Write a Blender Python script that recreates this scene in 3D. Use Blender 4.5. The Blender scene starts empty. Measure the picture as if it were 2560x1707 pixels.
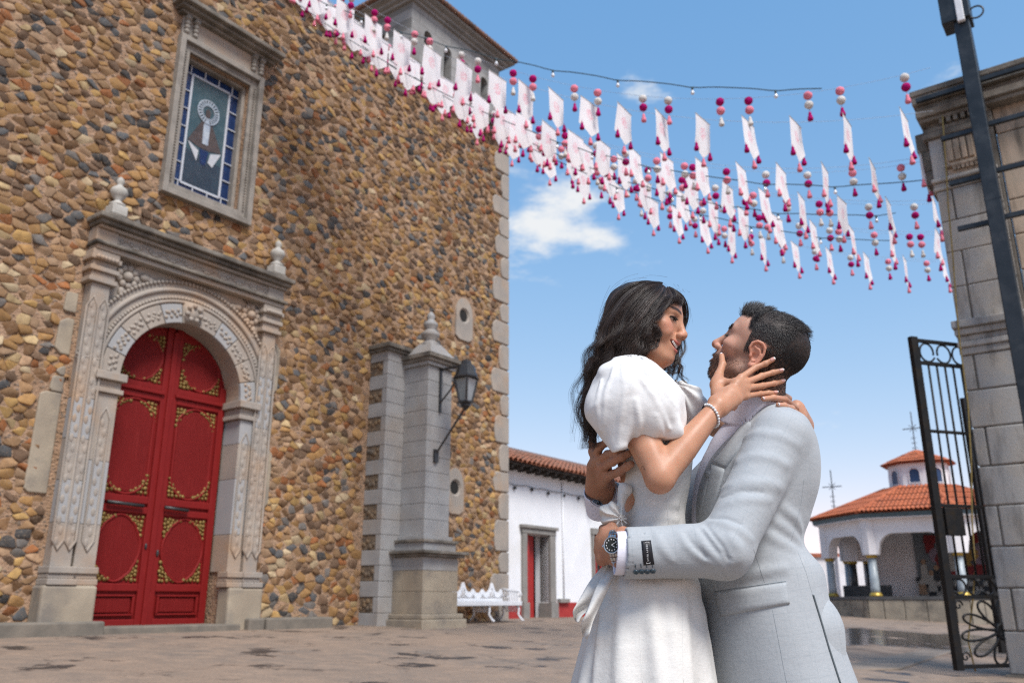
import bpy, bmesh, math, random
import numpy as np
from mathutils import Vector, Matrix
random.seed(7)
RNG = np.random.default_rng(11)
SC = bpy.context.scene
COL = SC.collection

# ---------------------------------------------------------------- camera
F_PX, CXP, CYP = 2150.0, 1280.0, 853.5          # focal length in pixels of a 2560 wide frame
PITCH = math.atan(647 / 2150)
CAM_H = 0.95
cam_d = bpy.data.cameras.new('camera')
cam = bpy.data.objects.new('camera', cam_d)
COL.objects.link(cam)
cam.location = (0, 0, CAM_H)
cam.rotation_euler = (math.pi / 2 + PITCH, 0, 0)
cam_d.sensor_width = 36.0
cam_d.lens = F_PX / 2560 * 36.0
cam_d.clip_start = 0.05
cam_d.clip_end = 2000
cam_d.dof.use_dof = True
cam_d.dof.focus_distance = 2.22
cam_d.dof.aperture_fstop = 4.6
SC.camera = cam

# ---------------------------------------------------------------- light
SUN_EL, SUN_AZ = math.radians(54), math.radians(152)   # azimuth clockwise from +Y (the view direction)
w = bpy.data.worlds.new('World'); SC.world = w; w.use_nodes = True
nt = w.node_tree; nt.nodes.clear()
def wn(t, **kw):
    n = nt.nodes.new(t)
    for k, v in kw.items():
        setattr(n, k, v)
    return n
sky = wn('ShaderNodeTexSky', sky_type='NISHITA', sun_disc=False)
sky.sun_elevation = SUN_EL; sky.sun_rotation = SUN_AZ
sky.air_density = 1.0; sky.dust_density = 0.3; sky.ozone_density = 1.0; sky.altitude = 800
tc = wn('ShaderNodeTexCoord')
def pix_dir(px, py):
    x = (px - CXP) / F_PX; y = -(py - CYP) / F_PX
    c, s = math.cos(PITCH), math.sin(PITCH)
    return Vector((x, c - y * s, s + y * c)).normalized()
no = wn('ShaderNodeTexNoise'); no.inputs['Scale'].default_value = 10.0; no.inputs['Detail'].default_value = 9; no.inputs['Roughness'].default_value = .58
mp = wn('ShaderNodeMapping'); mp.inputs['Scale'].default_value = (1, 1, 2.2); mp.inputs['Location'].default_value = (3.1, 1.7, .4)
nt.links.new(tc.outputs['Generated'], mp.inputs['Vector']); nt.links.new(mp.outputs['Vector'], no.inputs['Vector'])
acc = None
def math_n(op, a, b=None, clamp=False):
    n = wn('ShaderNodeMath', operation=op, use_clamp=clamp)
    for i, v in enumerate((a, b)):
        if v is None: continue
        if isinstance(v, (int, float)): n.inputs[i].default_value = v
        else: nt.links.new(v, n.inputs[i])
    return n.outputs[0]
# cumulus banks round the sky: those in view and, all round the horizon, others of the same kind
banks = [(pix_dir(1450, 560), .055, .30), (pix_dir(1360, 545), .06, .34), (pix_dir(1285, 600), .05, .26), (pix_dir(1540, 600), .045, .18), (pix_dir(1560, 285), .03, .05), (pix_dir(1395, 725), .03, .13)]
rb = random.Random(3)
for k in range(9):
    a = math.radians(40 + k * 35 + rb.uniform(-8, 8)); e = math.radians(rb.uniform(8, 30))
    banks.append((Vector((math.sin(a) * math.cos(e), math.cos(a) * math.cos(e), math.sin(e))), rb.uniform(.1, .22), .24))
for d, r, amp in banks:
    vm = wn('ShaderNodeVectorMath', operation='DISTANCE')
    nt.links.new(tc.outputs['Generated'], vm.inputs[0]); vm.inputs[1].default_value = d
    t = math_n('DIVIDE', vm.outputs['Value'], r)
    t = math_n('MULTIPLY', math_n('POWER', 2.718, math_n('MULTIPLY', math_n('MULTIPLY', t, t), -1.0)), amp)
    acc = t if acc is None else math_n('ADD', acc, t)
dens = math_n('ADD', math_n('SUBTRACT', math_n('MULTIPLY', no.outputs['Fac'], 1.9), .47), acc)
rmp = wn('ShaderNodeMapRange', interpolation_type='SMOOTHSTEP')
rmp.inputs['From Min'].default_value = .76; rmp.inputs['From Max'].default_value = 1.22
nt.links.new(dens, rmp.inputs['Value'])
mx = wn('ShaderNodeMix', data_type='RGBA')
nt.links.new(rmp.outputs['Result'], mx.inputs['Factor'])
hs = wn('ShaderNodeHueSaturation'); hs.inputs['Saturation'].default_value = 1.1
nt.links.new(sky.outputs['Color'], hs.inputs['Color'])
tint = wn('ShaderNodeMix', data_type='RGBA', blend_type='MULTIPLY'); tint.inputs[0].default_value = 1; nt.links.new(hs.outputs['Color'], tint.inputs[6]); tint.inputs[7].default_value = (1, 1.04, .98, 1)
sep = wn('ShaderNodeSeparateColor'); nt.links.new(tint.outputs[2], sep.inputs[0]); cmb = wn('ShaderNodeCombineColor')
for i, (g, k) in enumerate(((.888, 1.107), (.5525, 1.446), (.346, 2.27))): nt.links.new(math_n('MULTIPLY', math_n('POWER', sep.outputs[i], g), k), cmb.inputs[i])
nt.links.new(cmb.outputs[0], mx.inputs[6]); mx.inputs[7].default_value = (3.75, 3.85, 3.95, 1)
bg = wn('ShaderNodeBackground'); bg.inputs['Strength'].default_value = 0.122
nt.links.new(mx.outputs[2], bg.inputs['Color'])
wo = wn('ShaderNodeOutputWorld'); nt.links.new(bg.outputs['Background'], wo.inputs['Surface'])

sun_d = bpy.data.lights.new('sun', 'SUN'); sun_d.energy = 2.5; sun_d.angle = math.radians(22); sun_d.color = (1.0, .965, .92)
sun = bpy.data.objects.new('sun', sun_d); COL.objects.link(sun)
sv = Vector((math.sin(SUN_AZ) * math.cos(SUN_EL), math.cos(SUN_AZ) * math.cos(SUN_EL), math.sin(SUN_EL)))
sun.rotation_euler = sv.to_track_quat('Z', 'Y').to_euler()
sun.location = sv * 60
vs = SC.view_settings
vs.view_transform = 'Standard'; vs.look = 'None'; vs.gamma = 1; vs.use_curve_mapping = False
vs.exposure = 0.92
SC.render.engine = 'CYCLES'
SC.cycles.max_bounces = 6; SC.cycles.diffuse_bounces = 3; SC.cycles.glossy_bounces = 3; SC.cycles.transmission_bounces = 4
SC.cycles.transparent_max_bounces = 8
SC.cycles.use_denoising = False
SC.cycles.use_adaptive_sampling = True; SC.cycles.adaptive_threshold = .012
SC.cycles.pixel_filter_type = 'BLACKMAN_HARRIS'; SC.cycles.filter_width = 1.25; SC.cycles.sample_clamp_indirect = 6

# ---------------------------------------------------------------- helpers: frames
WALL_OFF = 13.0
WAZ = math.radians(36.31)
WD = Vector((math.sin(WAZ), math.cos(WAZ), 0)); WN = Vector((math.cos(WAZ), -math.sin(WAZ), 0))
def P(px, py, Y):
    """world point seen at photo pixel (px, py) at forward distance Y"""
    x = (px - CXP) / F_PX; y = -(py - CYP) / F_PX
    c, s = math.cos(PITCH), math.sin(PITCH)
    t = Y / (c - y * s)
    return Vector((x * t, Y, CAM_H + (s + y * c) * t))
def ground_z(x, y):
    q = x * WN.x + y * WN.y + WALL_OFF
    return 0.5 * min(1.0, max(0.0, 1 - q / 11.0))

# ---------------------------------------------------------------- helpers: objects
def tag(o, label=None, cat=None, group=None, kind=None):
    if label: o['label'] = label
    if cat: o['category'] = cat
    if group: o['group'] = group
    if kind: o['kind'] = kind
    return o
def empty(name, loc=(0, 0, 0), rz=0.0, parent=None):
    o = bpy.data.objects.new(name, None); COL.objects.link(o)
    o.location = loc; o.rotation_euler = (0, 0, rz); o.empty_display_size = .1
    if parent: o.parent = parent
    return o
def link(name, me, parent=None, mat=None):
    o = bpy.data.objects.new(name, me); COL.objects.link(o)
    if mat is not None and not me.materials: me.materials.append(mat)
    if parent: o.parent = parent
    return o
def copy_tree(o, parent=None):
    c = o.copy(); COL.objects.link(c); c.parent = parent
    for ch in o.children: copy_tree(ch, c)
    return c
def bevel(o, wdt, seg=2, ang=35):
    m = o.modifiers.new('bevel', 'BEVEL'); m.width = wdt; m.segments = seg; m.limit_method = 'ANGLE'; m.angle_limit = math.radians(ang)
    return o

class MB:
    def __init__(self): self.v = []; self.f = []
    def add(self, vs, fs):
        b = len(self.v); self.v += [tuple(p) for p in vs]; self.f += [tuple(i + b for i in f) for f in fs]; return self
    def box(self, x0, x1, y0, y1, z0, z1):
        v = [(x, y, z) for z in (z0, z1) for y in (y0, y1) for x in (x0, x1)]
        return self.add(v, [(0, 2, 3, 1), (4, 5, 7, 6), (0, 1, 5, 4), (2, 6, 7, 3), (0, 4, 6, 2), (1, 3, 7, 5)])
    def frustum(self, b, t):   # b,t = (x0,x1,y0,y1,z)
        v = [(x, y, q[4]) for q in (b, t) for y in (q[2], q[3]) for x in (q[0], q[1])]
        return self.add(v, [(0, 2, 3, 1), (4, 5, 7, 6), (0, 1, 5, 4), (2, 6, 7, 3), (0, 4, 6, 2), (1, 3, 7, 5)])
    def prism(self, poly, y0, y1):
        """poly in (x,z), extruded from y0 to y1 (convex or fan-safe faces triangulated later)"""
        n = len(poly)
        v = [(x, y0, z) for x, z in poly] + [(x, y1, z) for x, z in poly]
        f = [tuple(range(n)), tuple(range(2 * n - 1, n - 1, -1))] + [(i, i + n, (i + 1) % n + n, (i + 1) % n) for i in range(n)]
        return self.add(v, f)
    def lathe(self, prof, c=(0, 0, 0), n=16, ax='z'):
        v = []; f = []
        for r, h in prof:
            for k in range(n):
                a = 2 * math.pi * k / n
                p = (r * math.cos(a), r * math.sin(a), h)
                if ax == 'y': p = (p[0], p[2], p[1])
                if ax == 'x': p = (p[2], p[0], p[1])
                v.append((p[0] + c[0], p[1] + c[1], p[2] + c[2]))
        m = len(prof)
        for j in range(m - 1):
            for k in range(n):
                a = j * n + k; b = j * n + (k + 1) % n
                f.append((a, b, b + n, a + n))
        f.append(tuple(range(n - 1, -1, -1))); f.append(tuple(range((m - 1) * n, m * n)))
        return self.add(v, f)
    def tube(self, pts, r, n=8, closed=False, caps=True):
        pts = [Vector(p) for p in pts]; m = len(pts)
        rs = r if hasattr(r, '__len__') else [r] * m
        v = []; f = []; prev = None
        for i, p in enumerate(pts):
            if closed: t = pts[(i + 1) % m] - pts[i - 1]
            else: t = pts[min(i + 1, m - 1)] - pts[max(i - 1, 0)]
            t.normalize()
            if prev is None:
                up = Vector((0, 0, 1)) if abs(t.z) < .9 else Vector((0, 1, 0))
                u = t.cross(up).normalized()
            else:
                u = (prev - t * prev.dot(t)).normalized()
            prev = u; w2 = t.cross(u)
            for k in range(n):
                a = 2 * math.pi * k / n
                v.append(p + (u * math.cos(a) + w2 * math.sin(a)) * rs[i])
        for i in range(m if closed else m - 1):
            j = (i + 1) % m
            for k in range(n):
                f.append((i * n + k, i * n + (k + 1) % n, j * n + (k + 1) % n, j * n + k))
        if caps and not closed:
            f.append(tuple(range(n - 1, -1, -1))); f.append(tuple(range((m - 1) * n, m * n)))
        return self.add(v, f)
    def bar(self, a, b, w, h=None, up=(0, 0, 1)):
        """rectangular bar from a to b, w across, h along 'up'"""
        a, b = Vector(a), Vector(b); h = w if h is None else h
        t = (b - a).normalized(); up = Vector(up)
        if abs(t.dot(up)) > .98: up = Vector((0, 1, 0))
        s = t.cross(up).normalized(); u = s.cross(t)
        v = [p + s * (i * w / 2) + u * (j * h / 2) for p in (a, b) for (i, j) in ((-1, -1), (1, -1), (1, 1), (-1, 1))]
        return self.add(v, [(3, 2, 1, 0), (4, 5, 6, 7), (0, 1, 5, 4), (1, 2, 6, 5), (2, 3, 7, 6), (3, 0, 4, 7)])
    def sphere(self, c, r, nu=14, nv=9, sq=(1, 1, 1)):
        prof = [(math.sin(math.pi * j / nv), -math.cos(math.pi * j / nv)) for j in range(nv + 1)]
        v = []; f = []
        v.append((c[0], c[1], c[2] - r * sq[2]))
        for q, h in prof[1:-1]:
            for k in range(nu):
                a = 2 * math.pi * k / nu
                v.append((c[0] + r * q * math.cos(a) * sq[0], c[1] + r * q * math.sin(a) * sq[1], c[2] + r * h * sq[2]))
        v.append((c[0], c[1], c[2] + r * sq[2])); e = len(v) - 1
        for k in range(nu): f.append((0, 1 + (k + 1) % nu, 1 + k)); f.append((e, e - nu + k, e - nu + (k + 1) % nu))
        for j in range(nv - 2):
            for k in range(nu):
                a = 1 + j * nu + k; b = 1 + j * nu + (k + 1) % nu
                f.append((a, b, b + nu, a + nu))
        return self.add(v, f)
    def xf(self, m):
        self.v = [tuple(m @ Vector(p)) for p in self.v]; return self
    def build(self, name, mat, parent=None, smooth=False, bev=0.0, seg=2):
        me = bpy.data.meshes.new(name); me.from_pydata(self.v, [], self.f)
        me.materials.append(mat)
        if smooth:
            me.shade_smooth()
        me.update()
        o = link(name, me, parent)
        if bev: bevel(o, bev, seg)
        return o
def mesh_np(name, V, Fq, mat=None, smooth=True, attrs=None):
    """fast mesh from numpy arrays; Fq (n,3) or (n,4)"""
    me = bpy.data.meshes.new(name)
    V = np.asarray(V, np.float32); Fq = np.asarray(Fq, np.int32); k = Fq.shape[1]
    me.vertices.add(len(V)); me.vertices.foreach_set('co', V.ravel())
    me.loops.add(Fq.size); me.loops.foreach_set('vertex_index', Fq.ravel())
    me.polygons.add(len(Fq)); me.polygons.foreach_set('loop_start', np.arange(0, Fq.size, k, dtype=np.int32))
    me.update(calc_edges=True)
    if smooth: me.shade_smooth()
    for an, arr in (attrs or {}).items():
        arr = np.asarray(arr, np.float32)
        if arr.ndim == 1:
            a = me.attributes.new(an, 'FLOAT', 'POINT'); a.data.foreach_set('value', arr)
        else:
            if arr.shape[1] == 3: arr = np.concatenate([arr, np.ones((len(arr), 1), np.float32)], 1)
            a = me.attributes.new(an, 'FLOAT_COLOR', 'POINT'); a.data.foreach_set('color', arr.ravel())
    if mat: me.materials.append(mat)
    return me

# ---------------------------------------------------------------- helpers: materials
class NT:
    def __init__(self, m): self.m = m; self.t = m.node_tree
    def n(self, typ, ins=None, **kw):
        nd = self.t.nodes.new(typ)
        for k, v in kw.items(): setattr(nd, k, v)
        for k, v in (ins or {}).items():
            s = nd.inputs[k]
            if isinstance(v, bpy.types.NodeSocket): self.t.links.new(v, s)
            elif isinstance(v, (tuple, list)) and len(v) == 3 and s.type == 'RGBA': s.default_value = (*v, 1)
            else: s.default_value = v
        return nd
    def mix(self, fac, a, b, blend='MIX'):
        nd = self.t.nodes.new('ShaderNodeMix'); nd.data_type = 'RGBA'; nd.blend_type = blend
        for i, v in ((0, fac), (6, a), (7, b)):
            s = nd.inputs[i]
            if isinstance(v, bpy.types.NodeSocket): self.t.links.new(v, s)
            elif isinstance(v, (tuple, list)): s.default_value = (*v[:3], 1)
            else: s.default_value = v
        return nd.outputs[2]
    def ma(self, op, a, b=0.0, c=0.0, clamp=False):
        nd = self.t.nodes.new('ShaderNodeMath'); nd.operation = op; nd.use_clamp = clamp
        for i, v in enumerate((a, b, c)):
            if isinstance(v, bpy.types.NodeSocket): self.t.links.new(v, nd.inputs[i])
            else: nd.inputs[i].default_value = v
        return nd.outputs[0]
    def ramp(self, fac, stops, interp='LINEAR'):
        nd = self.t.nodes.new('ShaderNodeValToRGB'); nd.color_ramp.interpolation = interp
        el = nd.color_ramp.elements
        while len(el) < len(stops): el.new(.5)
        for e, (p, c) in zip(el, stops): e.position = p; e.color = (*c, 1) if len(c) == 3 else c
        self.t.links.new(fac, nd.inputs['Fac']); return nd.outputs['Color']
    def coord(self, kind='Object', scale=None):
        o = self.t.nodes.new('ShaderNodeTexCoord').outputs[kind]
        if scale is None: return o
        return self.n('ShaderNodeMapping', {'Vector': o, 'Scale': scale}).outputs[0]
    def noise(self, vec, scale, detail=5, rough=.55, out='Fac'):
        return self.n('ShaderNodeTexNoise', {'Vector': vec, 'Scale': scale, 'Detail': detail, 'Roughness': rough}).outputs[out]
def new_mat(name):
    m = bpy.data.materials.new(name); m.use_nodes = True
    t = NT(m); b = m.node_tree.nodes['Principled BSDF']
    return m, t, b
def setp(t, b, **kw):
    names = {'col': 'Base Color', 'rough': 'Roughness', 'metal': 'Metallic', 'spec': 'Specular IOR Level', 'normal': 'Normal', 'sss': 'Subsurface Weight', 'alpha': 'Alpha', 'sheen': 'Sheen Weight', 'coat': 'Coat Weight', 'trans': 'Transmission Weight', 'ior': 'IOR', 'emis': 'Emission Color', 'emis_s': 'Emission Strength'}
    for k, v in kw.items():
        s = b.inputs[names[k]]
        if isinstance(v, bpy.types.NodeSocket): t.t.links.new(v, s)
        elif isinstance(v, (tuple, list)) and len(v) == 3 and s.type == 'RGBA': s.default_value = (*v, 1)
        else: s.default_value = v
def simple(name, c1, c2=None, scale=6.0, rough=.7, bump=.15, bscale=60.0, metal=0.0, spec=.4, dist=.004, c3=None, s3=1.2, stretch=None):
    """two-tone noise material with fine relief"""
    m, t, b = new_mat(name)
    v = t.coord('Object', stretch) if stretch else t.coord('Object')
    c2 = c2 or tuple(x * .8 for x in c1)
    n1 = t.noise(v, scale, 6)
    col = t.mix(t.ramp(n1, [(.35, (0, 0, 0)), (.65, (1, 1, 1))]), c1, c2)
    if c3:
        n3 = t.noise(v, s3, 5, .6)
        col = t.mix(t.ramp(n3, [(.5, (0, 0, 0)), (.72, (1, 1, 1))]), col, c3)
    rr = t.ma('ADD', rough - .06, t.ma('MULTIPLY', n1, .12))
    setp(t, b, col=col, rough=rr, metal=metal, spec=spec)
    if bump:
        bp = t.n('ShaderNodeBump', {'Strength': bump, 'Distance': dist, 'Height': t.noise(v, bscale, 4)})
        setp(t, b, normal=bp.outputs[0])
    return m

# ================================================================ materials of the church
def stone_attr_mat():
    m, t, b = new_mat('rubble_stone')
    a = t.n('ShaderNodeAttribute', attribute_name='col').outputs['Color']
    v = t.coord('Object')
    n1 = t.noise(v, 9, 6, .6); n2 = t.noise(v, 45, 4, .6)
    c = t.mix(t.ramp(n1, [(.3, (0, 0, 0)), (.7, (1, 1, 1))]), t.mix(1, a, (.62, .58, .55), 'MULTIPLY'), a)
    c = t.mix(t.ramp(n2, [(.52, (0, 0, 0)), (.7, (.55, .55, .55))]), c, (.30, .22, .15))
    bp = t.n('ShaderNodeBump', {'Strength': .5, 'Distance': .012, 'Height': n2})
    c = t.mix(t.ramp(t.noise(v, 1.1, 6, .65), [(.42, (0, 0, 0)), (.75, (.38, .38, .38))]), c, t.mix(1, c, (.52, .47, .44), 'MULTIPLY'))
    setp(t, b, col=c, rough=.85, spec=.25, normal=bp.outputs[0])
    return m
def mortar_mat():
    m, t, b = new_mat('rubble_mortar')
    v = t.coord('Object')
    n1 = t.noise(v, 3, 6, .6); n2 = t.noise(v, 26, 5, .65)
    vo = t.n('ShaderNodeTexVoronoi', {'Vector': t.coord('Object', (1, 1, 1.7)), 'Scale': 16.0, 'Randomness': 1.0})
    c = t.mix(t.ramp(n1, [(.35, (0, 0, 0)), (.7, (1, 1, 1))]), (.40, .26, .17), (.25, .155, .095))
    chips = t.ramp(vo.outputs['Color'], [(.15, (.10, .075, .055)), (.45, (.36, .22, .12)), (.62, (.45, .30, .19)), (.85, (.19, .15, .12))])
    c = t.mix(t.ramp(vo.outputs['Distance'], [(.28, (1, 1, 1)), (.5, (0, 0, 0))]), c, chips)
    c = t.mix(t.ramp(n2, [(.3, (.5, .5, .5)), (.5, (0, 0, 0))]), c, (.12, .08, .055))
    bp = t.n('ShaderNodeBump', {'Strength': .8, 'Distance': .02, 'Height': n2})
    bp2 = t.n('ShaderNodeBump', {'Strength': .6, 'Distance': .02, 'Height': vo.outputs['Distance'], 'Normal': bp.outputs[0]}, invert=True)
    setp(t, b, col=c, rough=.9, spec=.2, normal=bp2.outputs[0])
    return m
M_STONE = stone_attr_mat(); M_MORTAR = mortar_mat()
M_CANT = simple('portal_stone', (.345, .295, .245), (.27, .24, .21), 2.2, .8, .35, 38, dist=.012, c3=(.36, .245, .16), s3=.9)
M_CANT_G = simple('grey_ashlar', (.34, .335, .325), (.28, .275, .27), 3, .8, .3, 55, dist=.006, c3=(.30, .26, .22), s3=.7)
M_CANT_B = simple('bluish_repair_stone', (.30, .30, .30), (.33, .32, .31), 3, .8, .2, 45)
M_CORN = simple('weathered_cornice_stone', (.23, .20, .165), (.12, .105, .085), 3.5, .85, .4, 30, dist=.012, c3=(.05, .045, .04), s3=1.4)
M_PLINTH = simple('worn_plinth_stone', (.36, .30, .22), (.28, .23, .17), 2.4, .8, .4, 30, dist=.01, c3=(.17, .15, .13), s3=1.3)
M_KERB = simple('kerb_stone', (.20, .17, .135), (.13, .115, .095), 4, .85, .4, 25, dist=.01)
M_WHITE_ST = simple('limewashed_stone', (.47, .45, .41), (.36, .34, .30), 5, .8, .3, 30)
M_RED = None
def red_mat(name, flute):
    m, t, b = new_mat(name)
    v = t.coord('Object')
    n1 = t.noise(v, 4, 6, .6)
    nv = t.noise(t.coord('Object', (14, 14, .8)), 2.0, 5, .6)
    c = t.mix(n1, (.15, .006, .006), (.20, .010, .009))
    c = t.mix(t.ramp(nv, [(.55, (0, 0, 0)), (.75, (.5, .5, .5))]), c, (.27, .025, .022))
    h = nv
    if flute:
        wv = t.n('ShaderNodeTexWave', {'Vector': v, 'Scale': 9.5, 'Distortion': 0.0}, bands_direction='X')
        bp = t.n('ShaderNodeBump', {'Strength': .9, 'Distance': .012, 'Height': wv.outputs['Fac']})
    else:
        bp = t.n('ShaderNodeBump', {'Strength': .25, 'Distance': .004, 'Height': h})
    setp(t, b, col=c, rough=.6, spec=.2, normal=bp.outputs[0])
    return m
M_RED = red_mat('red_door_paint', False); M_REDF = red_mat('red_door_paint_reeded', True)
M_GOLD = simple('gilded_carving', (.27, .17, .045), (.13, .08, .022), 22, .45, .5, 60, metal=.35)
M_IRON = simple('black_iron', (.018, .018, .02), (.03, .028, .027), 12, .45, .25, 80, spec=.5)
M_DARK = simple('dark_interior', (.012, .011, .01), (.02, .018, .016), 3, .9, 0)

# ================================================================ the ground
def ground_mat():
    m, t, b = new_mat('plaza_concrete')
    v = t.coord('Object')
    n1 = t.noise(v, .55, 6, .6); n2 = t.noise(v, 3.2, 6, .62); n3 = t.noise(v, 38, 5, .65)
    c = t.mix(t.ramp(n1, [(.35, (0, 0, 0)), (.65, (1, 1, 1))]), (.27, .19, .135), (.19, .15, .12))
    c = t.mix(t.ramp(n2, [(.42, (0, 0, 0)), (.68, (1, 1, 1))]), c, (.32, .225, .16))
    c = t.mix(t.ramp(n3, [(.3, (.6, .6, .6)), (.55, (0, 0, 0))]), c, (.11, .09, .075))
    # worn pits between the flags that keep damp
    vo = t.n('ShaderNodeTexVoronoi', {'Vector': t.n('ShaderNodeVectorMath', {0: t.coord('Object', (.62, .62, 0)), 1: t.n('ShaderNodeVectorMath', {0: t.noise(v, 1.3, 4, .6, 'Color'), 1: (.9, .9, 0)}, operation='MULTIPLY').outputs[0]}, operation='ADD').outputs[0], 'Scale': 1.0}, feature='DISTANCE_TO_EDGE')
    gate = t.noise(v, .9, 3, .6); bl = t.noise(t.coord('Object', (1.0, 1.0, 0)), 1.15, 7, .62)
    pit = t.ma('MULTIPLY', t.ramp(bl, [(.575, (0, 0, 0)), (.615, (1, 1, 1))]), t.ramp(gate, [(.42, (0, 0, 0)), (.5, (1, 1, 1))]))
    pit = t.ma('MAXIMUM', pit, t.ma('MULTIPLY', .55, t.ma('MULTIPLY', t.ramp(vo.outputs['Distance'], [(.004, (1, 1, 1)), (.02, (0, 0, 0))]), t.ramp(gate, [(.5, (0, 0, 0)), (.6, (1, 1, 1))]))))
    c = t.mix(pit, c, (.045, .035, .03))
    # standing water, off to one side of the plaza
    gx = t.n('ShaderNodeSeparateXYZ', {0: t.n('ShaderNodeNewGeometry').outputs['Position']})
    dx = t.ma('DIVIDE', t.ma('SUBTRACT', gx.outputs[0], 9.2), 4.2); dy = t.ma('DIVIDE', t.ma('SUBTRACT', gx.outputs[1], 20.2), 3.4)
    dd = t.ma('ADD', t.ma('MULTIPLY', dx, dx), t.ma('MULTIPLY', dy, dy))
    wn_ = t.noise(t.coord('Object', (.7, .34, 1)), 1.5, 5, .6)
    wet = t.ramp(t.ma('SUBTRACT', wn_, t.ma('MULTIPLY', dd, .13)), [(.36, (0, 0, 0)), (.38, (1, 1, 1))])
    damp = t.ramp(t.ma('SUBTRACT', wn_, t.ma('MULTIPLY', dd, .08)), [(.30, (0, 0, 0)), (.42, (1, 1, 1))])
    c = t.mix(damp, c, t.mix(1, c, (.62, .58, .56), 'MULTIPLY'))
    c = t.mix(wet, c, (.035, .032, .03))
    ro = t.ma('SUBTRACT', .78, t.ma('MULTIPLY', wet, .66))
    ro = t.ma('SUBTRACT', ro, t.ma('MULTIPLY', t.ma('MULTIPLY', pit, .3), t.ma('SUBTRACT', 1, wet)), clamp=True)
    hgt = t.ma('SUBTRACT', t.ma('ADD', t.ma('MULTIPLY', n2, .5), t.ma('MULTIPLY', n3, .25)), pit)
    bp = t.n('ShaderNodeBump', {'Strength': t.ma('SUBTRACT', .55, t.ma('MULTIPLY', wet, .40)), 'Distance': .03, 'Height': hgt})
    setp(t, b, col=c, rough=ro, spec=.4, normal=bp.outputs[0])
    return m
M_GROUND = ground_mat()
def make_ground():
    xs = np.concatenate([np.array([-600, -250, -120, -60]), np.arange(-36, 60, 1.5), np.array([80, 140, 260, 600])])
    ys = np.concatenate([np.array([-600, -200, -60, -20]), np.arange(-8, 62, 1.5), np.array([90, 160, 300, 900])])
    V = np.array([(x, y, ground_z(x, y)) for y in ys for x in xs]); nx, ny = len(xs), len(ys)
    i, j = np.meshgrid(np.arange(nx - 1), np.arange(ny - 1)); a = (j * nx + i).ravel()
    me = mesh_np('ground', V, np.stack([a, a + 1, a + 1 + nx, a + nx], 1), M_GROUND)
    o = link('ground', me); o['kind'] = 'structure'
make_ground()

# ================================================================ the church
CH = empty('church', WN * -WALL_OFF, math.pi / 2 - WAZ)
tag(CH, 'tall rubble-stone church with carved doorway, stained window and corner quoins', 'church')
def cbox(name, s0, s1, n0, n1, z0, z1, mat, parent=CH, bev=0.0):
    return MB().box(s0, s1, -n1, -n0, z0, z1).build(name, mat, parent, bev=bev)
S_L, S_R, Z_TOP = -6.0, 17.48, 13.25
ZB = 0.3
DO = (7.1, 9.38, 4.45, 1.14)     # door opening: left, right, springing height, radius
WI = (7.62, 8.98, 8.1, 10.8)     # window opening
PSH, WSH = (-.12, -.08), (-.08, -.1)     # the doorway and the window as set out on the wall
wm = MB()
DW = (DO[0] + PSH[0] - .06, DO[1] + PSH[0] + .06); D_T = DO[2] + DO[3] + PSH[1] + .05; WW = (WI[0] + WSH[0], WI[1] + WSH[0], WI[2] + WSH[1], WI[3] + WSH[1])
wm.box(S_L, DW[0], 0, .55, ZB, Z_TOP).box(DW[1], S_R, 0, .55, ZB, Z_TOP)
wm.box(DW[0], DW[1], 0, .55, D_T, WW[2]).box(DW[0], WW[0], 0, .55, WW[2], WW[3]).box(WW[1], DW[1], 0, .55, WW[2], WW[3]).box(DW[0], DW[1], 0, .55, WW[3], Z_TOP)
wm.box(S_L, S_R, .551, 9, ZB, Z_TOP)
WALL = wm.build('rubble_wall', M_MORTAR, CH)

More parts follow.
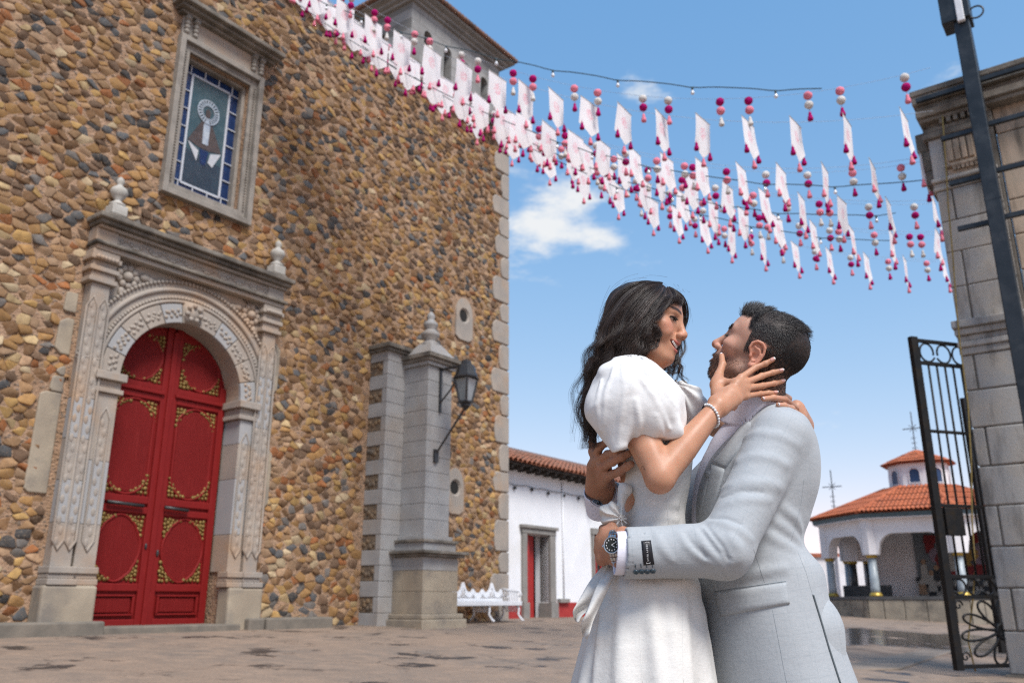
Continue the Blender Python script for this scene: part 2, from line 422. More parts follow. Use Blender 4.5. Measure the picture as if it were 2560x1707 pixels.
# every stone of the rubble is real geometry: the 300 that show largest are single parts
def make_rubble():
    rng = np.random.default_rng(5)
    keep_out = [(6.2, 10.0, .3, 6.85), (7.3, 9.15, 7.75, 11.4), (7.1, 9.45, 11.25, 11.55), (12.5, 13.9, .3, 6.2), (15.25, 16.05, 7.05, 8.2), (15.05, 15.8, 2.85, 3.95), (5.9, 6.2, 2.45, 3.95), (6.0, 6.3, 4.55, 5.55), (9.9, 10.1, 2.55, 3.65), (9.9, 10.1, 4.65, 5.65), (17.12, 17.6, .3, 13.3)]
    X0, X1, Z0, Z1 = 2.2, 17.45, .42, 13.2
    ASP = 1.45
    cell = .3
    grid = {}
    out = []
    def ok(x, z, r):
        i0, j0 = int(x / cell), int(z / cell)
        k = int((r + .34) / cell) + 1
        for i in range(i0 - k, i0 + k + 1):
            for j in range(j0 - k, j0 + k + 1):
                for (a, b2, q) in grid.get((i, j), ()):
                    d = (r + q) * .90
                    if (a - x) ** 2 + (b2 - z) ** 2 < d * d: return False
        return True
    for rmin, rmax, n in ((.10, .155, 330), (.064, .10, 4200), (.044, .064, 30000), (.032, .042, 26000)):
        R = rng.uniform(rmin, rmax, n); Xr = rng.uniform(X0 - .3, X1 + .2, n); Zr = rng.uniform(Z0 - .2, Z1 + .2, n)
        for r, x, z in zip(R, Xr, Zr):
            if rmin > .07 and z > 6: r *= .85
            u = x / ASP
            if not ok(u, z, r): continue
            grid.setdefault((int(u / cell), int(z / cell)), []).append((u, z, r)); out.append((x, z, r))
    out = np.array(out)
    # each stone fills the cell between its neighbours (Voronoi cells of the stone centres), joints left open
    from mathutils.geometry import delaunay_2d_cdt
    pts = [Vector((x / ASP, z)) for x, z, r in out]
    tv, _, tf, ov, _, _ = delaunay_2d_cdt(pts, [], [], 0, 1e-6)
    T = np.array([f for f in tf if len(f) == 3]); vid = np.array([o[0] if len(o) else -1 for o in ov]); TV = np.array([(v.x, v.y) for v in tv])
    A, B, Cc = TV[T[:, 0]], TV[T[:, 1]], TV[T[:, 2]]
    dd = 2 * (A[:, 0] * (B[:, 1] - Cc[:, 1]) + B[:, 0] * (Cc[:, 1] - A[:, 1]) + Cc[:, 0] * (A[:, 1] - B[:, 1])); dd[np.abs(dd) < 1e-12] = 1e-12
    a2, b2_, c2 = (A ** 2).sum(1), (B ** 2).sum(1), (Cc ** 2).sum(1)
    CCn = np.stack([(a2 * (B[:, 1] - Cc[:, 1]) + b2_ * (Cc[:, 1] - A[:, 1]) + c2 * (A[:, 1] - B[:, 1])) / dd, (a2 * (Cc[:, 0] - B[:, 0]) + b2_ * (A[:, 0] - Cc[:, 0]) + c2 * (B[:, 0] - A[:, 0])) / dd], 1)
    cells = {}
    for ti, tri in enumerate(T):
        for v in tri: cells.setdefault(vid[v], []).append(ti)
    pal = np.array([(.43, .245, .095), (.52, .325, .12), (.26, .145, .07), (.39, .235, .12), (.46, .30, .18), (.115, .12, .125), (.065, .064, .064), (.36, .14, .05), (.55, .40, .21), (.17, .105, .065), (.20, .185, .17), (.58, .45, .28)])
    wl = np.array([.20, .10, .13, .16, .13, .05, .025, .06, .06, .10, .04, .04]); wh = np.array([.18, .05, .19, .16, .10, .075, .04, .06, .02, .15, .05, .02])
    Wp = np.array([WD.x * x + WN.x * -WALL_OFF for x in out[:, 0]]), np.array([WD.y * x + WN.y * -WALL_OFF for x in out[:, 0]])
    dist = np.sqrt(Wp[0] ** 2 + Wp[1] ** 2 + (out[:, 1] - CAM_H) ** 2)
    c_, s_ = math.cos(PITCH), math.sin(PITCH)
    dep = Wp[1] * c_ + (out[:, 1] - CAM_H) * s_; up = -Wp[1] * s_ + (out[:, 1] - CAM_H) * c_
    vis = (np.abs(F_PX * Wp[0] / dep) < 1290) & (np.abs(F_PX * up / dep) < 860)
    VV = []; FF = []; CC = []; nb = 0; stones = []
    for idx, (x, z, r) in enumerate(out):
        tl = cells.get(idx)
        if not tl or len(tl) < 3: continue
        P_ = CCn[tl] * np.array([ASP, 1.0]); cen = P_.mean(0); rel = P_ - cen
        if np.abs(rel).max() > .42: continue
        P_ = P_[np.argsort(np.arctan2(rel[:, 1], rel[:, 0]))]; n = len(P_); rel = P_ - cen
        ext = np.sqrt((rel ** 2).sum(1)).mean()
        if any(a - ext * .25 < cen[0] < b2 + ext * .25 and c - ext * .2 < cen[1] < d + ext * .2 for a, b2, c, d in keep_out): continue
        if not (X0 < cen[0] < X1 and Z0 < cen[1] < Z1): continue
        # worn corners: cut each corner in two
        q = []
        for i in range(n):
            p0, p1, p2 = rel[i - 1], rel[i], rel[(i + 1) % n]; q.append(p1 * .9 + p0 * .1); q.append(p1 * .9 + p2 * .1)
        q = np.array(q) if n < 7 else rel * .97; n = len(q)
        gap = rng.uniform(.002, .009); k0 = max(.6, 1 - gap / ext); q = q * k0 + rng.normal(0, .05 * ext, q.shape) * .5
        h = rng.uniform(.003, .019) * (.7 + ext * 3); tx, tz = rng.uniform(-.26, .26, 2)
        x0, z0 = cen
        V = []
        for kk, hh in ((1.0, -.004), (.96, h * .72), (.87, h)):
            V.append(np.stack([x0 + q[:, 0] * kk, -(hh + (q[:, 0] * tx + q[:, 1] * tz) * (hh > 0)), z0 + q[:, 1] * kk], 1))
        V.append(np.array([[x0, -h * 1.04, z0]])); V = np.concatenate(V)
        k = np.arange(n); k1 = (k + 1) % n; f = []
        for j in (0, 1):
            f.append(np.stack([j * n + k, j * n + k1, j * n + k1 + n], 1)); f.append(np.stack([j * n + k, j * n + k1 + n, j * n + k + n], 1))
        f.append(np.stack([2 * n + k, 2 * n + k1, np.full(n, 3 * n)], 1)); f = np.concatenate(f)
        hf = min(1, max(0, (z - 5) / 6)); pw = wl * (1 - hf) + wh * hf
        c = pal[rng.choice(len(pal), p=pw / pw.sum())] * rng.uniform(.62, 1.12) * (1 - .16 * hf)
        stones.append((ext / dist[idx] * vis[idx], V, f, np.repeat(c[None], len(V), 0)))
    stones.sort(key=lambda t: -t[0])
    for si, (_, V, f, C) in enumerate(stones):
        if si < 300: link('stone', mesh_np('stone', V, f, M_STONE, False, attrs={'col': C}), WALL)
        else: VV.append(V); FF.append(f + nb); CC.append(C); nb += len(V)
    me = mesh_np('rubble_stones', np.concatenate(VV), np.concatenate(FF), M_STONE, False, attrs={'col': np.concatenate(CC)})
    o = link('rubble_stones', me, WALL); o['kind'] = 'stuff'
make_rubble()
# wall head coping and roof edge
cbox('coping', S_L, S_R + .12, -.4, .16, Z_TOP, Z_TOP + .16, M_CORN); cbox('coping', S_L, S_R + .2, -.4, .26, Z_TOP + .162, Z_TOP + .28, M_CORN)
# corner quoins
zq = .42; kq = 0
rq = random.Random(9)
while zq < 13.1:
    h = rq.uniform(.5, .8); wq = (.62 if kq % 2 else .36) * rq.uniform(.85, 1.15)
    z1 = min(zq + h - .025, 13.2)
    m_ = MB(); x0, x1 = S_R - wq, S_R + .03; cc = .12
    m_.prism([(x0 + cc * .4, zq), (x1, zq), (x1, z1), (x0 + cc, z1), (x0, z1 - cc), (x0 - .02, (zq + z1) / 2), (x0, zq + cc)], -.045, .3)
    m_.build('quoin', M_CANT, CH, bev=.025)
    zq += h; kq += 1

# ---------------------------------------------------------------- carved doorway
PO = empty('doorway', (PSH[0], 0, PSH[1]), parent=CH)
def pb(name, s0, s1, n0, n1, z0, z1, mat=M_CANT, bev=.012): return cbox(name, s0, s1, n0, n1, z0, z1, mat, PO, bev)
def arc(cx, cz, r, a0, a1, n): return [(cx + r * math.cos(a0 + (a1 - a0) * k / n), cz + r * math.sin(a0 + (a1 - a0) * k / n)) for k in range(n + 1)]
cxd = (DO[0] + DO[1]) / 2; zsp = DO[2]; Rd = DO[3]
# spandrel slab with the arch cut out
sp = MB(); inn = arc(cxd, zsp, Rd, math.pi, 0, 32)
outr = []
for (x, z) in inn:
    a = math.atan2(z - zsp, x - cxd); ca, sa = math.cos(a), math.sin(a)
    t = min((1.47) / max(abs(ca), 1e-6), (6.36 - zsp) / max(sa, 1e-6)); outr.append((cxd + t * ca, zsp + t * sa))
for k in range(32):
    q = [inn[k], inn[k + 1], outr[k + 1], outr[k]]
    sp.prism(q, -.10, .34)
sp.add([(cxd - 1.49, -.1, 6.36), (cxd - 1.49, -.1, 6.0), (cxd - 1.0, -.1, 6.36)], [(0, 1, 2)])
sp.add([(cxd + 1.49, -.1, 6.36), (cxd + 1.0, -.1, 6.36), (cxd + 1.49, -.1, 6.0)], [(0, 1, 2)])
sp.build('spandrel', M_CANT, PO)
# archivolts: carved inner ring of voussoirs, roll mouldings, rope bands
def ring(name, r0, r1, n0, n1, a0=0.0, a1=math.pi, mat=M_CANT, n=36, bev=0.0):
    m_ = MB(); A = arc(cxd, zsp, r0, a0, a1, n); B = arc(cxd, zsp, r1, a0, a1, n)
    for k in range(n): m_.prism([A[k], A[k + 1], B[k + 1], B[k]], -n1, -n0)
    return m_.build(name, mat, PO)
NV = 11
for k in range(NV):
    a0 = math.pi * k / NV; a1 = math.pi * (k + 1) / NV
    m_ = MB(); A = arc(cxd, zsp, Rd + .002, a0 + .006, a1 - .006, 4); B = arc(cxd, zsp, Rd + .33, a0 + .004, a1 - .004, 4)
    m_.prism(A + B[::-1], -.155, -.05)
    vo = m_.build('voussoir', M_CANT if k % 3 else M_CANT_B, PO, bev=.01)
    # carved leaf scroll on the stone
    am = (a0 + a1) / 2; lm = MB()
    for q in range(9):
        aa = a0 + (a1 - a0) * (.12 + .76 * q / 8); rr = Rd + .165 + .055 * math.sin(q * 2.2 + k)
        lm.sphere((cxd + rr * math.cos(aa), -.155, zsp + rr * math.sin(aa)), .034, 7, 5, (1, .7, 1))
    lm.build('carved_leaf', M_CANT, PO, True)
tb = lambda r, rad, a0, a1, nn, name: MB().tube([(x, -nn, z) for x, z in arc(cxd, zsp, r, a0, a1, 48)], rad, 8).build(name, M_CANT, PO, True)
tb(Rd + .37, .035, 0, math.pi, .14, 'roll_moulding')
a0, a1 = math.radians(6), math.radians(174)
ring('archivolt', Rd + .42, Rd + .74, .09, .13, a0, a1)
for rr in (Rd + .43, Rd + .71):
    m_ = MB(); n_ = 74
    for k in range(n_):
        a = a0 + (a1 - a0) * k / (n_ - 1)
        x, z = cxd + rr * math.cos(a), zsp + rr * math.sin(a)
        m_.sphere((x, -.15, z), .034, 7, 5, (1, .8, 1))
    m_.build('rope_moulding', M_CANT, PO, True)
tb(Rd + .57, .045, a0, a1, .13, 'roll_moulding')
for a in (a0, a1):
    x, z = cxd + (Rd + .57) * math.cos(a), zsp + (Rd + .57) * math.sin(a) - .03
    MB().sphere((x, -.13, z), .165, 12, 8, (1, .4, .8)).build('archivolt_end', M_CANT, PO, True)
# keystone crest
km = MB(); km.prism([(cxd - .14, zsp + Rd + .02), (cxd + .14, zsp + Rd + .02), (cxd + .18, zsp + Rd + .36), (cxd - .18, zsp + Rd + .36)], -.21, -.06)
for q in range(7): km.sphere((cxd + .13 * math.sin(q * .9 - 2.7), -.215, zsp + Rd + .19 + .13 * math.cos(q * .9 - 2.7)), .045, 8, 6)
km.build('keystone', M_CANT, PO, True)
# spandrel flowers with wings
for sg in (-1, 1):
    fx = cxd + sg * 1.22; fz = 6.1
    m_ = MB(); m_.sphere((fx, -.12, fz), .09, 10, 6)
    for q in range(9): m_.sphere((fx + .15 * math.cos(q * .7), -.115, fz + .15 * math.sin(q * .7)), .062, 8, 5, (1, .7, 1))
    m_.build('carved_rosette', M_CANT, PO, True)
    m_ = MB()
    for q in range(5): m_.sphere((fx - sg * (.30 + .09 * q), -.11, fz + .07 - .012 * q), .085 - .010 * q, 8, 5, (1.2, .6, .8))
    m_.build('carved_wing', M_CANT, PO, True); m_ = MB()
    for q in range(5): m_.sphere((fx + sg * .08, -.11, fz - .28 - .1 * q), .075 - .009 * q, 8, 5, (.8, .6, 1.2))
    m_.build('carved_wing', M_CANT, PO, True)
# pilasters each side
for sg in (-1, 1):
    jx0, jx1 = (DO[0] - .36, DO[0]) if sg < 0 else (DO[1], DO[1] + .30)     # inner jamb
    ox0, ox1 = (6.38, jx0) if sg < 0 else (jx1, 10.02)                       # outer pilaster
    pb('pedestal', min(jx0, ox0) - .08, jx1, 0, .33, .4, 1.24, M_PLINTH, .04) if sg < 0 else pb('pedestal', jx0, ox1 + .06, 0, .33, .4, 1.24, M_PLINTH, .04)
    for (x0, x1, nn) in ((jx0, jx1, .2), (ox0, ox1, .24)):
        pb('base_moulding', x0 - .035, x1 + .035 * (0 if x1 == DO[0] else 1), 0, nn + .10, 1.242, 1.33); pb('base_moulding', x0 - .02, x1 - .002, 0, nn + .06, 1.332, 1.40); pb('base_moulding', x0 - .03, x1 + (.0 if x1 == DO[0] else .02), 0, nn + .09, 1.402, 1.50)
    # shaft courses
    for (x0, x1, nn, zt) in ((jx0 + .03, jx1, .17, 4.12), (ox0 + .03, ox1 - .03, .21, 5.82)):
        z = 1.502; kk = 0
        while z < zt - .01:
            h = min(rq.choice((.62, .8, .95)), zt - z)
            if zt - z - h < .3: h = zt - z
            pb('shaft_stone', x0, x1, -.3 if nn < .2 else 0, nn, z, z + h - .006, M_CANT_B if kk in (1, 3) and rq.random() < .6 else M_CANT, .006); z += h; kk += 1
        # sunk carved strips with pointed ends
        xc = (x0 + x1) / 2; ww = .085
        for off in ((-.09, .09) if nn > .2 else (0,)):
            z0s, z1s = 1.75, zt - .28
            st = MB(); st.tube([(xc + off - ww, -nn, z1s - .12), (xc + off - ww, -nn, z0s + .12), (xc + off, -nn - .004, z0s - .02), (xc + off + ww, -nn, z0s + .12), (xc + off + ww, -nn, z1s - .12), (xc + off, -nn, z1s + .06)], .022, 6, closed=True)
            st.build('strip_moulding', M_CANT, PO, True)
            lf = MB(); nlv = int((z1s - z0s) / .15)
            for q in range(nlv):
                z = z0s + .1 + q * .15; lf.sphere((xc + off + (.022 if q % 2 else -.022), -nn + .006, z), .05, 7, 5, (.8, .3, 1.5))
            lf.build('carved_leaf', M_CANT, PO, True)
    # impost of the arch
    pb('impost', jx0 - .04, jx1 + (.06 if sg < 0 else .05), -.3, .22, 4.122, 4.2); pb('impost', jx0 - .01, jx1 + (.02 if sg < 0 else .0), -.3, .19, 4.202, 4.32); pb('impost', jx0 - .07, jx1 + .07, -.3, .27, 4.322, 4.45)
    # capital of the outer pilaster
    for (z0, z1, ex) in ((5.822, 5.9, .05), (5.902, 6.0, .015), (6.002, 6.08, .06), (6.082, 6.18, .02), (6.182, 6.26, .07), (6.262, 6.36, .04)):
        pb('capital', ox0 - ex, ox1 + ex, 0, .22 + ex, z0, z1)
    cm = MB()
    for q in range(6): cm.sphere((ox0 + (ox1 - ox0) * (q + .5) / 6, -.3, 6.22), .042, 7, 5)
    cm.build('carved_bead', M_CANT, PO, True)
# entablature
pb('architrave', 6.37, 10.08, 0, .28, 6.362, 6.44, M_CANT); pb('architrave', 6.33, 10.12, 0, .34, 6.442, 6.50, M_CORN, .02); pb('frieze', 6.36, 10.04, 0, .24, 6.502, 6.71, M_CANT)
fm = MB()
for q in range(64):
    x = 6.44 + q * 3.54 / 63
    fm.sphere((x, -.24, 6.605 + .05 * math.sin(q * 1.05)), .036, 7, 5, (1.1, .6, 1))
fm.build('carved_scroll', M_CANT, PO, True)
for (x0, x1) in ((6.34, 6.70), (9.70, 10.06)): pb('frieze_block', x0, x1, 0, .27, 6.504, 6.708, M_CANT)
pb('cornice', 6.36, 10.09, 0, .32, 6.712, 6.765, M_CANT); pb('cornice', 6.32, 10.12, 0, .40, 6.767, 6.83, M_CORN); pb('cornice', 6.27, 10.15, 0, .48, 6.832, 6.92, M_CORN, .02)
ZF = -.132
for cx_ in (6.64, 9.89):
    pb('finial_block', cx_ - .15, cx_ + .15, .04, .34, 7.054 + ZF, 7.14 + ZF, M_CORN)
    MB().frustum((cx_ - .13, cx_ + .13, -.32, -.06, 7.142 + ZF), (cx_ - .13, cx_ + .13, -.32, -.06, 7.32 + ZF)).build('finial_block', M_WHITE_ST, PO, bev=.02)
    MB().lathe([(.12, 7.32), (.13, 7.36), (.06, 7.41), (.055, 7.44), (.11, 7.5), (.145, 7.57), (.12, 7.64), (.05, 7.69), (.045, 7.72), (.07, 7.76), (.05, 7.82), (.01, 7.86)], (cx_, -.19, ZF), 14).build('finial', M_WHITE_ST, PO, True)
# toothed repair stones beside the pilasters
for (s0, s1, z0, z1, cut) in ((5.98, 6.3, 2.52, 4.02, .05), (6.12, 6.3, 4.03, 4.28, .03), (6.18, 6.3, 4.29, 4.44, .05), (6.1, 6.32, 4.62, 5.2, .08), (6.14, 6.32, 5.3, 5.62, .02), (9.98, 10.26, 2.62, 3.72, .1), (9.98, 10.26, 4.74, 5.72, .1), (9.98, 10.2, 3.9, 4.4, .03)):
    if s0 < 8: pl = [(s0 + cut, z0), (s1, z0), (s1, z1), (s0 + cut * 1.4, z1), (s0, z1 - cut), (s0 - .015, z0 + cut)]
    else: pl = [(s0, z0), (s1 - cut, z0), (s1, z0 + cut), (s1 + .01, z1 - cut), (s1 - cut, z1), (s0, z1)]
    MB().prism(pl, -.04, .2).build('toothing_stone', M_PLINTH, PO, bev=.02)
# threshold and kerbs along the foot of the wall
pb('threshold', DO[0] - .02, DO[1] + .22, -.6, .42, .3, .66, M_KERB, .02)
for (s0, s1, nn) in ((-2.0, 1.4, .5), (1.41, 4.6, .5), (4.61, DO[0] - .04, .52), (9.62, 9.95, .46), (9.96, 11.46, .5)):
    cbox('kerb_stone', s0, s1, 0, nn, .3, .665, M_KERB, CH, .03)
# ---------------------------------------------------------------- red doors
def door_leaf(s0, s1, inner):
    L = empty('door_leaf', (PSH[0], 0, PSH[1] + .02), parent=CH)
    n_ = -.30
    # slab following the arch
    pts = [(s0, .602), (s1, .602)]
    xs = np.linspace(s1, s0, 14)
    zt = lambda x: zsp + math.sqrt(max(0, (Rd + .02) ** 2 - (x - cxd) ** 2))
    pts += [(x, zt(x)) for x in xs]
    MB().prism(pts, -n_, -n_ + .05).build('slab', M_RED, L)
    def rail(name, x0, x1, z0, z1, h=.045, mat=M_RED): return MB().box(x0, x1, -n_ - h, -n_ - .001, z0, z1).build(name, mat, L, bev=.012)
    w_ = .13
    a, b = s0 + .012, s1 - .012
    for (xx0, xx1) in ((a, a + w_), (b - w_, b)):
        zc = min(zt(xx0), zt(xx1)) - .02
        rail('stile', xx0, xx1, .605, max(zc, 4.5))
    x0, x1 = a + w_ + .001, b - w_ - .001
    for (z0, z1) in ((.605, .73), (1.15, 1.27), (2.36, 2.47), (2.52, 2.64), (4.24, 4.35), (4.42, 4.52)): rail('rail', x0, x1, z0, z1)
    rail('rail_moulding', x0 - .05, x1 + .05, 4.352, 4.418, .085)
    # bottom fielded panel
    MB().frustum((x0 + .03, x1 - .03, -n_ - .002, -n_, .0), (x0 + .03, x1 - .03, -n_ - .002, -n_, .0)) if False else None
    rail('panel_frame', x0 + .04, x1 - .04, .78, .81, .06); rail('panel_frame', x0 + .04, x1 - .04, 1.07, 1.10, .06); rail('panel_frame', x0 + .04, x0 + .08, .812, 1.068, .06); rail('panel_frame', x1 - .08, x1 - .04, .812, 1.068, .06)
    rail('reeded_panel', x0 + .10, x1 - .10, .83, 1.05, .035, M_REDF)
    xc = (x0 + x1) / 2; hw = (x1 - x0) / 2 - .02
    def oval(z0, z1, clip=False):
        zc, hz = (z0 + z1) / 2, (z1 - z0) / 2 - .02
        ring_, pan = [], []
        for k in range(48):
            t = 2 * math.pi * k / 48
            # straight sided oval with lobed shoulders
            p = 2.6
            cx, sz = math.copysign(abs(math.cos(t)) ** (2 / p), math.cos(t)), math.copysign(abs(math.sin(t)) ** (2 / p), math.sin(t))
            lobe = 1 + .035 * math.cos(4 * t) + (.03 if abs(abs(math.degrees(math.atan2(abs(math.sin(t)), abs(math.cos(t)))) - 50)) < 7 else 0)
            if hz > hw * 1.4:
                rr = hw * .90
                zz = math.copysign(max(0, hz - rr), math.sin(t)) + rr * math.sin(t); xx = rr * math.cos(t)
            else: xx, zz = hw * .92 * math.cos(t) * lobe, hz * .95 * math.sin(t) * lobe
            x, z = xc + xx, zc + zz
            if clip: z = min(z, zt(x) - .1)
            ring_.append((x, z)); pan.append((xc + xx * .95, min(zc + zz * .95, z) if clip else zc + zz * .95))
        MB().tube([(x, -n_ - .012, z) for x, z in ring_], .026, 6, closed=True).build('oval_moulding', M_RED, L, True)
        MB().prism(pan, -n_ - .02, -n_ - .002).build('reeded_panel', M_REDF, L)
        rg = random.Random(int(z0 * 100) + inner)
        for sx in (-1, 1):
            for sz in (-1, 1):
                gx, gz = xc + sx * hw * .96, zc + sz * hz * .97
                if clip and sz > 0 and gz > zt(gx) - .12: continue
                m_ = MB()
                for (u, v) in ((0, 0), (.07, 0), (.14, .005), (.21, .01), (.27, .0), (0, .07), (0, .14), (.005, .21), (0, .28), (.06, .06), (.12, .06), (.06, .12), (.10, .10), (.17, .05), (.05, .18)):
                    m_.sphere((gx - sx * (u + rg.uniform(-.01, .01) + .02), -n_ - .012, gz - sz * (v + rg.uniform(-.01, .01) + .02)), rg.uniform(.024, .040), 7, 5, (1, .8, 1))
                m_.build('corner_ornament', M_GOLD, L, True)
    oval(1.27, 2.36); oval(2.64, 4.24); oval(4.52, 5.40 if True else 0, True)
    return L
dl = door_leaf(DO[0] + .0, cxd - .012, 0); dr = door_leaf(cxd + .012, DO[1], 1)
MB().box(cxd - .05, cxd + .05, .22, .298, .62, 5.5).build('astragal', M_RED, dl, bev=.015)
for (a, b, z) in ((7.36, 7.98, 2.50), (8.36, 8.80, 2.49)):
    m_ = MB(); m_.tube([(a, .20, z), (b, .20, z - .02)], .028, 8); m_.build('door_bar', M_IRON, dl if a < 8 else dr, True)
MB().sphere((8.35, .25, 1.75), .045, 8, 6, (.6, .5, 1.3)).build('door_lock', M_IRON, dr, True)
MB().sphere((8.13, .25, 1.85), .04, 8, 6, (.6, .5, 1.3)).build('door_lock', M_IRON, dl, True)

# ---------------------------------------------------------------- window with leaded figure
WN_ = empty('stained_window', (WSH[0], 0, WSH[1]), parent=CH)
def wb(name, s0, s1, n0, n1, z0, z1, mat=M_CANT_G, bev=.01): return cbox(name, s0, s1, n0, n1, z0, z1, mat, WN_, bev)
M_WFR = simple('window_surround_stone', (.27, .24, .205), (.21, .19, .165), 4, .8, .3, 40, dist=.008, c3=(.14, .12, .10), s3=2)
a, b, c, d = WI
for (o, i, nn) in ((.25, .145, .14), (.144, .0, .05)):
    wb('jamb', a - o, a - i, -.02, nn, c - o, d + o, M_WFR); wb('jamb', b + i, b + o, -.02, nn, c - o, d + o, M_WFR)
    wb('sill', a - i, b + i, -.02, nn, c - o, c - i, M_WFR); wb('lintel', a - i, b + i, -.02, nn, d + i, d + o, M_WFR)
for (x0, x1, z0, z1) in ((a - .0, a + .07, c, d), (b - .07, b, c, d), (a + .07, b - .07, c, c + .06), (a + .07, b - .07, d - .06, d)): wb('inner_frame', x0, x1, -.32, -.1, z0, z1, M_WFR)
for xx in (a - .10, b + .07):
    tm = MB()
    for q in range(46): tm.box(xx, xx + .03, -.075, -.02, c + .02 + q * .0585, c + .05 + q * .0585)
    tm.build('dentil_row', M_WFR, WN_)['kind'] = 'stuff'
wb('cornice', 7.30, 9.42, 0, .16, 11.46, 11.52, M_CORN); wb('cornice', 7.24, 9.47, 0, .26, 11.522, 11.59, M_CORN); wb('cornice', 7.17, 9.52, 0, .36, 11.592, 11.69, M_CORN, .02)
wb('frieze', 7.4, 9.2, 0, .06, 11.06, 11.458, M_CANT)
for xx in (7.42, 7.60, 8.92, 9.10):
    m_ = MB()
    for q in range(4): m_.sphere((xx + .05, -.1, 11.13 + q * .09), .055, 8, 6)
    m_.box(xx, xx + .1, -.16, 0, 11.38, 11.455); m_.build('bracket', M_WFR, WN_, True)
def glass_mat(name, c1, c2, sc=9, rough=.12):
    m, t, bb = new_mat(name); v = t.coord('Object')
    vo = t.n('ShaderNodeTexVoronoi', {'Vector': v, 'Scale': sc})
    col = t.mix(vo.outputs['Color'], c1, c2)
    bp = t.n('ShaderNodeBump', {'Strength': .25, 'Distance': .01, 'Height': t.noise(v, 18, 3)})
    setp(t, bb, col=col, rough=rough, spec=.6, normal=bp.outputs[0]); return m
G_TEAL = glass_mat('teal_glass', (.035, .07, .085), (.055, .095, .11)); G_BLUE = glass_mat('blue_glass', (.006, .018, .07), (.012, .035, .11), 14); G_BROWN = glass_mat('brown_glass', (.05, .04, .038), (.085, .065, .06), 10); G_WHITE = glass_mat('white_glass', (.42, .44, .47), (.5, .5, .52)); G_GREY = glass_mat('pale_blue_glass', (.28, .33, .4), (.4, .45, .5)); G_DK = glass_mat('slate_glass', (.03, .05, .07), (.02, .03, .045), 12)
M_LEAD = simple('white_leading', (.50, .52, .56), (.42, .44, .48), 20, .5, .1, 60)
nG = -.24
def pane(name, poly, mat, n=nG, h=.01): return MB().prism(poly, -n - h, -n + .004).build(name, mat, WN_)
ga, gb, gc, gd = a + .07, b - .07, c + .06, d - .06
pane('pane', [(ga, gc), (gb, gc), (gb, gd), (ga, gd)], G_BLUE, nG, .0)
ia, ib, ic, idd = ga + .2, gb - .2, gc + .17, gd - .17
pane('pane', [(ia, ic), (ib, ic), (ib, idd), (ia, idd)], G_TEAL, nG, .006)
pane('pane', [(ia, ic), (ib, ic), (ib, ic + .62), (ia, ic + .72)], G_DK, nG, .008)
mc = (ia + ib) / 2
def came(p0, p1, w_=.028): return MB().bar((p0[0], -nG - .016, p0[1]), (p1[0], -nG - .016, p1[1]), w_, .02, (0, 1, 0)).build('leading', M_LEAD, WN_)
for p0, p1 in (((ia, ic), (ia, idd)), ((ib, ic), (ib, idd)), ((ia, ic), (ib, ic)), ((ia, idd), (ib, idd))): came(p0, p1, .04)
for q in range(7):
    z = gc + (gd - gc) * (q + .5) / 7
    came((ga, z), (ia, z), .018); came((ib, z), (gb, z), .018)
for q in range(4):
    x = ga + (gb - ga) * (q + .5) / 4
    came((x, gc), (x, ic), .018); came((x, idd), (x, gd), .018)
# the robed figure: fan halo, brown mantle, white hem panels
hz = idd - .62
hm = MB()
for k in range(22):
    t = 2 * math.pi * k / 22
    hm.bar((mc + .12 * math.cos(t), -nG - .016, hz + .13 * math.sin(t)), (mc + .22 * math.cos(t), -nG - .016, hz + .24 * math.sin(t)), .024, .02, (0, 1, 0))
hm.tube([(mc + .225 * math.cos(2 * math.pi * k / 26), -nG - .016, hz + .245 * math.sin(2 * math.pi * k / 26)) for k in range(26)], .014, 6, closed=True)
hm.build('halo', G_GREY, WN_)
pane('head_pane', [(mc - .05, hz - .1), (mc + .05, hz - .1), (mc + .055, hz + .02), (mc, hz + .08), (mc - .055, hz + .02)], G_BROWN, nG, .014)
pane('mantle_pane', [(mc, hz - .08), (mc + .10, hz - .2), (mc + .36, hz - .72), (mc + .12, hz - .78), (mc - .12, hz - .78), (mc - .36, hz - .72), (mc - .10, hz - .2)], G_BROWN, nG, .013)
pane('robe_pane', [(mc - .03, hz - .16), (mc + .03, hz - .16), (mc + .07, hz - .3), (mc + .06, hz - .68), (mc - .06, hz - .68), (mc - .07, hz - .3)], G_GREY, nG, .018)
pane('hem_pane', [(mc - .36, hz - .74), (mc - .12, hz - .86), (mc - .14, hz - 1.08)], G_WHITE, nG, .018)
pane('hem_pane', [(mc + .36, hz - .74), (mc + .14, hz - .82), (mc + .10, hz - 1.02), (mc + .20, hz - 1.08)], G_WHITE, nG, .018)
pane('robe_pane', [(mc - .1, hz - .8), (mc + .1, hz - .8), (mc + .05, hz - 1.1), (mc - .05, hz - 1.1)], G_BLUE, nG, .012)
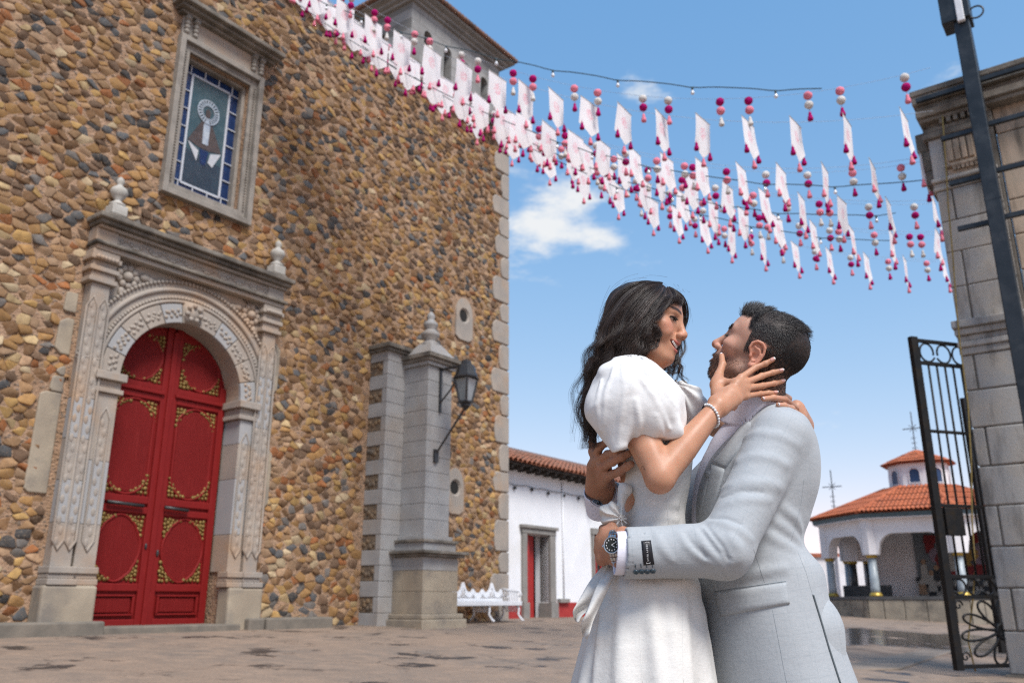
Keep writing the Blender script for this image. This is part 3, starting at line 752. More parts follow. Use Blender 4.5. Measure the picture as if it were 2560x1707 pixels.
# ---------------------------------------------------------------- round-headed niches in the end bay
for (cx_, z0, z1, hw, hz_) in ((15.64, 7.08, 8.18, .32, 7.72), (15.42, 2.86, 3.92, .29, 3.46)):
    ni = MB(); oc = arc(cx_, hz_, .2, 0, 2 * math.pi, 24)[:-1]
    ou = []
    for (x, z) in oc:
        t = math.atan2(z - hz_, x - cx_); ca, sa = math.cos(t), math.sin(t)
        lim = min(hw / max(abs(ca), 1e-6), ((z1 - hz_) if sa > 0 else (hz_ - z0)) / max(abs(sa), 1e-6))
        if sa > 0: lim = min(lim, math.sqrt(1 / ((ca / hw) ** 2 + (sa / (z1 - hz_)) ** 2)))
        ou.append((cx_ + lim * ca, hz_ + lim * sa))
    for k in range(24): ni.prism([oc[k], oc[(k + 1) % 24], ou[(k + 1) % 24], ou[k]], -.05, .12)
    nic = ni.build('niche_surround', M_CANT, CH)
    MB().prism(arc(cx_, hz_, .205, 0, 2 * math.pi, 24)[:-1], -.0, .0).build('niche_recess', M_DARK, nic) if False else None
    rm = MB(); n_ = 20
    V = [(cx_ + .2 * math.cos(2 * math.pi * k / n_), -.05, hz_ + .2 * math.sin(2 * math.pi * k / n_)) for k in range(n_)] + [(cx_ + .15 * math.cos(2 * math.pi * k / n_), .0, hz_ + .15 * math.sin(2 * math.pi * k / n_)) for k in range(n_)]
    rm.add(V, [(k, (k + 1) % n_, (k + 1) % n_ + n_, k + n_) for k in range(n_)]); rm.build('niche_reveal', M_CANT, nic, True)
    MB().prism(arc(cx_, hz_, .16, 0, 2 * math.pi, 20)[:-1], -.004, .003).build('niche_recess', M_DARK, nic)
# ---------------------------------------------------------------- buttress with pedestal and finial
BU = empty('buttress', parent=CH)
M_INFILL = simple('dark_rubble_infill', (.20, .15, .10), (.10, .08, .062), 7, .9, .6, 14, dist=.03, c3=(.21, .13, .07), s3=9)
def bb_(name, s0, s1, n0, n1, z0, z1, mat=M_CANT_G, bev=.008): return cbox(name, s0, s1, n0, n1, z0, z1, mat, BU, bev)
z = .42; k = 0
while z < 6.0:
    h = .30
    if k % 2 == 0: bb_('ashlar_block', 12.56, 13.6, 0, .53, z, z + h - .006)
    else:
        bb_('ashlar_block', 12.86, 13.6, 0, .53, z, z + h - .006)
        bb_('ashlar_block', 12.562, 12.858, .38, .53, z, z + h - .006)
        cbox('rubble_infill', 12.575, 12.856, 0, .379, z, z + h - .006, M_INFILL, BU, .01)
    z += h; k += 1
rr_ = np.random.default_rng(3)
for q in range(44):
    row = q // 4; z = .42 + .3 * (2 * (row % 10) + 1) + .06 + rr_.uniform(0, .16); nn = .05 + (q % 4) * .09
    r = rr_.uniform(.045, .08); m_ = MB().sphere((12.575, -nn, z), r, 8, 5, (.35, .9, .8)); m_.build('stone', simple('infill_stone', (.10, .085, .07), (.2, .13, .07), 3, .85, .2) if q == 0 else bpy.data.materials['infill_stone'], BU, True)
bb_('cap_moulding', 12.5, 13.66, 0, .60, 6.02, 6.09, M_CORN); bb_('cap_moulding', 12.46, 13.7, 0, .65, 6.092, 6.18, M_CORN)
z = 2.2; k = 0
while z < 5.9:
    h = .32
    if k % 2: bb_('ashlar_block', 13.09, 13.85, .531, 1.2, z, z + h - .005)
    else: bb_('ashlar_block', 13.09, 13.5, .531, 1.2, z, z + h - .005); bb_('ashlar_block', 13.505, 13.85, .531, 1.2, z, z + h - .005)
    z += h; k += 1
bb_('cap_moulding', 13.03, 13.91, .5, 1.26, 5.722, 5.80, M_CANT_G); bb_('cap_moulding', 12.99, 13.95, .5, 1.31, 5.802, 5.88, M_CORN); bb_('cap_moulding', 12.95, 13.99, .5, 1.36, 5.882, 5.97, M_CORN)
MB().frustum((13.05, 13.9, -1.28, -.5, 5.972), (13.3, 13.64, -1.05, -.72, 6.3)).build('cap_pyramid', M_CANT_G, BU)
MB().lathe([(.19, 6.25), (.2, 6.32), (.13, 6.36), (.12, 6.4), (.2, 6.48), (.21, 6.55), (.12, 6.62), (.1, 6.66), (.16, 6.72), (.16, 6.78), (.08, 6.85), (.07, 6.88), (.1, 6.93), (.07, 7.0), (.015, 7.06)], (13.47, -.88, 0), 16).build('finial', M_CANT_G, BU, True)
for (z0, z1, e) in ((.40, .60, .14), (.602, .70, .09)): bb_('pedestal_base', 12.94 - e, 14.0 + e, .4, 1.34 + e, z0, z1, M_PLINTH, .02)
z = .702
for h, m__ in ((.42, M_PLINTH), (.40, M_PLINTH), (.26, M_CANT_G)):
    bb_('ashlar_block', 12.94, 13.5, .4, 1.34, z, z + h - .005, m__); bb_('ashlar_block', 13.504, 14.0, .4, 1.34, z, z + h - .005, m__); z += h
bb_('pedestal_cap', 12.86, 14.1, .4, 1.44, 1.782, 1.84, M_CORN); bb_('pedestal_cap', 12.80, 14.17, .4, 1.5, 1.842, 1.90, M_CORN)
bb_('pedestal_cap', 12.98, 13.96, .4, 1.31, 1.902, 2.06, M_CANT_G); bb_('pedestal_cap', 12.94, 14.0, .4, 1.35, 2.062, 2.12, M_CORN); bb_('pedestal_cap', 13.03, 13.91, .4, 1.26, 2.122, 2.198, M_CANT_G)
# ---------------------------------------------------------------- bell tower
TW = empty('bell_tower', CH.matrix_world @ Vector((0, 0, 0)), math.pi / 2 - WAZ); TW.location = CH.location
tag(TW, 'pale stone bell tower with arched openings and tiled roof behind the church', 'tower')
M_TOWER = None
def tower_mat():
    m, t, b = new_mat('tower_ashlar'); v = t.coord('Object')
    br = t.n('ShaderNodeTexBrick', {'Vector': t.n('ShaderNodeMapping', {'Vector': v, 'Rotation': (math.pi / 2, 0, 0)}).outputs[0], 'Color1': (.31, .305, .295, 1), 'Color2': (.25, .248, .243, 1), 'Mortar': (.17, .165, .155, 1), 'Scale': 1.0, 'Mortar Size': .012, 'Brick Width': .75, 'Row Height': .36})
    n1 = t.noise(v, 1.2, 6, .6)
    c = t.mix(t.ramp(n1, [(.45, (0, 0, 0)), (.75, (.7, .7, .7))]), br.outputs['Color'], (.15, .14, .13))
    bp = t.n('ShaderNodeBump', {'Strength': .3, 'Distance': .02, 'Height': t.noise(v, 22, 4)})
    setp(t, b, col=c, rough=.85, spec=.25, normal=bp.outputs[0]); return m
M_TOWER = tower_mat()
tx0, tx1, tn0, tn1, tz0, tz1 = 16.5, 21.0, -3.0, -7.5, 9.0, 18.95
tm = MB().box(tx0 + .3, tx1 - .3, -tn0 + .3, -tn1, tz0, tz1)
def arcade(m_, axis, c0, c1, plane, openings, z0, zt):
    # wall skin with arched slots, thickness .3 (slots open onto the dark core)
    cuts = sorted(openings); last = c0
    def put(u0, u1, za, zb):
        if u1 - u0 < 1e-4 or zb - za < 1e-4: return
        if axis == 'x': m_.box(u0, u1, plane, plane + .3, za, zb)
        else: m_.box(plane, plane + .3, u0, u1, za, zb)
    for (cc, hw, zb_, zs) in cuts:
        put(last, cc - hw, z0, zt); put(cc - hw, cc + hw, z0, zb_)
        A = [(cc + hw * math.cos(math.pi * (1 - k / 10)), zs + hw * math.sin(math.pi * (1 - k / 10))) for k in range(11)]
        for k in range(10):
            q = [A[k], A[k + 1], (A[k + 1][0], zt), (A[k][0], zt)]
            if axis == 'x': m_.prism(q, plane, plane + .3)
            else:
                v = [(plane, x, z_) for x, z_ in q] + [(plane + .3, x, z_) for x, z_ in q]
                m_.add(v, [(0, 1, 2, 3), (7, 6, 5, 4)] + [(i, i + 4, (i + 1) % 4 + 4, (i + 1) % 4) for i in range(4)])
        last = cc + hw
    put(last, c1, z0, zt)
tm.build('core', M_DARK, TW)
sk = MB()
arcade(sk, 'x', tx0 + .301, tx1, -tn0, [(17.28, .19, 16.9, 18.1), (18.24, .19, 16.9, 18.05), (19.19, .19, 16.9, 18.0), (20.16, .19, 16.9, 17.97)], tz0, tz1)
sk.build('wall', M_TOWER, TW)
sk = MB(); arcade(sk, 'y', -tn0, -tn1, tx0, [(-tn0 + 1.3, .22, 16.9, 18.05), (-tn0 + 3.0, .22, 16.9, 18.05)], tz0, tz1); sk.build('wall', M_TOWER, TW)
for (z0, z1, e) in ((16.55, 16.66, .10), (16.662, 16.80, .2), (18.952, 19.05, .1), (19.052, 19.17, .22)):
    MB().box(tx0 - e, tx1 + e, -tn0 - e, -tn1 + e, z0, z1).build('string_course', M_CORN if z0 < 17 else M_TOWER, TW)
M_TILE = simple('clay_roof_tile', (.40, .115, .055), (.27, .085, .045), 7, .85, .3, 30, c3=(.15, .09, .06), s3=3)
M_TILE_OLD = simple('weathered_clay_tile', (.24, .115, .075), (.13, .085, .065), 8, .9, .3, 30, c3=(.06, .05, .045), s3=3)
M_WOOD = simple('dark_eave_timber', (.055, .042, .034), (.03, .025, .02), 6, .8, .3, 30)
e = .45; xc, yc = (tx0 + tx1) / 2, (-tn0 - tn1) / 2
MB().box(tx0 - e + .05, tx1 + e - .05, -tn0 - e + .05, -tn1 + e - .05, 19.172, 19.25).build('eave_board', M_TOWER, TW)
rf = MB().add([(tx0 - e, -tn0 - e, 19.26), (tx1 + e, -tn0 - e, 19.26), (tx1 + e, -tn1 + e, 19.26), (tx0 - e, -tn1 + e, 19.26), (xc, yc, 21.0)], [(0, 1, 4), (1, 2, 4), (2, 3, 4), (3, 0, 4), (3, 2, 1, 0)]).build('roof', M_TILE_OLD, TW)
tl = MB(); nt_ = 34
for k in range(nt_):
    x = tx0 - e + (tx1 - tx0 + 2 * e) * (k + .5) / nt_
    y0 = -tn0 - e
    f_ = 1 - abs(x - xc) / (xc - tx0 + e)
    tl.tube([(x, y0 - .05, 19.28), (x, y0 + (yc - y0) * f_, 19.28 + 1.74 * f_)], .085, 6)
    y = -tn0 - e + (-tn1 + tn0 + 2 * e) * (k + .5) / nt_
    f_ = 1 - abs(y - yc) / (yc + tn0 + e)
    tl.tube([(tx0 - e - .05, y, 19.28), (tx0 - e + (xc - tx0 + e) * f_, y, 19.28 + 1.74 * f_)], .085, 6)
tl.build('tile_rows', M_TILE_OLD, TW, True)['kind'] = 'stuff'

# ================================================================ lantern on the buttress
RZ = math.pi / 2 - WAZ
def church_frame(name, label, cat, group=None):
    o = empty(name, CH.location, RZ); tag(o, label, cat, group); return o
M_LGLASS = simple('lantern_glass', (.22, .27, .29), (.30, .34, .36), 4, .15, 0, spec=.6)
LN = church_frame('wall_lantern', 'dark iron lantern on a bracket from the grey buttress', 'lantern')
lx, ln = 13.46, 1.92
lv = lambda m_: m_
def lbox(name, m_, mat=M_IRON, sm=False): return m_.build(name, mat, LN, sm)
lbox('cap', MB().lathe([(.05, 5.78), (.1, 5.76), (.11, 5.70), (.17, 5.66), (.2, 5.56), (.25, 5.42), (.28, 5.40), (.27, 5.37), (.22, 5.36)], (lx, -ln, 0), 8))
lbox('glass', MB().frustum((lx - .09, lx + .09, -ln - .09, -ln + .09, 4.9), (lx - .165, lx + .165, -ln - .165, -ln + .165, 5.358)), M_LGLASS)
fr = MB()
for (i, j) in ((-1, -1), (1, -1), (1, 1), (-1, 1)): fr.bar((lx + i * .095, -ln + j * .095, 4.89), (lx + i * .17, -ln + j * .17, 5.37), .04)
fr.build('glazing_bar', M_IRON, LN)
lbox('base', MB().lathe([(.14, 4.9), (.15, 4.87), (.1, 4.83), (.11, 4.8), (.05, 4.74), (.02, 4.70)], (lx, -ln, 0), 8))
lbox('wall_bracket', MB().box(lx - .03, lx + .03, -1.24, -1.2, 4.75, 5.70)); lbox('arm', MB().tube([(lx, -1.2, 5.68), (lx, -ln, 5.68)], .028, 8)); lbox('hanger', MB().tube([(lx, -ln, 5.68), (lx, -ln, 5.8)], .02, 8))
lbox('brace', MB().tube([(lx, -1.22, 4.95), (lx, -1.5, 5.2), (lx, -1.75, 5.55), (lx, -1.85, 5.67)], .018, 6))
lbox('lower_stay', MB().tube([(lx - .1, -1.22, 3.85), (lx, -ln + .05, 4.72)], .022, 6)); lbox('stay_plate', MB().box(lx - .16, lx - .04, -1.25, -1.2, 3.68, 3.95))

# ================================================================ white iron bench
M_WIRON = simple('white_painted_iron', (.74, .75, .77), (.66, .67, .69), 9, .45, .2, 60)
BE = church_frame('iron_bench', 'ornate white cast-iron bench against the church wall', 'bench')
bs0, bs1, bn0, bn1, bz = 14.45, 16.98, .28, .78, .5
MB().box(bs0, bs1, -bn1, -bn0, bz + .40, bz + .44).build('seat', M_WIRON, BE, bev=.015)
MB().box(bs0 - .01, bs1 + .01, -bn1 - .03, -bn1 + .001, bz + .34, bz + .44).build('apron', M_WIRON, BE, bev=.01)
# scalloped crest rail
cr = []
nseg = 90
def crest(u):     # u 0..1 along the bench; three bays with tall crests and small intermediate peaks
    k = u * 2.4 + .0
    f = abs((k + .5) % 1 - .5) * 2          # 0 at tall crests, 1 between
    g = 1 - f
    return .62 + .20 * math.exp(-((1 - g) / .16) ** 2) + .08 * math.exp(-((g - .32) / .10) ** 2) + .03 * g
bk = MB(); P0 = [(bs0 + (bs1 - bs0) * k / nseg, crest(k / nseg)) for k in range(nseg + 1)]
for k in range(nseg):
    (xa, ha), (xb, hb) = P0[k], P0[k + 1]
    bk.prism([(xa, bz + ha - .12), (xb, bz + hb - .12), (xb, bz + hb), (xa, bz + ha)], -bn0 + .02, -bn0 + .06)
bk.build('crest_rail', M_WIRON, BE)
MB().box(bs0, bs1, -bn0 + .02, -bn0 + .06, bz + .44, bz + .50).build('lower_rail', M_WIRON, BE)
for k in range(42):
    x = bs0 + .03 + (bs1 - bs0 - .06) * k / 41; u = (x - bs0) / (bs1 - bs0)
    MB().tube([(x, -bn0 + .04, bz + .49), (x + .02, -bn0 + .04, bz + .58), (x, -bn0 + .04, bz + crest(u) - .08)], .016, 6).build('back_spindle', M_WIRON, BE, True)
for x in (bs0 + .05, (bs0 + bs1) / 2 + .1, bs1 - .06):
    for sg, n_ in ((1, bn1 - .04), (-1, bn0 + .04)):
        MB().tube([(x, -n_, bz + .36), (x, -n_ - sg * .02, bz + .24), (x, -n_ - sg * .0, bz + .16), (x, -n_ - sg * .06, bz + .08), (x, -n_ - sg * .12, bz + .02), (x, -n_ - sg * .16, bz + .02)], [.034, .03, .026, .024, .03, .022], 8).build('leg', M_WIRON, BE, True)
    lt = MB()
    for q in range(8): lt.tube([(x, -bn0 - .06 - q * .05, bz + .36), (x, -bn0 - .12 - q * .04, bz + .2)], .012, 5)
    lt.build('leg_tracery', M_WIRON, BE, True)
for x in (bs0 + .02, bs1 - .02):
    MB().tube([(x, -bn0 + .03, bz + .72), (x, -bn0 - .2, bz + .68), (x, -bn1 + .02, bz + .66), (x, -bn1 - .03, bz + .58), (x, -bn1 + .05, bz + .54)], .026, 8).build('armrest', M_WIRON, BE, True)
    tr = MB()
    for q in range(6):
        tr.tube([(x, -bn0 - .06 - q * .07, bz + .44), (x, -bn0 - .03 - q * .07, bz + .56), (x, -bn0 - .07 - q * .07, bz + .67)], .012, 5)
    tr.build('arm_tracery', M_WIRON, BE, True)

# ================================================================ whitewashed house
M_WWASH = simple('whitewash', (.78, .79, .81), (.72, .73, .755), 1.6, .85, .25, 14, dist=.01, c3=(.66, .65, .63), s3=.6)
M_DADO = simple('red_dado_paint', (.30, .022, .022), (.36, .035, .03), 4, .7, .2)
M_GST = simple('grey_door_stone', (.25, .235, .215), (.20, .19, .175), 4, .8, .3, 40)
HO = church_frame('white_house', 'whitewashed single-storey house with clay tile eave and red door', 'house')
def hb(name, s0, s1, n0, n1, z0, z1, mat, bev=0.0): return MB().box(s0, s1, -n1, -n0, z0, z1).build(name, mat, HO, bev=bev)
hn = -1.0
hw_ = MB()
for (s0, s1, z0, z1) in ((16.5, 19.66, .2, 4.5), (19.66, 20.78, 2.72, 4.5), (20.78, 23.25, .2, 4.5), (23.25, 24.5, .2, .95), (23.25, 24.5, 2.9, 4.5), (24.5, 34, .2, 4.5)): hw_.box(s0, s1, -hn, -hn + .45, z0, z1)
hw_.box(16.5, 34, -hn + 3, -hn + 8, .2, 4.5)
hw_.build('wall', M_WWASH, HO)
hb('dado', 16.6, 19.44, hn - .1, hn + .03, .2, .9, M_DADO); hb('dado', 21.08, 23.6, hn - .1, hn + .03, .2, .9, M_DADO); hb('dado', 23.7, 33, hn - .1, hn + .03, .2, .9, M_DADO)
hb('dado_stripe', 22.2, 22.3, hn - .1, hn + .034, .2, .9, M_WWASH)
DF = empty('doorcase', parent=HO)
for a in ((19.46, 19.66, hn - .3, hn + .08, .9, 2.72), (20.78, 21.06, hn - .3, hn + .08, .9, 2.72)): MB().box(a[0], a[1], -a[3], -a[2], a[4], a[5]).build('jamb', M_GST, DF, bev=.012)
for a in ((19.42, 19.7, hn - .3, hn + .13, .3, .898), (20.74, 21.1, hn - .3, hn + .13, .3, .898)): MB().box(a[0], a[1], -a[3], -a[2], a[4], a[5]).build('plinth', M_GST, DF, bev=.012)
MB().box(19.44, 21.08, -hn - .09, -hn + .3, 2.722, 2.86).build('lintel', M_GST, DF, bev=.012); MB().box(19.38, 21.14, -hn - .14, -hn + .3, 2.862, 2.95).build('lintel', M_GST, DF, bev=.012)
M_HRED = simple('house_door_red', (.36, .025, .022), (.29, .02, .02), 6, .5, .15)
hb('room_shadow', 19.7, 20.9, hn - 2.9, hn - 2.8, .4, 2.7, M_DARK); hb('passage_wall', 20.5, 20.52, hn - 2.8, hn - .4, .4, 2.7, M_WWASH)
MB().box(19.67, 20.03, -hn + .12, -hn + .17, .42, 2.70).build('door_leaf', M_HRED, DF, bev=.01)
MB().box(20.24, 20.49, -hn + .30, -hn + .35, .42, 2.70).build('door_leaf', M_HRED, DF, bev=.01)
for z0, z1 in ((.55, 1.1), (1.25, 2.1), (2.22, 2.6)): MB().box(19.72, 19.93, -hn + .108, -hn + .119, z0, z1).build('door_panel', M_HRED, DF, bev=.008)
# window with grille
WF = empty('window', parent=HO)
hbw = lambda name, a, mat: MB().box(a[0], a[1], -a[3], -a[2], a[4], a[5]).build(name, mat, WF)
for a in ((23.12, 23.25, hn - .2, hn + .06, .95, 2.9), (24.5, 24.63, hn - .2, hn + .06, .95, 2.9)): hbw('frame', a, M_GST)
hbw('frame', (23.1, 24.65, hn - .2, hn + .08, 2.9, 3.08), M_GST); hbw('sill', (23.1, 24.65, hn - .2, hn + .1, .85, .95), M_GST)
hbw('pane', (23.25, 24.5, hn - .2, hn - .18, .95, 2.9), simple('dark_green_glass', (.015, .03, .025), (.02, .035, .035), 3, .15, 0))
for x in (23.3, 23.62, 23.94, 24.26, 24.48): hbw('mullion', (x - .03, x + .03, hn - .179, hn - .12, .95, 2.9), M_HRED)
for z in (1.3, 1.78, 2.26, 2.7): hbw('mullion', (23.25, 24.5, hn - .178, hn - .13, z - .035, z + .035), M_HRED)
hbw('rail', (21.2, 21.7, hn, hn + .12, .9, 1.0), M_GST)
MB().tube([(21.52, -hn - .03, 4.3), (21.52, -hn - .03, 1.0)], .022, 6).build('conduit', M_WWASH, HO, True)
# eave: rafters, boards, rows of barrel tiles
for k in range(38):
    x = 16.8 + k * .42
    MB().box(x, x + .09, -hn - .42, -hn + .3, 4.36, 4.46).build('rafter', M_WOOD, HO)
hb('eave_board', 16.5, 33, hn - .3, hn + .46, 4.462, 4.50, M_WOOD)
MB().add([(16.4, -hn - .5, 4.51), (33, -hn - .5, 4.51), (33, -hn + 4.5, 6.3), (16.4, -hn + 4.5, 6.3), (33, -hn + 9, 4.5), (16.4, -hn + 9, 4.5)], [(0, 1, 2, 3), (3, 2, 4, 5)]).build('roof', M_TILE_OLD, HO)
rt = random.Random(4)
def barrel(m_, x, y0, z0, y1, z1, r):
    d = Vector((0, y1 - y0, z1 - z0)); n_ = Vector((0, -d.z, d.y)).normalized()
    v = []
    for t, rr in ((0, r * 1.08), (1, r * .9)):
        c = Vector((x, y0, z0)) + d * t
        for k in range(6):
            a = math.pi * k / 5; v.append(c + Vector((math.cos(a) * rr, 0, 0)) + n_ * math.sin(a) * rr)
    m_.add(v, [(k, k + 1, k + 7, k + 6) for k in range(5)])
M_TILE_MIX = simple('mixed_clay_tile', (.37, .14, .08), (.20, .105, .07), 2.2, .88, .3, 30, c3=(.09, .07, .055), s3=3.5)
tj = bpy.data.meshes.new('roof_tile'); tj_m = MB(); barrel(tj_m, 0, 0, 0, .46, .165, .095)
tj.from_pydata(tj_m.v, [], tj_m.f); tj.materials.append(M_TILE_MIX); tj.shade_smooth()
rest = MB()
for row in range(6):
    for k in range(66):
        x = 16.5 + k * .215 + rt.uniform(-.012, .012); y = -hn - .56 + row * .40; z = 4.50 + row * .143 + .012 * (row > 0) + rt.uniform(0, .012)
        if x > 29.5: continue
        if row < 4 and 17.9 < x < 24.8:
            t_ = link('roof_tile', tj, HO); t_.location = (x, y, z); t_.rotation_euler = (0, rt.uniform(-.05, .05), rt.uniform(-.03, .03))
        else: barrel(rest, x, y, z, y + .46, z + .165, .095)
rest.build('roof_tiles', M_TILE_MIX, HO, True)['kind'] = 'stuff'
# string of small lamps along the wall
for k in range(7):
    x = 18.3 + k * .82
    MB().sphere((x, -hn - .05, 3.95 - .05 * abs(math.sin(k * 1.4))), .05, 8, 6).build('lamp_bulb', M_IRON, HO, True)
MB().tube([(17.8 + k * .27, -hn - .04, 4.02 - .04 * abs(math.sin(k * .9))) for k in range(22)], .008, 5).build('lamp_cable', M_IRON, HO)
MB().lathe([(.02, 3.62), (.12, 3.6), (.15, 3.5), (.09, 3.42), (.1, 3.3), (.05, 3.26)], (22.9, -hn - .2, .45), 8).build('wall_lamp', M_IRON, HO)

# ================================================================ octagonal pavilion (kiosk)
M_KWHITE = simple('kiosk_white_plaster', (.72, .70, .71), (.66, .64, .65), 1.5, .85, .2, 12, c3=(.58, .55, .55), s3=.7)
M_KSTONE = simple('kiosk_base_stone', (.30, .26, .20), (.21, .185, .15), 2.2, .85, .4, 18, dist=.02, c3=(.10, .09, .075), s3=1.1)
M_KSLAB = simple('dark_slab_stone', (.085, .085, .085), (.06, .06, .062), 4, .6, .2)
M_KCOL = simple('grey_marbled_column', (.36, .40, .42), (.27, .31, .335), 6, .35, .05)
M_KDARK = simple('slate_column', (.05, .055, .06), (.035, .04, .045), 4, .4, .05)
M_TEALT = simple('teal_eave_trim', (.075, .12, .14), (.06, .10, .12), 4, .6, .1)
M_BRASS = simple('brass_collar', (.48, .33, .07), (.4, .27, .05), 8, .4, .1, metal=.4)
M_KTILE = simple('orange_roof_tile', (.47, .135, .055), (.36, .095, .04), 1.1, .85, .3, 30, c3=(.24, .08, .045), s3=2.6)
KX, KY = 17.0, 36.0
KG = ground_z(KX, KY - 3.6)
kaz = math.radians(34)
KI = empty('pavilion', (KX, KY, 0), -kaz); tag(KI, 'white octagonal arcaded pavilion with orange tile roof and cupola', 'pavilion')
# local: -Y faces the plaza
R8 = 3.9
def oct_pt(r, k, z=0.0):        # corners, k=0 is the left corner of the front side
    a = math.radians(-112.5 + 45 * k); return Vector((r * math.cos(a), r * math.sin(a), z))
def oct_prism(name, r0, z0, r1, z1, mat, smooth=False):
    m_ = MB(); v = [oct_pt(r0, k, z0) for k in range(8)] + [oct_pt(r1, k, z1) for k in range(8)]
    m_.add(v, [tuple(range(7, -1, -1)), tuple(range(8, 16))] + [(k, (k + 1) % 8, (k + 1) % 8 + 8, k + 8) for k in range(8)])
    return m_.build(name, mat, KI)
oct_prism('platform', R8 + .55, -.2, R8 + .5, .98, M_KSTONE)
for k in range(8):      # ashlar facing of the platform
    A, B = oct_pt(R8 + .56, k), oct_pt(R8 + .56, (k + 1) % 8); d = (B - A); L_ = d.length; d.normalize(); no_ = Vector((d.y, -d.x, 0))
    if k not in (6, 7, 0, 1): continue
    q = 0.0; jj = 0
    while q < L_ - .05:
        wd = min(rt.uniform(.55, .95), L_ - q)
        m_ = MB(); a = A + d * (q + .012); b = A + d * (q + wd - .012)
        v = [p + no_ * o + Vector((0, 0, z)) for z in (KG - .1, .965) for p, o in ((a, -.02), (b, -.02), (b, .035), (a, .035))]
        m_.add(v, [(3, 2, 1, 0), (4, 5, 6, 7)] + [(i, (i + 1) % 4, (i + 1) % 4 + 4, i + 4) for i in range(4)]); m_.build('facing_stone', M_KSTONE, KI, bev=.02); q += wd
oct_prism('floor_slab', R8 + .62, .982, R8 + .62, 1.10, M_KSLAB)
for k in range(8):
    c = oct_pt(R8, k)
    m_ = MB().lathe([(.17, 1.22), (.165, 1.4), (.15, 2.5)], c, 16).build('column', M_KCOL, KI, True)
    MB().lathe([(.24, 1.10), (.24, 1.16), (.2, 1.2), (.19, 1.24)], c, 16).build('column_base', M_BRASS, m_, True)
    MB().lathe([(.16, 2.5), (.19, 2.52), (.2, 2.58), (.2, 2.62)], c, 16).build('capital', M_BRASS, m_, True)
# arcade walls with basket arches
for k in range(8):
    A, B = oct_pt(R8, k), oct_pt(R8, (k + 1) % 8); d = B - A; L_ = d.length; d.normalize(); no_ = Vector((d.y, -d.x, 0))
    m_ = MB(); n_ = 24; prof = []
    for q in range(n_ + 1):
        u = q / n_; x = .28 + (L_ - .56) * u
        e_ = min(u, 1 - u) * (L_ - .56); rr = .62
        z = 2.62 + (math.sqrt(max(0, rr * rr - (rr - min(e_, rr)) ** 2)) * 1.25)
        prof.append((x, z))
    prof = [(0, 2.62)] + prof + [(L_, 2.62)]
    for (x0, z0), (x1, z1) in zip(prof[:-1], prof[1:]):
        a, b = A + d * x0, A + d * x1
        v = []
        for o in (-.2, .2):
            v += [a + no_ * o + Vector((0, 0, z0)), b + no_ * o + Vector((0, 0, z1)), b + no_ * o + Vector((0, 0, 4.02)), a + no_ * o + Vector((0, 0, 4.02))]
        m_.add(v, [(0, 1, 2, 3), (7, 6, 5, 4), (0, 4, 5, 1), (3, 2, 6, 7)])
    m_.build('arcade', M_KWHITE, KI)
for k in range(8):
    c = oct_pt(R8 + .02, k); m_ = MB(); m_.lathe([(.30, 2.62), (.30, 4.0)], c, 8); m_.build('corner_pier', M_KWHITE, KI)
oct_prism('ceiling', R8 - .1, 3.86, R8 - .1, 3.9, M_KWHITE)
oct_prism('fascia', R8 + .52, 3.98, R8 + .56, 4.14, M_TEALT); oct_prism('soffit', R8 + .5, 3.94, R8 + .5, 3.975, M_KWHITE)
ER, EZ, IR, IZ = R8 + .66, 4.16, 1.42, 5.36
oct_prism('roof', ER, EZ, IR, IZ, M_KTILE)
def tile_rows(r0, z0, r1, z1, per_side, rows, rad, sides, limit):
    cnt = 0; rest = MB()
    for k in range(8):
        A0, B0, A1, B1 = oct_pt(r0, k, z0), oct_pt(r0, (k + 1) % 8, z0), oct_pt(r1, k, z1), oct_pt(r1, (k + 1) % 8, z1)
        c0, c1 = (A0 + B0) / 2, (A1 + B1) / 2; up = (c1 - c0); d = (B0 - A0).normalized(); nrm = d.cross(up).normalized()
        w0 = (B0 - A0).length
        for j in range(rows):
            t0 = j / rows; wj = w0 * (1 - t0) + (B1 - A1).length * t0
            for i in range(per_side):
                x = (i + .5) / per_side * w0 - w0 / 2
                if abs(x) > wj / 2 - .02: continue
                p = c0 + d * x + up * t0 + nrm * (.004 + .01 * (j % 2)); q = p + up * (1.12 / rows) - nrm * .012
                m_ = rest; v = []
                for pp, rr in ((p, rad * 1.1), (q, rad * .9)):
                    for s_ in range(5):
                        a = math.pi * s_ / 4; v.append(pp + d * math.cos(a) * rr + nrm * math.sin(a) * rr)
                fs = [(s_, s_ + 1, s_ + 6, s_ + 5) for s_ in range(4)]
                if k in sides and cnt < limit and j < 5:
                    MB().add(v, fs).build('roof_tile', M_KTILE, KI, True); cnt += 1
                else: rest.add(v, fs)
    rest.build('roof_tiles', M_KTILE, KI, True)['kind'] = 'stuff'
tile_rows(ER + .03, EZ + .02, IR, IZ + .01, 22, 8, .075, (0, 7), 200)
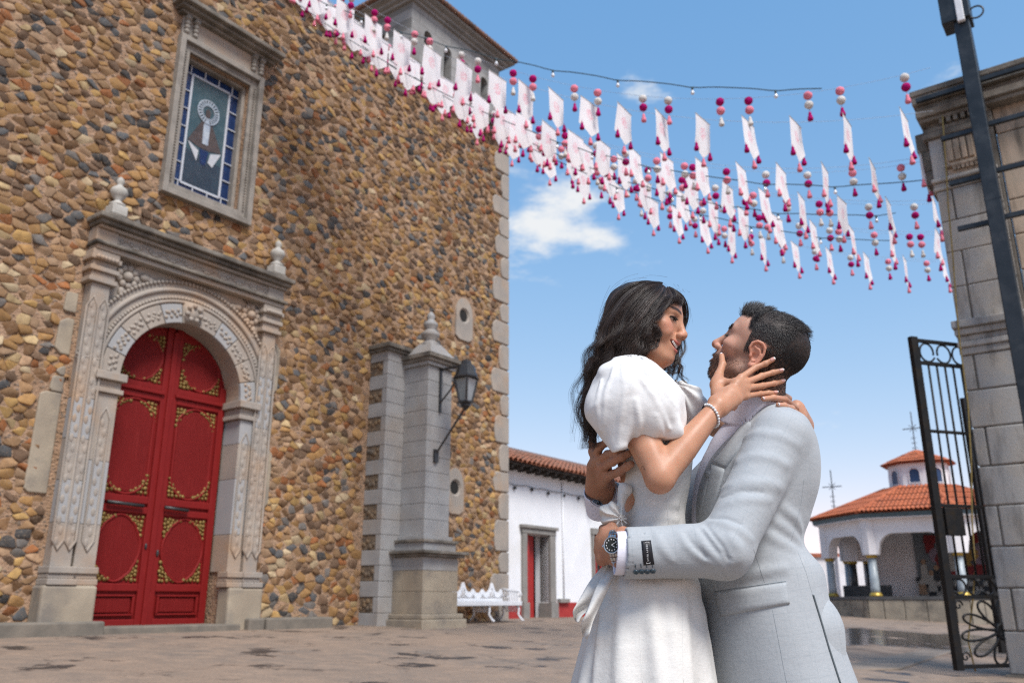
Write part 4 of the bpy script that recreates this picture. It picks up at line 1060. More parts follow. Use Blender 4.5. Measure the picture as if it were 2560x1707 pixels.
# hips
for k in range(8): MB().tube([oct_pt(ER, k, EZ + .04), oct_pt(IR, k, IZ + .03)], .08, 6).build('hip_tile', M_KTILE, KI, True)
oct_prism('drum', 1.22, 5.2, 1.2, 6.33, M_KWHITE); oct_prism('drum_sill', 1.27, 5.36, 1.27, 5.42, M_KWHITE)
M_KBLUE = simple('blue_louvre', (.015, .04, .10), (.02, .05, .12), 5, .4, .1)
for k in range(8):
    A, B = oct_pt(1.212, k), oct_pt(1.212, (k + 1) % 8); c = (A + B) / 2; d = (B - A).normalized(); no_ = Vector((d.y, -d.x, 0))
    pl = [(-.19, 5.52), (.19, 5.52)] + [(.19 * math.cos(t), 5.94 + .19 * math.sin(t)) for t in np.linspace(0, math.pi, 9)]
    v = [c + d * x + no_ * .012 + Vector((0, 0, z)) for x, z in pl]; v += [p - no_ * .1 for p in v]; n_ = len(pl)
    MB().add(v, [tuple(range(n_))] + [(i, i + n_, (i + 1) % n_ + n_, (i + 1) % n_) for i in range(n_)]).build('window', M_KBLUE, KI)
    MB().tube([c + d * x * 1.12 + no_ * .02 + Vector((0, 0, z)) for x, z in pl], .03, 5, closed=True).build('window_trim', M_KWHITE, KI, True)
oct_prism('cupola_roof', 1.45, 6.35, .1, 6.95, M_KTILE)
tile_rows(1.47, 6.36, .12, 6.96, 12, 5, .055, (0, 7, 1), 70)
# ---- inside: back walls, dark piers and a painted mural
MB().box(-2.9, -.75, 1.2, 1.3, 1.1, 3.86).build('back_wall', M_KWHITE, KI); MB().box(-3.4, -1.5, -.6, -.5, 1.1, 1.55).build('bench_block', M_KDARK, KI)
for (x, y) in ((-3.1, .2), (-2.55, .6)):
    MB().lathe([(.16, 1.1), (.15, 2.45)], (x, y, 0), 12).build('inner_column', M_KDARK, KI, True); MB().lathe([(.2, 2.45), (.2, 2.55)], (x, y, 0), 12).build('inner_capital', M_BRASS, KI, True)
    MB().box(x - .3, x + .3, y - .2, y + .2, 2.55, 3.86).build('inner_pier', M_KWHITE, KI)
MU = empty('mural', parent=KI)
def mcol(n_, c): return simple(n_, c, tuple(x * .75 for x in c), 5, .7, .05)
MM = {k: mcol('mural_' + k, c) for k, c in dict(grey=(.17, .19, .21), red=(.20, .018, .02), white=(.38, .37, .34), black=(.03, .033, .038), gold=(.33, .2, .05), mauve=(.22, .17, .22), tan=(.34, .22, .14)).items()}
my = 1.1; lay = [0]
def mp_(col, poly):
    lay[0] += 1; y = my - .004 - lay[0] * .0015
    MB().prism(poly, y, y + .001).build('painted_shape', MM[col], MU)
def ell(cx, cz, rx, rz, n_=14, a0=0, a1=2 * math.pi): return [(cx + rx * math.cos(a0 + (a1 - a0) * k / n_), cz + rz * math.sin(a0 + (a1 - a0) * k / n_)) for k in range(n_ + (a1 - a0 < 6))]
MB().box(-.75, 2.9, my, my + .1, 1.1, 3.86).build('mural_wall', MM['grey'], MU)
for r_ in range(4):
    for c_ in range(12):
        x0 = -.7 + c_ * .3 - r_ * .04; z0 = 1.12 + r_ * .2
        mp_('black' if (r_ + c_) % 2 else 'white', [(x0, z0), (x0 + .28, z0), (x0 + .30, z0 + .18), (x0 + .02, z0 + .18)])
mp_('red', [(-.35, 3.25), (.25, 3.25), (.25, 3.55), (-.3, 3.6)]); mp_('red', ell(-.3, 3.2, .35, .35, 10, -1.57, 0.3) + [(-.3, 3.3)])
mp_('red', [(1.0, 3.1), (1.75, 3.2), (1.75, 3.75), (1.0, 3.75)]); mp_('mauve', ell(.05, 2.75, .25, .3)); mp_('mauve', ell(1.7, 2.7, .3, .4))
mp_('red', [(.2, 1.95), (1.95, 1.95), (2.0, 2.35), (.4, 2.35), (.15, 2.9), (.0, 2.6)])
mp_('white', [(.35, 2.1), (.75, 2.1), (.7, 2.95), (.55, 3.05), (.4, 2.95)]); mp_('tan', ell(.55, 3.1, .1, .13))
mp_('gold', ell(1.25, 2.75, .42, .25, 12, math.pi, 2 * math.pi)); mp_('gold', ell(1.25, 2.85, .42, .12)); mp_('gold', [(1.15, 2.3), (1.35, 2.3), (1.3, 2.55), (1.2, 2.55)])
for (x, z, h, c) in ((-.45, 1.6, .9, 'white'), (-.2, 1.3, .75, 'white'), (.02, 1.75, .5, 'black'), (-.6, 1.2, .5, 'tan'), (.25, 1.25, .5, 'white'), (2.2, 1.6, .9, 'black'), (2.5, 1.5, .9, 'tan')):
    mp_(c, [(x - .17, z), (x + .17, z), (x + .12, z + h * .8), (x, z + h), (x - .12, z + h * .8)]); mp_('tan' if c != 'tan' else 'white', ell(x, z + h, .09, .11))
# ---- crosses
M_CROSS = simple('grey_wrought_iron', (.13, .15, .17), (.10, .12, .14), 9, .6, .1)
def cross(base, h, name, label):
    c = empty(name, base, -kaz); tag(c, label, 'cross')
    MB().box(-.02, .02, -.02, .02, 0, h).build('upright', M_CROSS, c); MB().box(-h * .23, h * .23, -.019, .019, h * .58, h * .58 + .04).build('arm', M_CROSS, c)
    sc_ = MB()
    for q in range(4):
        a = math.pi / 4 + q * math.pi / 2
        sc_.tube([(.03 * math.cos(a), 0, h * .6 + .03 * math.sin(a)), (.2 * math.cos(a), 0, h * .6 + .2 * math.sin(a))], .014, 5)
    for q in range(3): sc_.tube([(.12 * (1 if t % 2 else -1), 0, h * (.1 + .12 * q) + .03 * t) for t in range(3)], .012, 5)
    sc_.build('scroll', M_CROSS, c)
cross((KX, KY, 6.9), 1.75, 'roof_cross', 'tall grey iron cross on top of the pavilion cupola')
p_ = P(2085, 1262, 37.5); cross((p_.x, p_.y, p_.z - .25), 1.75, 'roof_cross', 'grey iron cross rising beside the low end of the pavilion roof')

# ================================================================ gate pier
def pier_mat():
    m, t, b = new_mat('gate_pier_stone'); v = t.coord('Object')
    n1 = t.noise(v, 2.2, 6, .6); n2 = t.noise(v, 48, 4, .65); n3 = t.noise(t.coord('Object', (3, 3, .7)), 1.6, 6, .6)
    oi = t.n('ShaderNodeObjectInfo').outputs['Random']
    c = t.mix(oi, (.40, .385, .365), (.31, .31, .31))
    c = t.mix(t.ramp(n1, [(.4, (0, 0, 0)), (.7, (1, 1, 1))]), c, (.42, .375, .32))
    c = t.mix(t.ramp(n3, [(.50, (0, 0, 0)), (.70, (.8, .8, .8))]), c, (.15, .14, .13))
    c = t.mix(t.ramp(n2, [(.62, (0, 0, 0)), (.75, (.6, .6, .6))]), c, (.5, .46, .4))
    bp = t.n('ShaderNodeBump', {'Strength': .45, 'Distance': .008, 'Height': n2})
    setp(t, b, col=c, rough=.88, spec=.25, normal=bp.outputs[0]); return m
M_PIER = pier_mat()
M_PWARM = simple('warm_frieze_stone', (.48, .37, .28), (.36, .29, .22), 3, .85, .35, 50, c3=(.12, .10, .08), s3=1.6, stretch=(3, 3, .6))
GP = church_frame('gate_pier', 'tall grey ashlar gate pier with heavy moulded cornice', 'gate pier')
ps, pn0, pn1 = 13.56, 11.13, 12.06
def pp_(name, n0, n1, z0, z1, s0=ps, s1=ps + .42, mat=M_PIER, bev=.018): return MB().box(s0, s1, -(n1 - 13) - 13 if False else -n1, -n0, z0, z1).build(name, mat, GP, bev=bev)
MB().box(ps + .02, ps + .41, -pn1 + .02, -pn0 - .02, -.1, 8.3).build('core', M_CORN, GP)
cz = [-.05, .02, .565, 1.11, 1.655, 2.2, 2.745, 3.29, 3.83, 4.35]
for k in range(1, 9):
    z0, z1 = cz[k] + .008, cz[k + 1] - .008
    if k % 2 == 0: pp_('ashlar_block', pn0, pn0 + .15, z0, z1); pp_('ashlar_block', pn0 + .17, pn1, z0, z1, ps - .004)
    else: pp_('ashlar_block', pn0, pn0 + .78, z0, z1); pp_('ashlar_block', pn0 + .80, pn1, z0, z1)
pp_('plinth_block', pn0 - .06, pn1, -.2, .024, ps - .06, mat=M_KERB)
for (z0, z1, e) in ((4.352, 4.46, .02), (4.462, 4.55, .05), (4.552, 4.64, .02), (4.642, 4.74, .07), (4.742, 4.86, .12)): pp_('band_moulding', pn0 - e * .4, pn1, z0, z1, ps - e, mat=M_PIER)
for (z0, z1) in ((4.87, 5.4), (5.408, 5.95), (5.958, 6.45), (6.458, 6.96)):
    if int(z0 * 10) % 2 == 0: pp_('ashlar_block', pn0 + .02, pn0 + .22, z0, z1); pp_('ashlar_block', pn0 + .24, pn1 - .06, z0, z1, ps - .004)
    else: pp_('ashlar_block', pn0 + .02, pn1 - .06, z0, z1)
for (z0, z1, e) in ((6.965, 7.03, .03), (7.032, 7.10, .0), (7.102, 7.17, .05)): pp_('necking', pn0 - e * .5, pn1 - .05, z0, z1, ps - e, mat=M_PIER)
pp_('frieze_stone', pn0 + .01, pn0 + .2, 7.172, 7.85, mat=M_PIER); pp_('frieze_stone', pn0 + .22, pn1 - .1, 7.35, 7.85, ps - .0, mat=M_PWARM)
for q in range(4): pp_('triglyph', pn0 + .26 + q * .095, pn0 + .33 + q * .095, 7.40, 7.85, ps - .045, ps + .05, M_PWARM, .01)
pp_('regula', pn0 + .2, pn1 - .08, 7.30, 7.348, ps - .07, mat=M_PWARM, bev=.008); pp_('architrave', pn0 + .21, pn1 - .1, 7.172, 7.298, ps - .0, mat=M_PWARM)
for q in range(6): MB().frustum((ps - .05, ps - .01, -(pn0 + .34 + q * .06), -(pn0 + .30 + q * .06), 7.24), (ps - .06, ps, -(pn0 + .345 + q * .06), -(pn0 + .295 + q * .06), 7.298)).build('gutta', M_PWARM, GP)
for (z0, z1, e) in ((7.852, 7.95, .06), (7.952, 8.04, .04)): pp_('bed_moulding', pn0 - e, pn1, z0, z1, ps - e, mat=M_CORN)
for q in range(7): pp_('dentil', pn0 + .22 + q * .10, pn0 + .28 + q * .10, 8.042, 8.13, ps - .1, ps, M_CORN, .005)
for (z0, z1, e) in ((8.132, 8.2, .1), (8.202, 8.32, .16), (8.322, 8.42, .12), (8.422, 8.56, .2), (8.562, 8.66, .22)): pp_('cornice', pn0 - e * .55, pn1 + .8, z0, z1, ps - e, ps + .5, M_CORN, .015)
# recessed return of the gateway beyond the pier
for k in range(15): pp_('return_block', pn1 + .001, pn1 + 1.4, .02 + k * .55, .02 + k * .55 + .54, ps + .12, ps + .41, M_PWARM if k > 9 else M_PIER)
# side bracket under the cornice
for q, (z0, z1, e) in enumerate(((7.0, 7.2, .06), (7.2, 7.45, .13), (7.45, 7.8, .17), (7.8, 8.13, .2))): pp_('side_console', pn0 - e, pn0 - .002, z0 + .002, z1, ps + .22, ps + .48, M_CORN, .02)
# ================================================================ steel post with climbing rungs
M_STEEL = simple('dark_blued_steel', (.022, .028, .034), (.035, .042, .05), 3, .42, .15, 40, metal=.5, c3=(.055, .06, .065), s3=4)
SP = church_frame('steel_post', 'dark square steel post with side rungs before the gate pier', 'post')
sps, spn = ps - .42, 12.02
def at_s(px, py, s):    # photo pixel onto a plane across the church axis
    r = pix_dir(px, py); t = s / r.dot(WD); p = Vector((0, 0, CAM_H)) + r * t; return p.dot(WN) + WALL_OFF, p.z
nA, zA = at_s(2448, 300, sps); spn = nA
MB().box(sps - .105, sps + .105, -spn - .105, -spn + .105, .0, 9.6).build('tube', M_STEEL, SP, bev=.012)
MB().box(sps - .108, sps + .108, -spn - .108, -spn + .108, 6.42, 6.44).build('weld_seam', M_STEEL, SP)
for (py, px0) in ((352, 2355), (464, 2375), (576, 2396), (258, 2291)):
    n0, z0 = at_s(px0, py, sps + .12)
    MB().box(sps + .04, sps + .11, -(spn - .1), -n0, z0 - .035, z0 + .035).build('rung', M_STEEL, SP, bev=.006)
    MB().box(sps + .04, sps + .11, -(spn + .75), -(spn + .1), z0 - .035 + .03, z0 + .035 + .03).build('rung', M_STEEL, SP, bev=.006)
M_RUST = simple('rusty_steel', (.10, .045, .03), (.06, .03, .025), 8, .7, .3, 40)
MB().box(sps - .16, sps + .22, -spn - .14, -spn + .26, 9.42, 10.4).build('head_clamp', M_STEEL, SP, bev=.01)
MB().box(sps - .19, sps - .12, -spn - .06, -spn + .04, 9.36, 9.9).build('bolt_block', M_WIRON, SP, bev=.01)
MB().tube([(sps - .05, -spn - .19 + .1 * math.cos(t) - .02, 9.5 + .1 * math.sin(t)) for t in np.linspace(0, 2 * math.pi, 20)[:-1]], .014, 6, closed=True).build('ring', M_IRON, SP, True)
RP = church_frame('rusty_pole', 'thin rusty pole standing behind the steel post', 'pole')
n0, z0 = at_s(2424, 120, ps + .3)
MB().tube([(ps + .3, -n0 - .02, 8.66), (ps + .3, -n0, 11.0)], .065, 8).build('shaft', M_RUST, RP, True); MB().box(ps + .2, ps + .4, -n0 - .12, -n0 + .08, 8.64, 8.67).build('foot_plate', M_RUST, RP)
# ochre rope hanging down the pier's face
M_ROPE = simple('ochre_rope', (.30, .22, .07), (.22, .16, .06), 30, .9, .4, 90)
RO = church_frame('rope', 'thin ochre rope hanging down the face of the gate pier', 'rope')
pts = []
for (px, py) in ((2356, 290), (2364, 400), (2371, 520), (2382, 640), (2392, 780), (2400, 860)):
    n_, z_ = at_s(px, py, ps - .14); pts.append((ps - .14, -n_, z_))
for (px, py) in ((2420, 1010), (2428, 1150), (2430, 1300), (2438, 1420), (2432, 1500), (2420, 1600), (2440, 1690)):
    n_, z_ = at_s(px, py, ps - .2); pts.append((ps - .2, -n_, max(z_, .06)))
MB().tube(pts, .011, 6).build('strand', M_ROPE, RO, True)
# ================================================================ wrought-iron gate leaves
M_GATE = simple('black_gate_paint', (.006, .007, .008), (.011, .011, .012), 8, .5, .25, 60, spec=.25, c3=(.018, .013, .008), s3=9)
def make_gate(base, az, label):
    G = empty('iron_gate', base, math.pi / 2 - az); tag(G, label, 'gate', 'wrought-iron gate leaves beside the pier')
    H_, W_ = 4.52, 1.62
    B = lambda name, x0, x1, z0, z1, d=.025: MB().box(x0, x1, -d, d, z0, z1).build(name, M_GATE, G, bev=.004)
    B('stile', -.035, .08, .06, H_ + .02, .04); B('stile', W_ - .06, W_ + .06, .06, H_, .06)
    rails = [(H_ - .05, H_), (4.14, 4.19), (3.16, 3.20), (2.14, 2.18), (1.2, 1.25), (.94, .99), (.08, .13)]
    for z0, z1 in rails: B('rail', .09, W_ - .06, z0, z1, .022)
    nb = 9
    for k in range(1, nb + 1):
        x = .09 + (W_ - .15) * k / (nb + 1)
        MB().tube([(x, 0, 1.25), (x, 0, 4.14)], .016, 6).build('bar', M_GATE, G, True)
    def scroll(z0, z1, n_, flip=0):
        hh = (z1 - z0) / 2; zc = (z0 + z1) / 2; step = (W_ - .17) / n_
        for k in range(n_):
            xc = .1 + step * (k + .5); sg = 1 if (k + flip) % 2 else -1
            pts = [(xc + sg * step * .44 * math.cos(a) * (1 - .25 * a / 6), 0, zc + hh * .96 * math.sin(a) * (1 - .10 * a / 6)) for a in np.linspace(-2.6, 3.4, 22)]
            MB().tube(pts, .014, 6).build('scroll', M_GATE, G, True)
    scroll(4.19, H_ - .05, 5); scroll(.99, 1.2, 6, 1)
    # lock case
    MB().box(.12, .42, -.05, .05, 1.76, 2.13).build('lock_case', M_GATE, G, bev=.01)
    # wheel of petals in the lower panel
    cx_, cz_, R_ = W_ * .5 + .02, .53, .0
    for k in range(10):
        a = 2 * math.pi * k / 10 + .15; pts = []
        rx, rz = (W_ / 2 - .12), .42
        for t in np.linspace(0, 1, 18):
            w_ = math.sin(math.pi * t) ** .8 * .24 * (1 if t < .5 else 1); pass
        for t in np.linspace(0, 2 * math.pi, 22)[:-1]:
            u = .5 - .5 * math.cos(t); v_ = math.sin(t) * .16 * (.4 + u)
            dx, dz = math.cos(a), math.sin(a)
            rr = u * 1.0
            pts.append((cx_ + (dx * rr - dz * v_) * rx, 0, cz_ + (dz * rr + dx * v_) * rz))
        MB().tube(pts, .016, 6, closed=True).build('petal', M_GATE, G, True)
    MB().tube([(cx_ + .09 * math.cos(t), 0, cz_ + .09 * math.sin(t)) for t in np.linspace(0, 2 * math.pi, 16)[:-1]], .03, 6, closed=True).build('hub', M_GATE, G, True)
    for (x, z) in ((.16, .86), (.16, .22), (W_ - .14, .86), (W_ - .14, .22)):
        MB().tube([(x + .07 * math.cos(t) * (1 - t / 9), 0, z + .07 * math.sin(t) * (1 - t / 9)) for t in np.linspace(0, 7, 18)], .012, 5).build('corner_scroll', M_GATE, G, True)
    return G
gf = P(2278, 843, 11.8)
make_gate((gf.x, gf.y, .03), math.radians(72), 'tall black wrought-iron gate leaf swung open beside the stone pier')
g2 = P(2408, 1005, 15.7)
make_gate((g2.x, g2.y, .03), math.radians(70), 'farther black gate leaf, mostly hidden by the near leaf and pier')
# raised paving slab in front of the gateway
M_SLAB = simple('paving_slab', (.22, .17, .13), (.17, .14, .115), 1.5, .75, .3, 30, c3=(.10, .085, .07), s3=1.1)
def quad_slab(px_list, h, name, gz):
    pts = []
    for px, py in px_list:
        r = pix_dir(px, py); t = (gz + h - CAM_H) / r.z; pts.append(Vector((0, 0, CAM_H)) + r * t)
    m_ = MB(); v = [tuple(p) for p in pts] + [(p.x, p.y, gz - .1) for p in pts]; n_ = len(pts)
    m_.add(v, [tuple(range(n_))] + [(i, i + n_, (i + 1) % n_ + n_, (i + 1) % n_) for i in range(n_)])
    o = m_.build(name, M_SLAB); o['kind'] = 'structure'; bevel(o, .02)
quad_slab([(2085, 1672), (2000, 1650), (2190, 1623), (2390, 1622), (2250, 1668)], .035, 'pavement', .05)

# ================================================================ perimeter wall behind the pavilion
AW = empty('perimeter_wall', (0, 0, 0)); tag(AW, 'long low white perimeter wall far behind the pavilion', 'wall')
MB().box(6, 60, 52, 52.5, 0, 3.4).build('plaster', M_KWHITE, AW); MB().box(5.9, 60.1, 51.85, 52.65, 3.4, 3.6).build('tile_coping', M_TILE, AW)
for k in range(9): MB().box(7 + k * 6, 7.6 + k * 6, 51.7, 51.999, 0, 3.39).build('pilaster', M_KWHITE, AW)

# ================================================================ bunting strung from the church to the gateway
M_CLOTH = None
def banner_mat():
    m, t, b = new_mat('white_banner_cloth'); v = t.coord('Object')
    sx = t.n('ShaderNodeSeparateXYZ', {0: v})
    oi = t.n('ShaderNodeObjectInfo').outputs['Random']
    dx = t.ma('DIVIDE', sx.outputs[0], .105); dz = t.ma('DIVIDE', t.ma('ADD', sx.outputs[2], .25), .13)
    d = t.ma('SQRT', t.ma('ADD', t.ma('MULTIPLY', dx, dx), t.ma('MULTIPLY', dz, dz)))
    wv = t.n('ShaderNodeVectorMath', {0: v, 1: t.n('ShaderNodeCombineXYZ', {0: t.ma('MULTIPLY', oi, 40)}).outputs[0]}, operation='ADD').outputs[0]
    mask = t.ramp(t.ma('ADD', d, t.ma('MULTIPLY', t.ma('SUBTRACT', t.noise(wv, 16, 2), .5), 1.1)), [(.72, (1, 1, 1)), (.86, (0, 0, 0))])
    lines = t.ramp(t.noise(wv, 34, 2, .5), [(.43, (0, 0, 0)), (.5, (1, 1, 1)), (.57, (0, 0, 0))])
    pr = t.ma('MULTIPLY', mask, t.ma('MULTIPLY', lines, .85))
    pr = t.ma('ADD', pr, t.ma('MULTIPLY', mask, .05))
    c = t.mix(pr, (.90, .875, .88), (.85, .22, .32))
    bp = t.n('ShaderNodeBump', {'Strength': .15, 'Distance': .002, 'Height': t.noise(v, 220, 2)})
    setp(t, b, col=c, rough=.85, spec=.2, normal=bp.outputs[0])
    # thin cloth: some light comes through
    tr = t.n('ShaderNodeBsdfTranslucent', {'Color': c}); ms = t.n('ShaderNodeMixShader', {0: .35, 1: b.outputs[0], 2: tr.outputs[0]})
    t.t.links.new(ms.outputs[0], m.node_tree.nodes['Material Output'].inputs['Surface'])
    return m
M_CLOTH = banner_mat()
def wool(name, c): return simple(name, c, tuple(x * .72 for x in c), 60, .95, .9, 120, dist=.012, spec=.15)
WOOL = {'magenta': wool('magenta_wool', (.42, .006, .14)), 'pink': wool('pink_wool', (.86, .26, .34)), 'white': wool('white_wool', (.74, .70, .66))}
M_ROD = simple('bleached_rod', (.6, .57, .52), (.5, .48, .44), 20, .7, .1)
M_THREAD = simple('pale_thread', (.42, .46, .52), (.36, .4, .46), 10, .8, 0)
M_CABLE = simple('teal_black_cable', (.015, .035, .045), (.02, .045, .055), 10, .6, 0)
M_BULB = simple('clear_bulb', (.62, .64, .66), (.7, .7, .72), 5, .15, 0, spec=.7)
BW, BH, BT = .45, .46, .65
cloth_meshes = []
for var in range(5):
    rv = np.random.default_rng(20 + var); nx, nz = 9, 11; V = []
    ph = rv.uniform(0, 6, 4); am = rv.uniform(.004, .014)
    for j in range(nz + 1):
        for i in range(nx + 1):
            u = i / nx - .5; v = j / nz
            bot = BH + (BT - BH) * (1 - abs(u) * 2)
            z = -v * bot
            y = am * v * math.sin(u * 7 + ph[0] + v * 2) + .018 * v * v * math.sin(ph[1] + u * 2.5) + (.10 * v * max(0, -u - .1) if var == 3 else 0)
            V.append((u * BW * (1 - .03 * v), y, z))
    F = [(j * (nx + 1) + i, j * (nx + 1) + i + 1, (j + 1) * (nx + 1) + i + 1, (j + 1) * (nx + 1) + i) for j in range(nz) for i in range(nx)]
    cloth_meshes.append(mesh_np('cloth', np.array(V), F, M_CLOTH))
def lathe_mesh(name, prof, mat, n=12):
    m_ = MB().lathe(prof, (0, 0, 0), n); me = bpy.data.meshes.new(name); me.from_pydata(m_.v, [], m_.f); me.materials.append(mat); me.shade_smooth(); return me
TAS = {k: lathe_mesh('tassel', [(.002, .03), (.003, .0), (.012, -.006), (.017, -.02), (.015, -.03), (.024, -.055), (.031, -.085), (.027, -.098), (.0, -.095)], m_, 9) for k, m_ in WOOL.items()}
def ball_mesh(mat):
    m_ = MB().sphere((0, 0, 0), .064, 14, 9); rb_ = random.Random(2)
    m_.v = [tuple(Vector(p) * (1 + rb_.uniform(-.045, .045))) for p in m_.v]
    me = bpy.data.meshes.new('pompom'); me.from_pydata(m_.v, [], m_.f); me.materials.append(mat); me.shade_smooth(); return me
BAL = {k: ball_mesh(m_) for k, m_ in WOOL.items()}
rod_me = bpy.data.meshes.new('rod'); _m = MB().tube([(-BW / 2 - .01, 0, .004), (BW / 2 + .01, 0, .004)], .007, 6); rod_me.from_pydata(_m.v, [], _m.f); rod_me.materials.append(M_ROD)
thr_me = bpy.data.meshes.new('thread'); _m = MB().tube([(0, 0, .0), (0, 0, -.36)], .0016, 4); thr_me.from_pydata(_m.v, [], _m.f); thr_me.materials.append(M_THREAD)
ORD = 'first second third fourth fifth sixth seventh eighth ninth tenth eleventh twelfth thirteenth fourteenth fifteenth sixteenth seventeenth eighteenth nineteenth twentieth twenty-first twenty-second twenty-third twenty-fourth twenty-fifth twenty-sixth twenty-seventh twenty-eighth twenty-ninth thirtieth thirty-first thirty-second thirty-third thirty-fourth thirty-fifth thirty-sixth thirty-seventh thirty-eighth thirty-ninth fortieth'.split()
def banner(pos, yaw, side, tip, label, rnd):
    o = empty('banner', pos, yaw); tag(o, label, 'banner', 'white tasselled banners overhead')
    o.rotation_euler = (rnd.uniform(-.06, .06), rnd.uniform(-.04, .04), yaw)
    link('cloth', cloth_meshes[rnd.randrange(5)], o); link('rod', rod_me, o)
    for x, z, c in ((-BW / 2 + .012, -BH + .0, side), (BW / 2 - .012, -BH + .0, side), (0, -BT + .01, tip)):
        t_ = link('tassel', TAS[c], o); t_.location = (x, 0, z - .012); t_.scale = (1.3, 1.3, 1.3)
def drop(pos, cols, label, rnd):
    o = empty('pompom_drop', pos, rnd.uniform(0, 6)); tag(o, label, 'pompom', 'pompom drops between the banners')
    link('thread', thr_me, o)
    for z, c in ((-.05, cols[0]), (-.205, cols[1])):
        b_ = link('pompom', BAL[c], o); b_.location = (0, 0, z); b_.rotation_euler = (rnd.uniform(0, 6), rnd.uniform(0, 6), 0)
    t_ = link('tassel', TAS[cols[2]], o); t_.location = (0, 0, -.32); t_.scale = (1.4, 1.4, 1.4)
HUB = CH.location + WD * 8.45 + WN * .35 + Vector((0, 0, 13.75))
class Strand:
    """a wire hanging in the upright plane between the church hub and a point by the gateway"""
    def __init__(self, end, through, hub=HUB, hw=3.0):
        self.a = Vector(hub); e = P(*end); self.e = e
        h = Vector((e.x - self.a.x, e.y - self.a.y, 0)); self.L = h.length; self.d = h.normalized()
        nrm = Vector((-self.d.y, self.d.x, 0)); ts, zs = [0.0], [self.a.z]
        self.nrm = nrm
        for px, py in through:
            t, z = self.hit(px, py); ts.append(t); zs.append(z)
        ts = np.array(ts); zs = np.array(zs); w_ = np.ones(len(ts)); w_[0] = hw
        A = np.stack([np.ones_like(ts), ts, ts ** 2], 1); self.c = np.linalg.lstsq(A * w_[:, None], zs * w_, rcond=None)[0]
    def hit(self, px, py):
        r = pix_dir(px, py); o = Vector((0, 0, CAM_H)); t = (self.a - o).dot(self.nrm) / r.dot(self.nrm); p = o + r * t
        return (p - self.a).dot(self.d), p.z
    def at(self, t):
        p = self.a + self.d * t; return Vector((p.x, p.y, float(self.c[0] + self.c[1] * t + self.c[2] * t * t)))
    def px(self, x, y): return self.hit(x, y)[0]
rows = [
    dict(name='uppermost', end=(2335, 292, 10.5), side='magenta', tip='pink',
         ban=[(2261, 298), (2118, 307), (1988, 303), (1869, 297), (1756, 288), (1652, 276), (1561, 267), (1473, 255), (1390, 236), (1314, 224), (1244, 205)],
         dro=[(2267, 232), (2101, 238), (2020, 243), (1870, 237), (1798, 233), (1668, 214), (1605, 206), (1493, 201), (1435, 186), (1332, 169), (1283, 165), (1195, 138), (1154, 131), (1074, 114), (1036, 106), (968, 75), (935, 57), (876, 38), (852, 22)]),
    dict(name='second', end=(2440, 428, 12.2), side='pink', tip='magenta',
         ban=[(2311, 423), (2181, 414), (2061, 414), (1951, 407), (1850, 402), (1753, 392), (1666, 379), (1586, 367), (1509, 353), (1439, 336), (1373, 319), (1311, 302), (1258, 286), (1205, 261), (1157, 238)], dro=None),
    dict(name='third', end=(2450, 520, 13.3), side='magenta', tip='pink',
         ban=[(2336, 512), (2219, 496), (2104, 495), (2002, 487), (1908, 477), (1819, 463), (1731, 448), (1652, 432)], dro=None),
    dict(name='fourth', end=(2460, 605, 15.0), side='pink', tip='magenta',
         ban=[(2345, 592), (2226, 575), (2126, 559), (2031, 552), (1942, 540), (1857, 526), (1782, 509), (1706, 493)], dro=None),
    dict(name='lowest', end=(2465, 690, 17.6), side='magenta', tip='pink',
         ban=[(2362, 668), (2261, 646), (2163, 624), (2069, 611), (1985, 600), (1904, 586), (1829, 568), (1759, 551), (1692, 535), (1633, 514)], dro=None)]
TRI = [('magenta', 'pink', 'white'), ('pink', 'white', 'magenta'), ('white', 'magenta', 'pink')]
dyaw = math.pi / 2 - WAZ
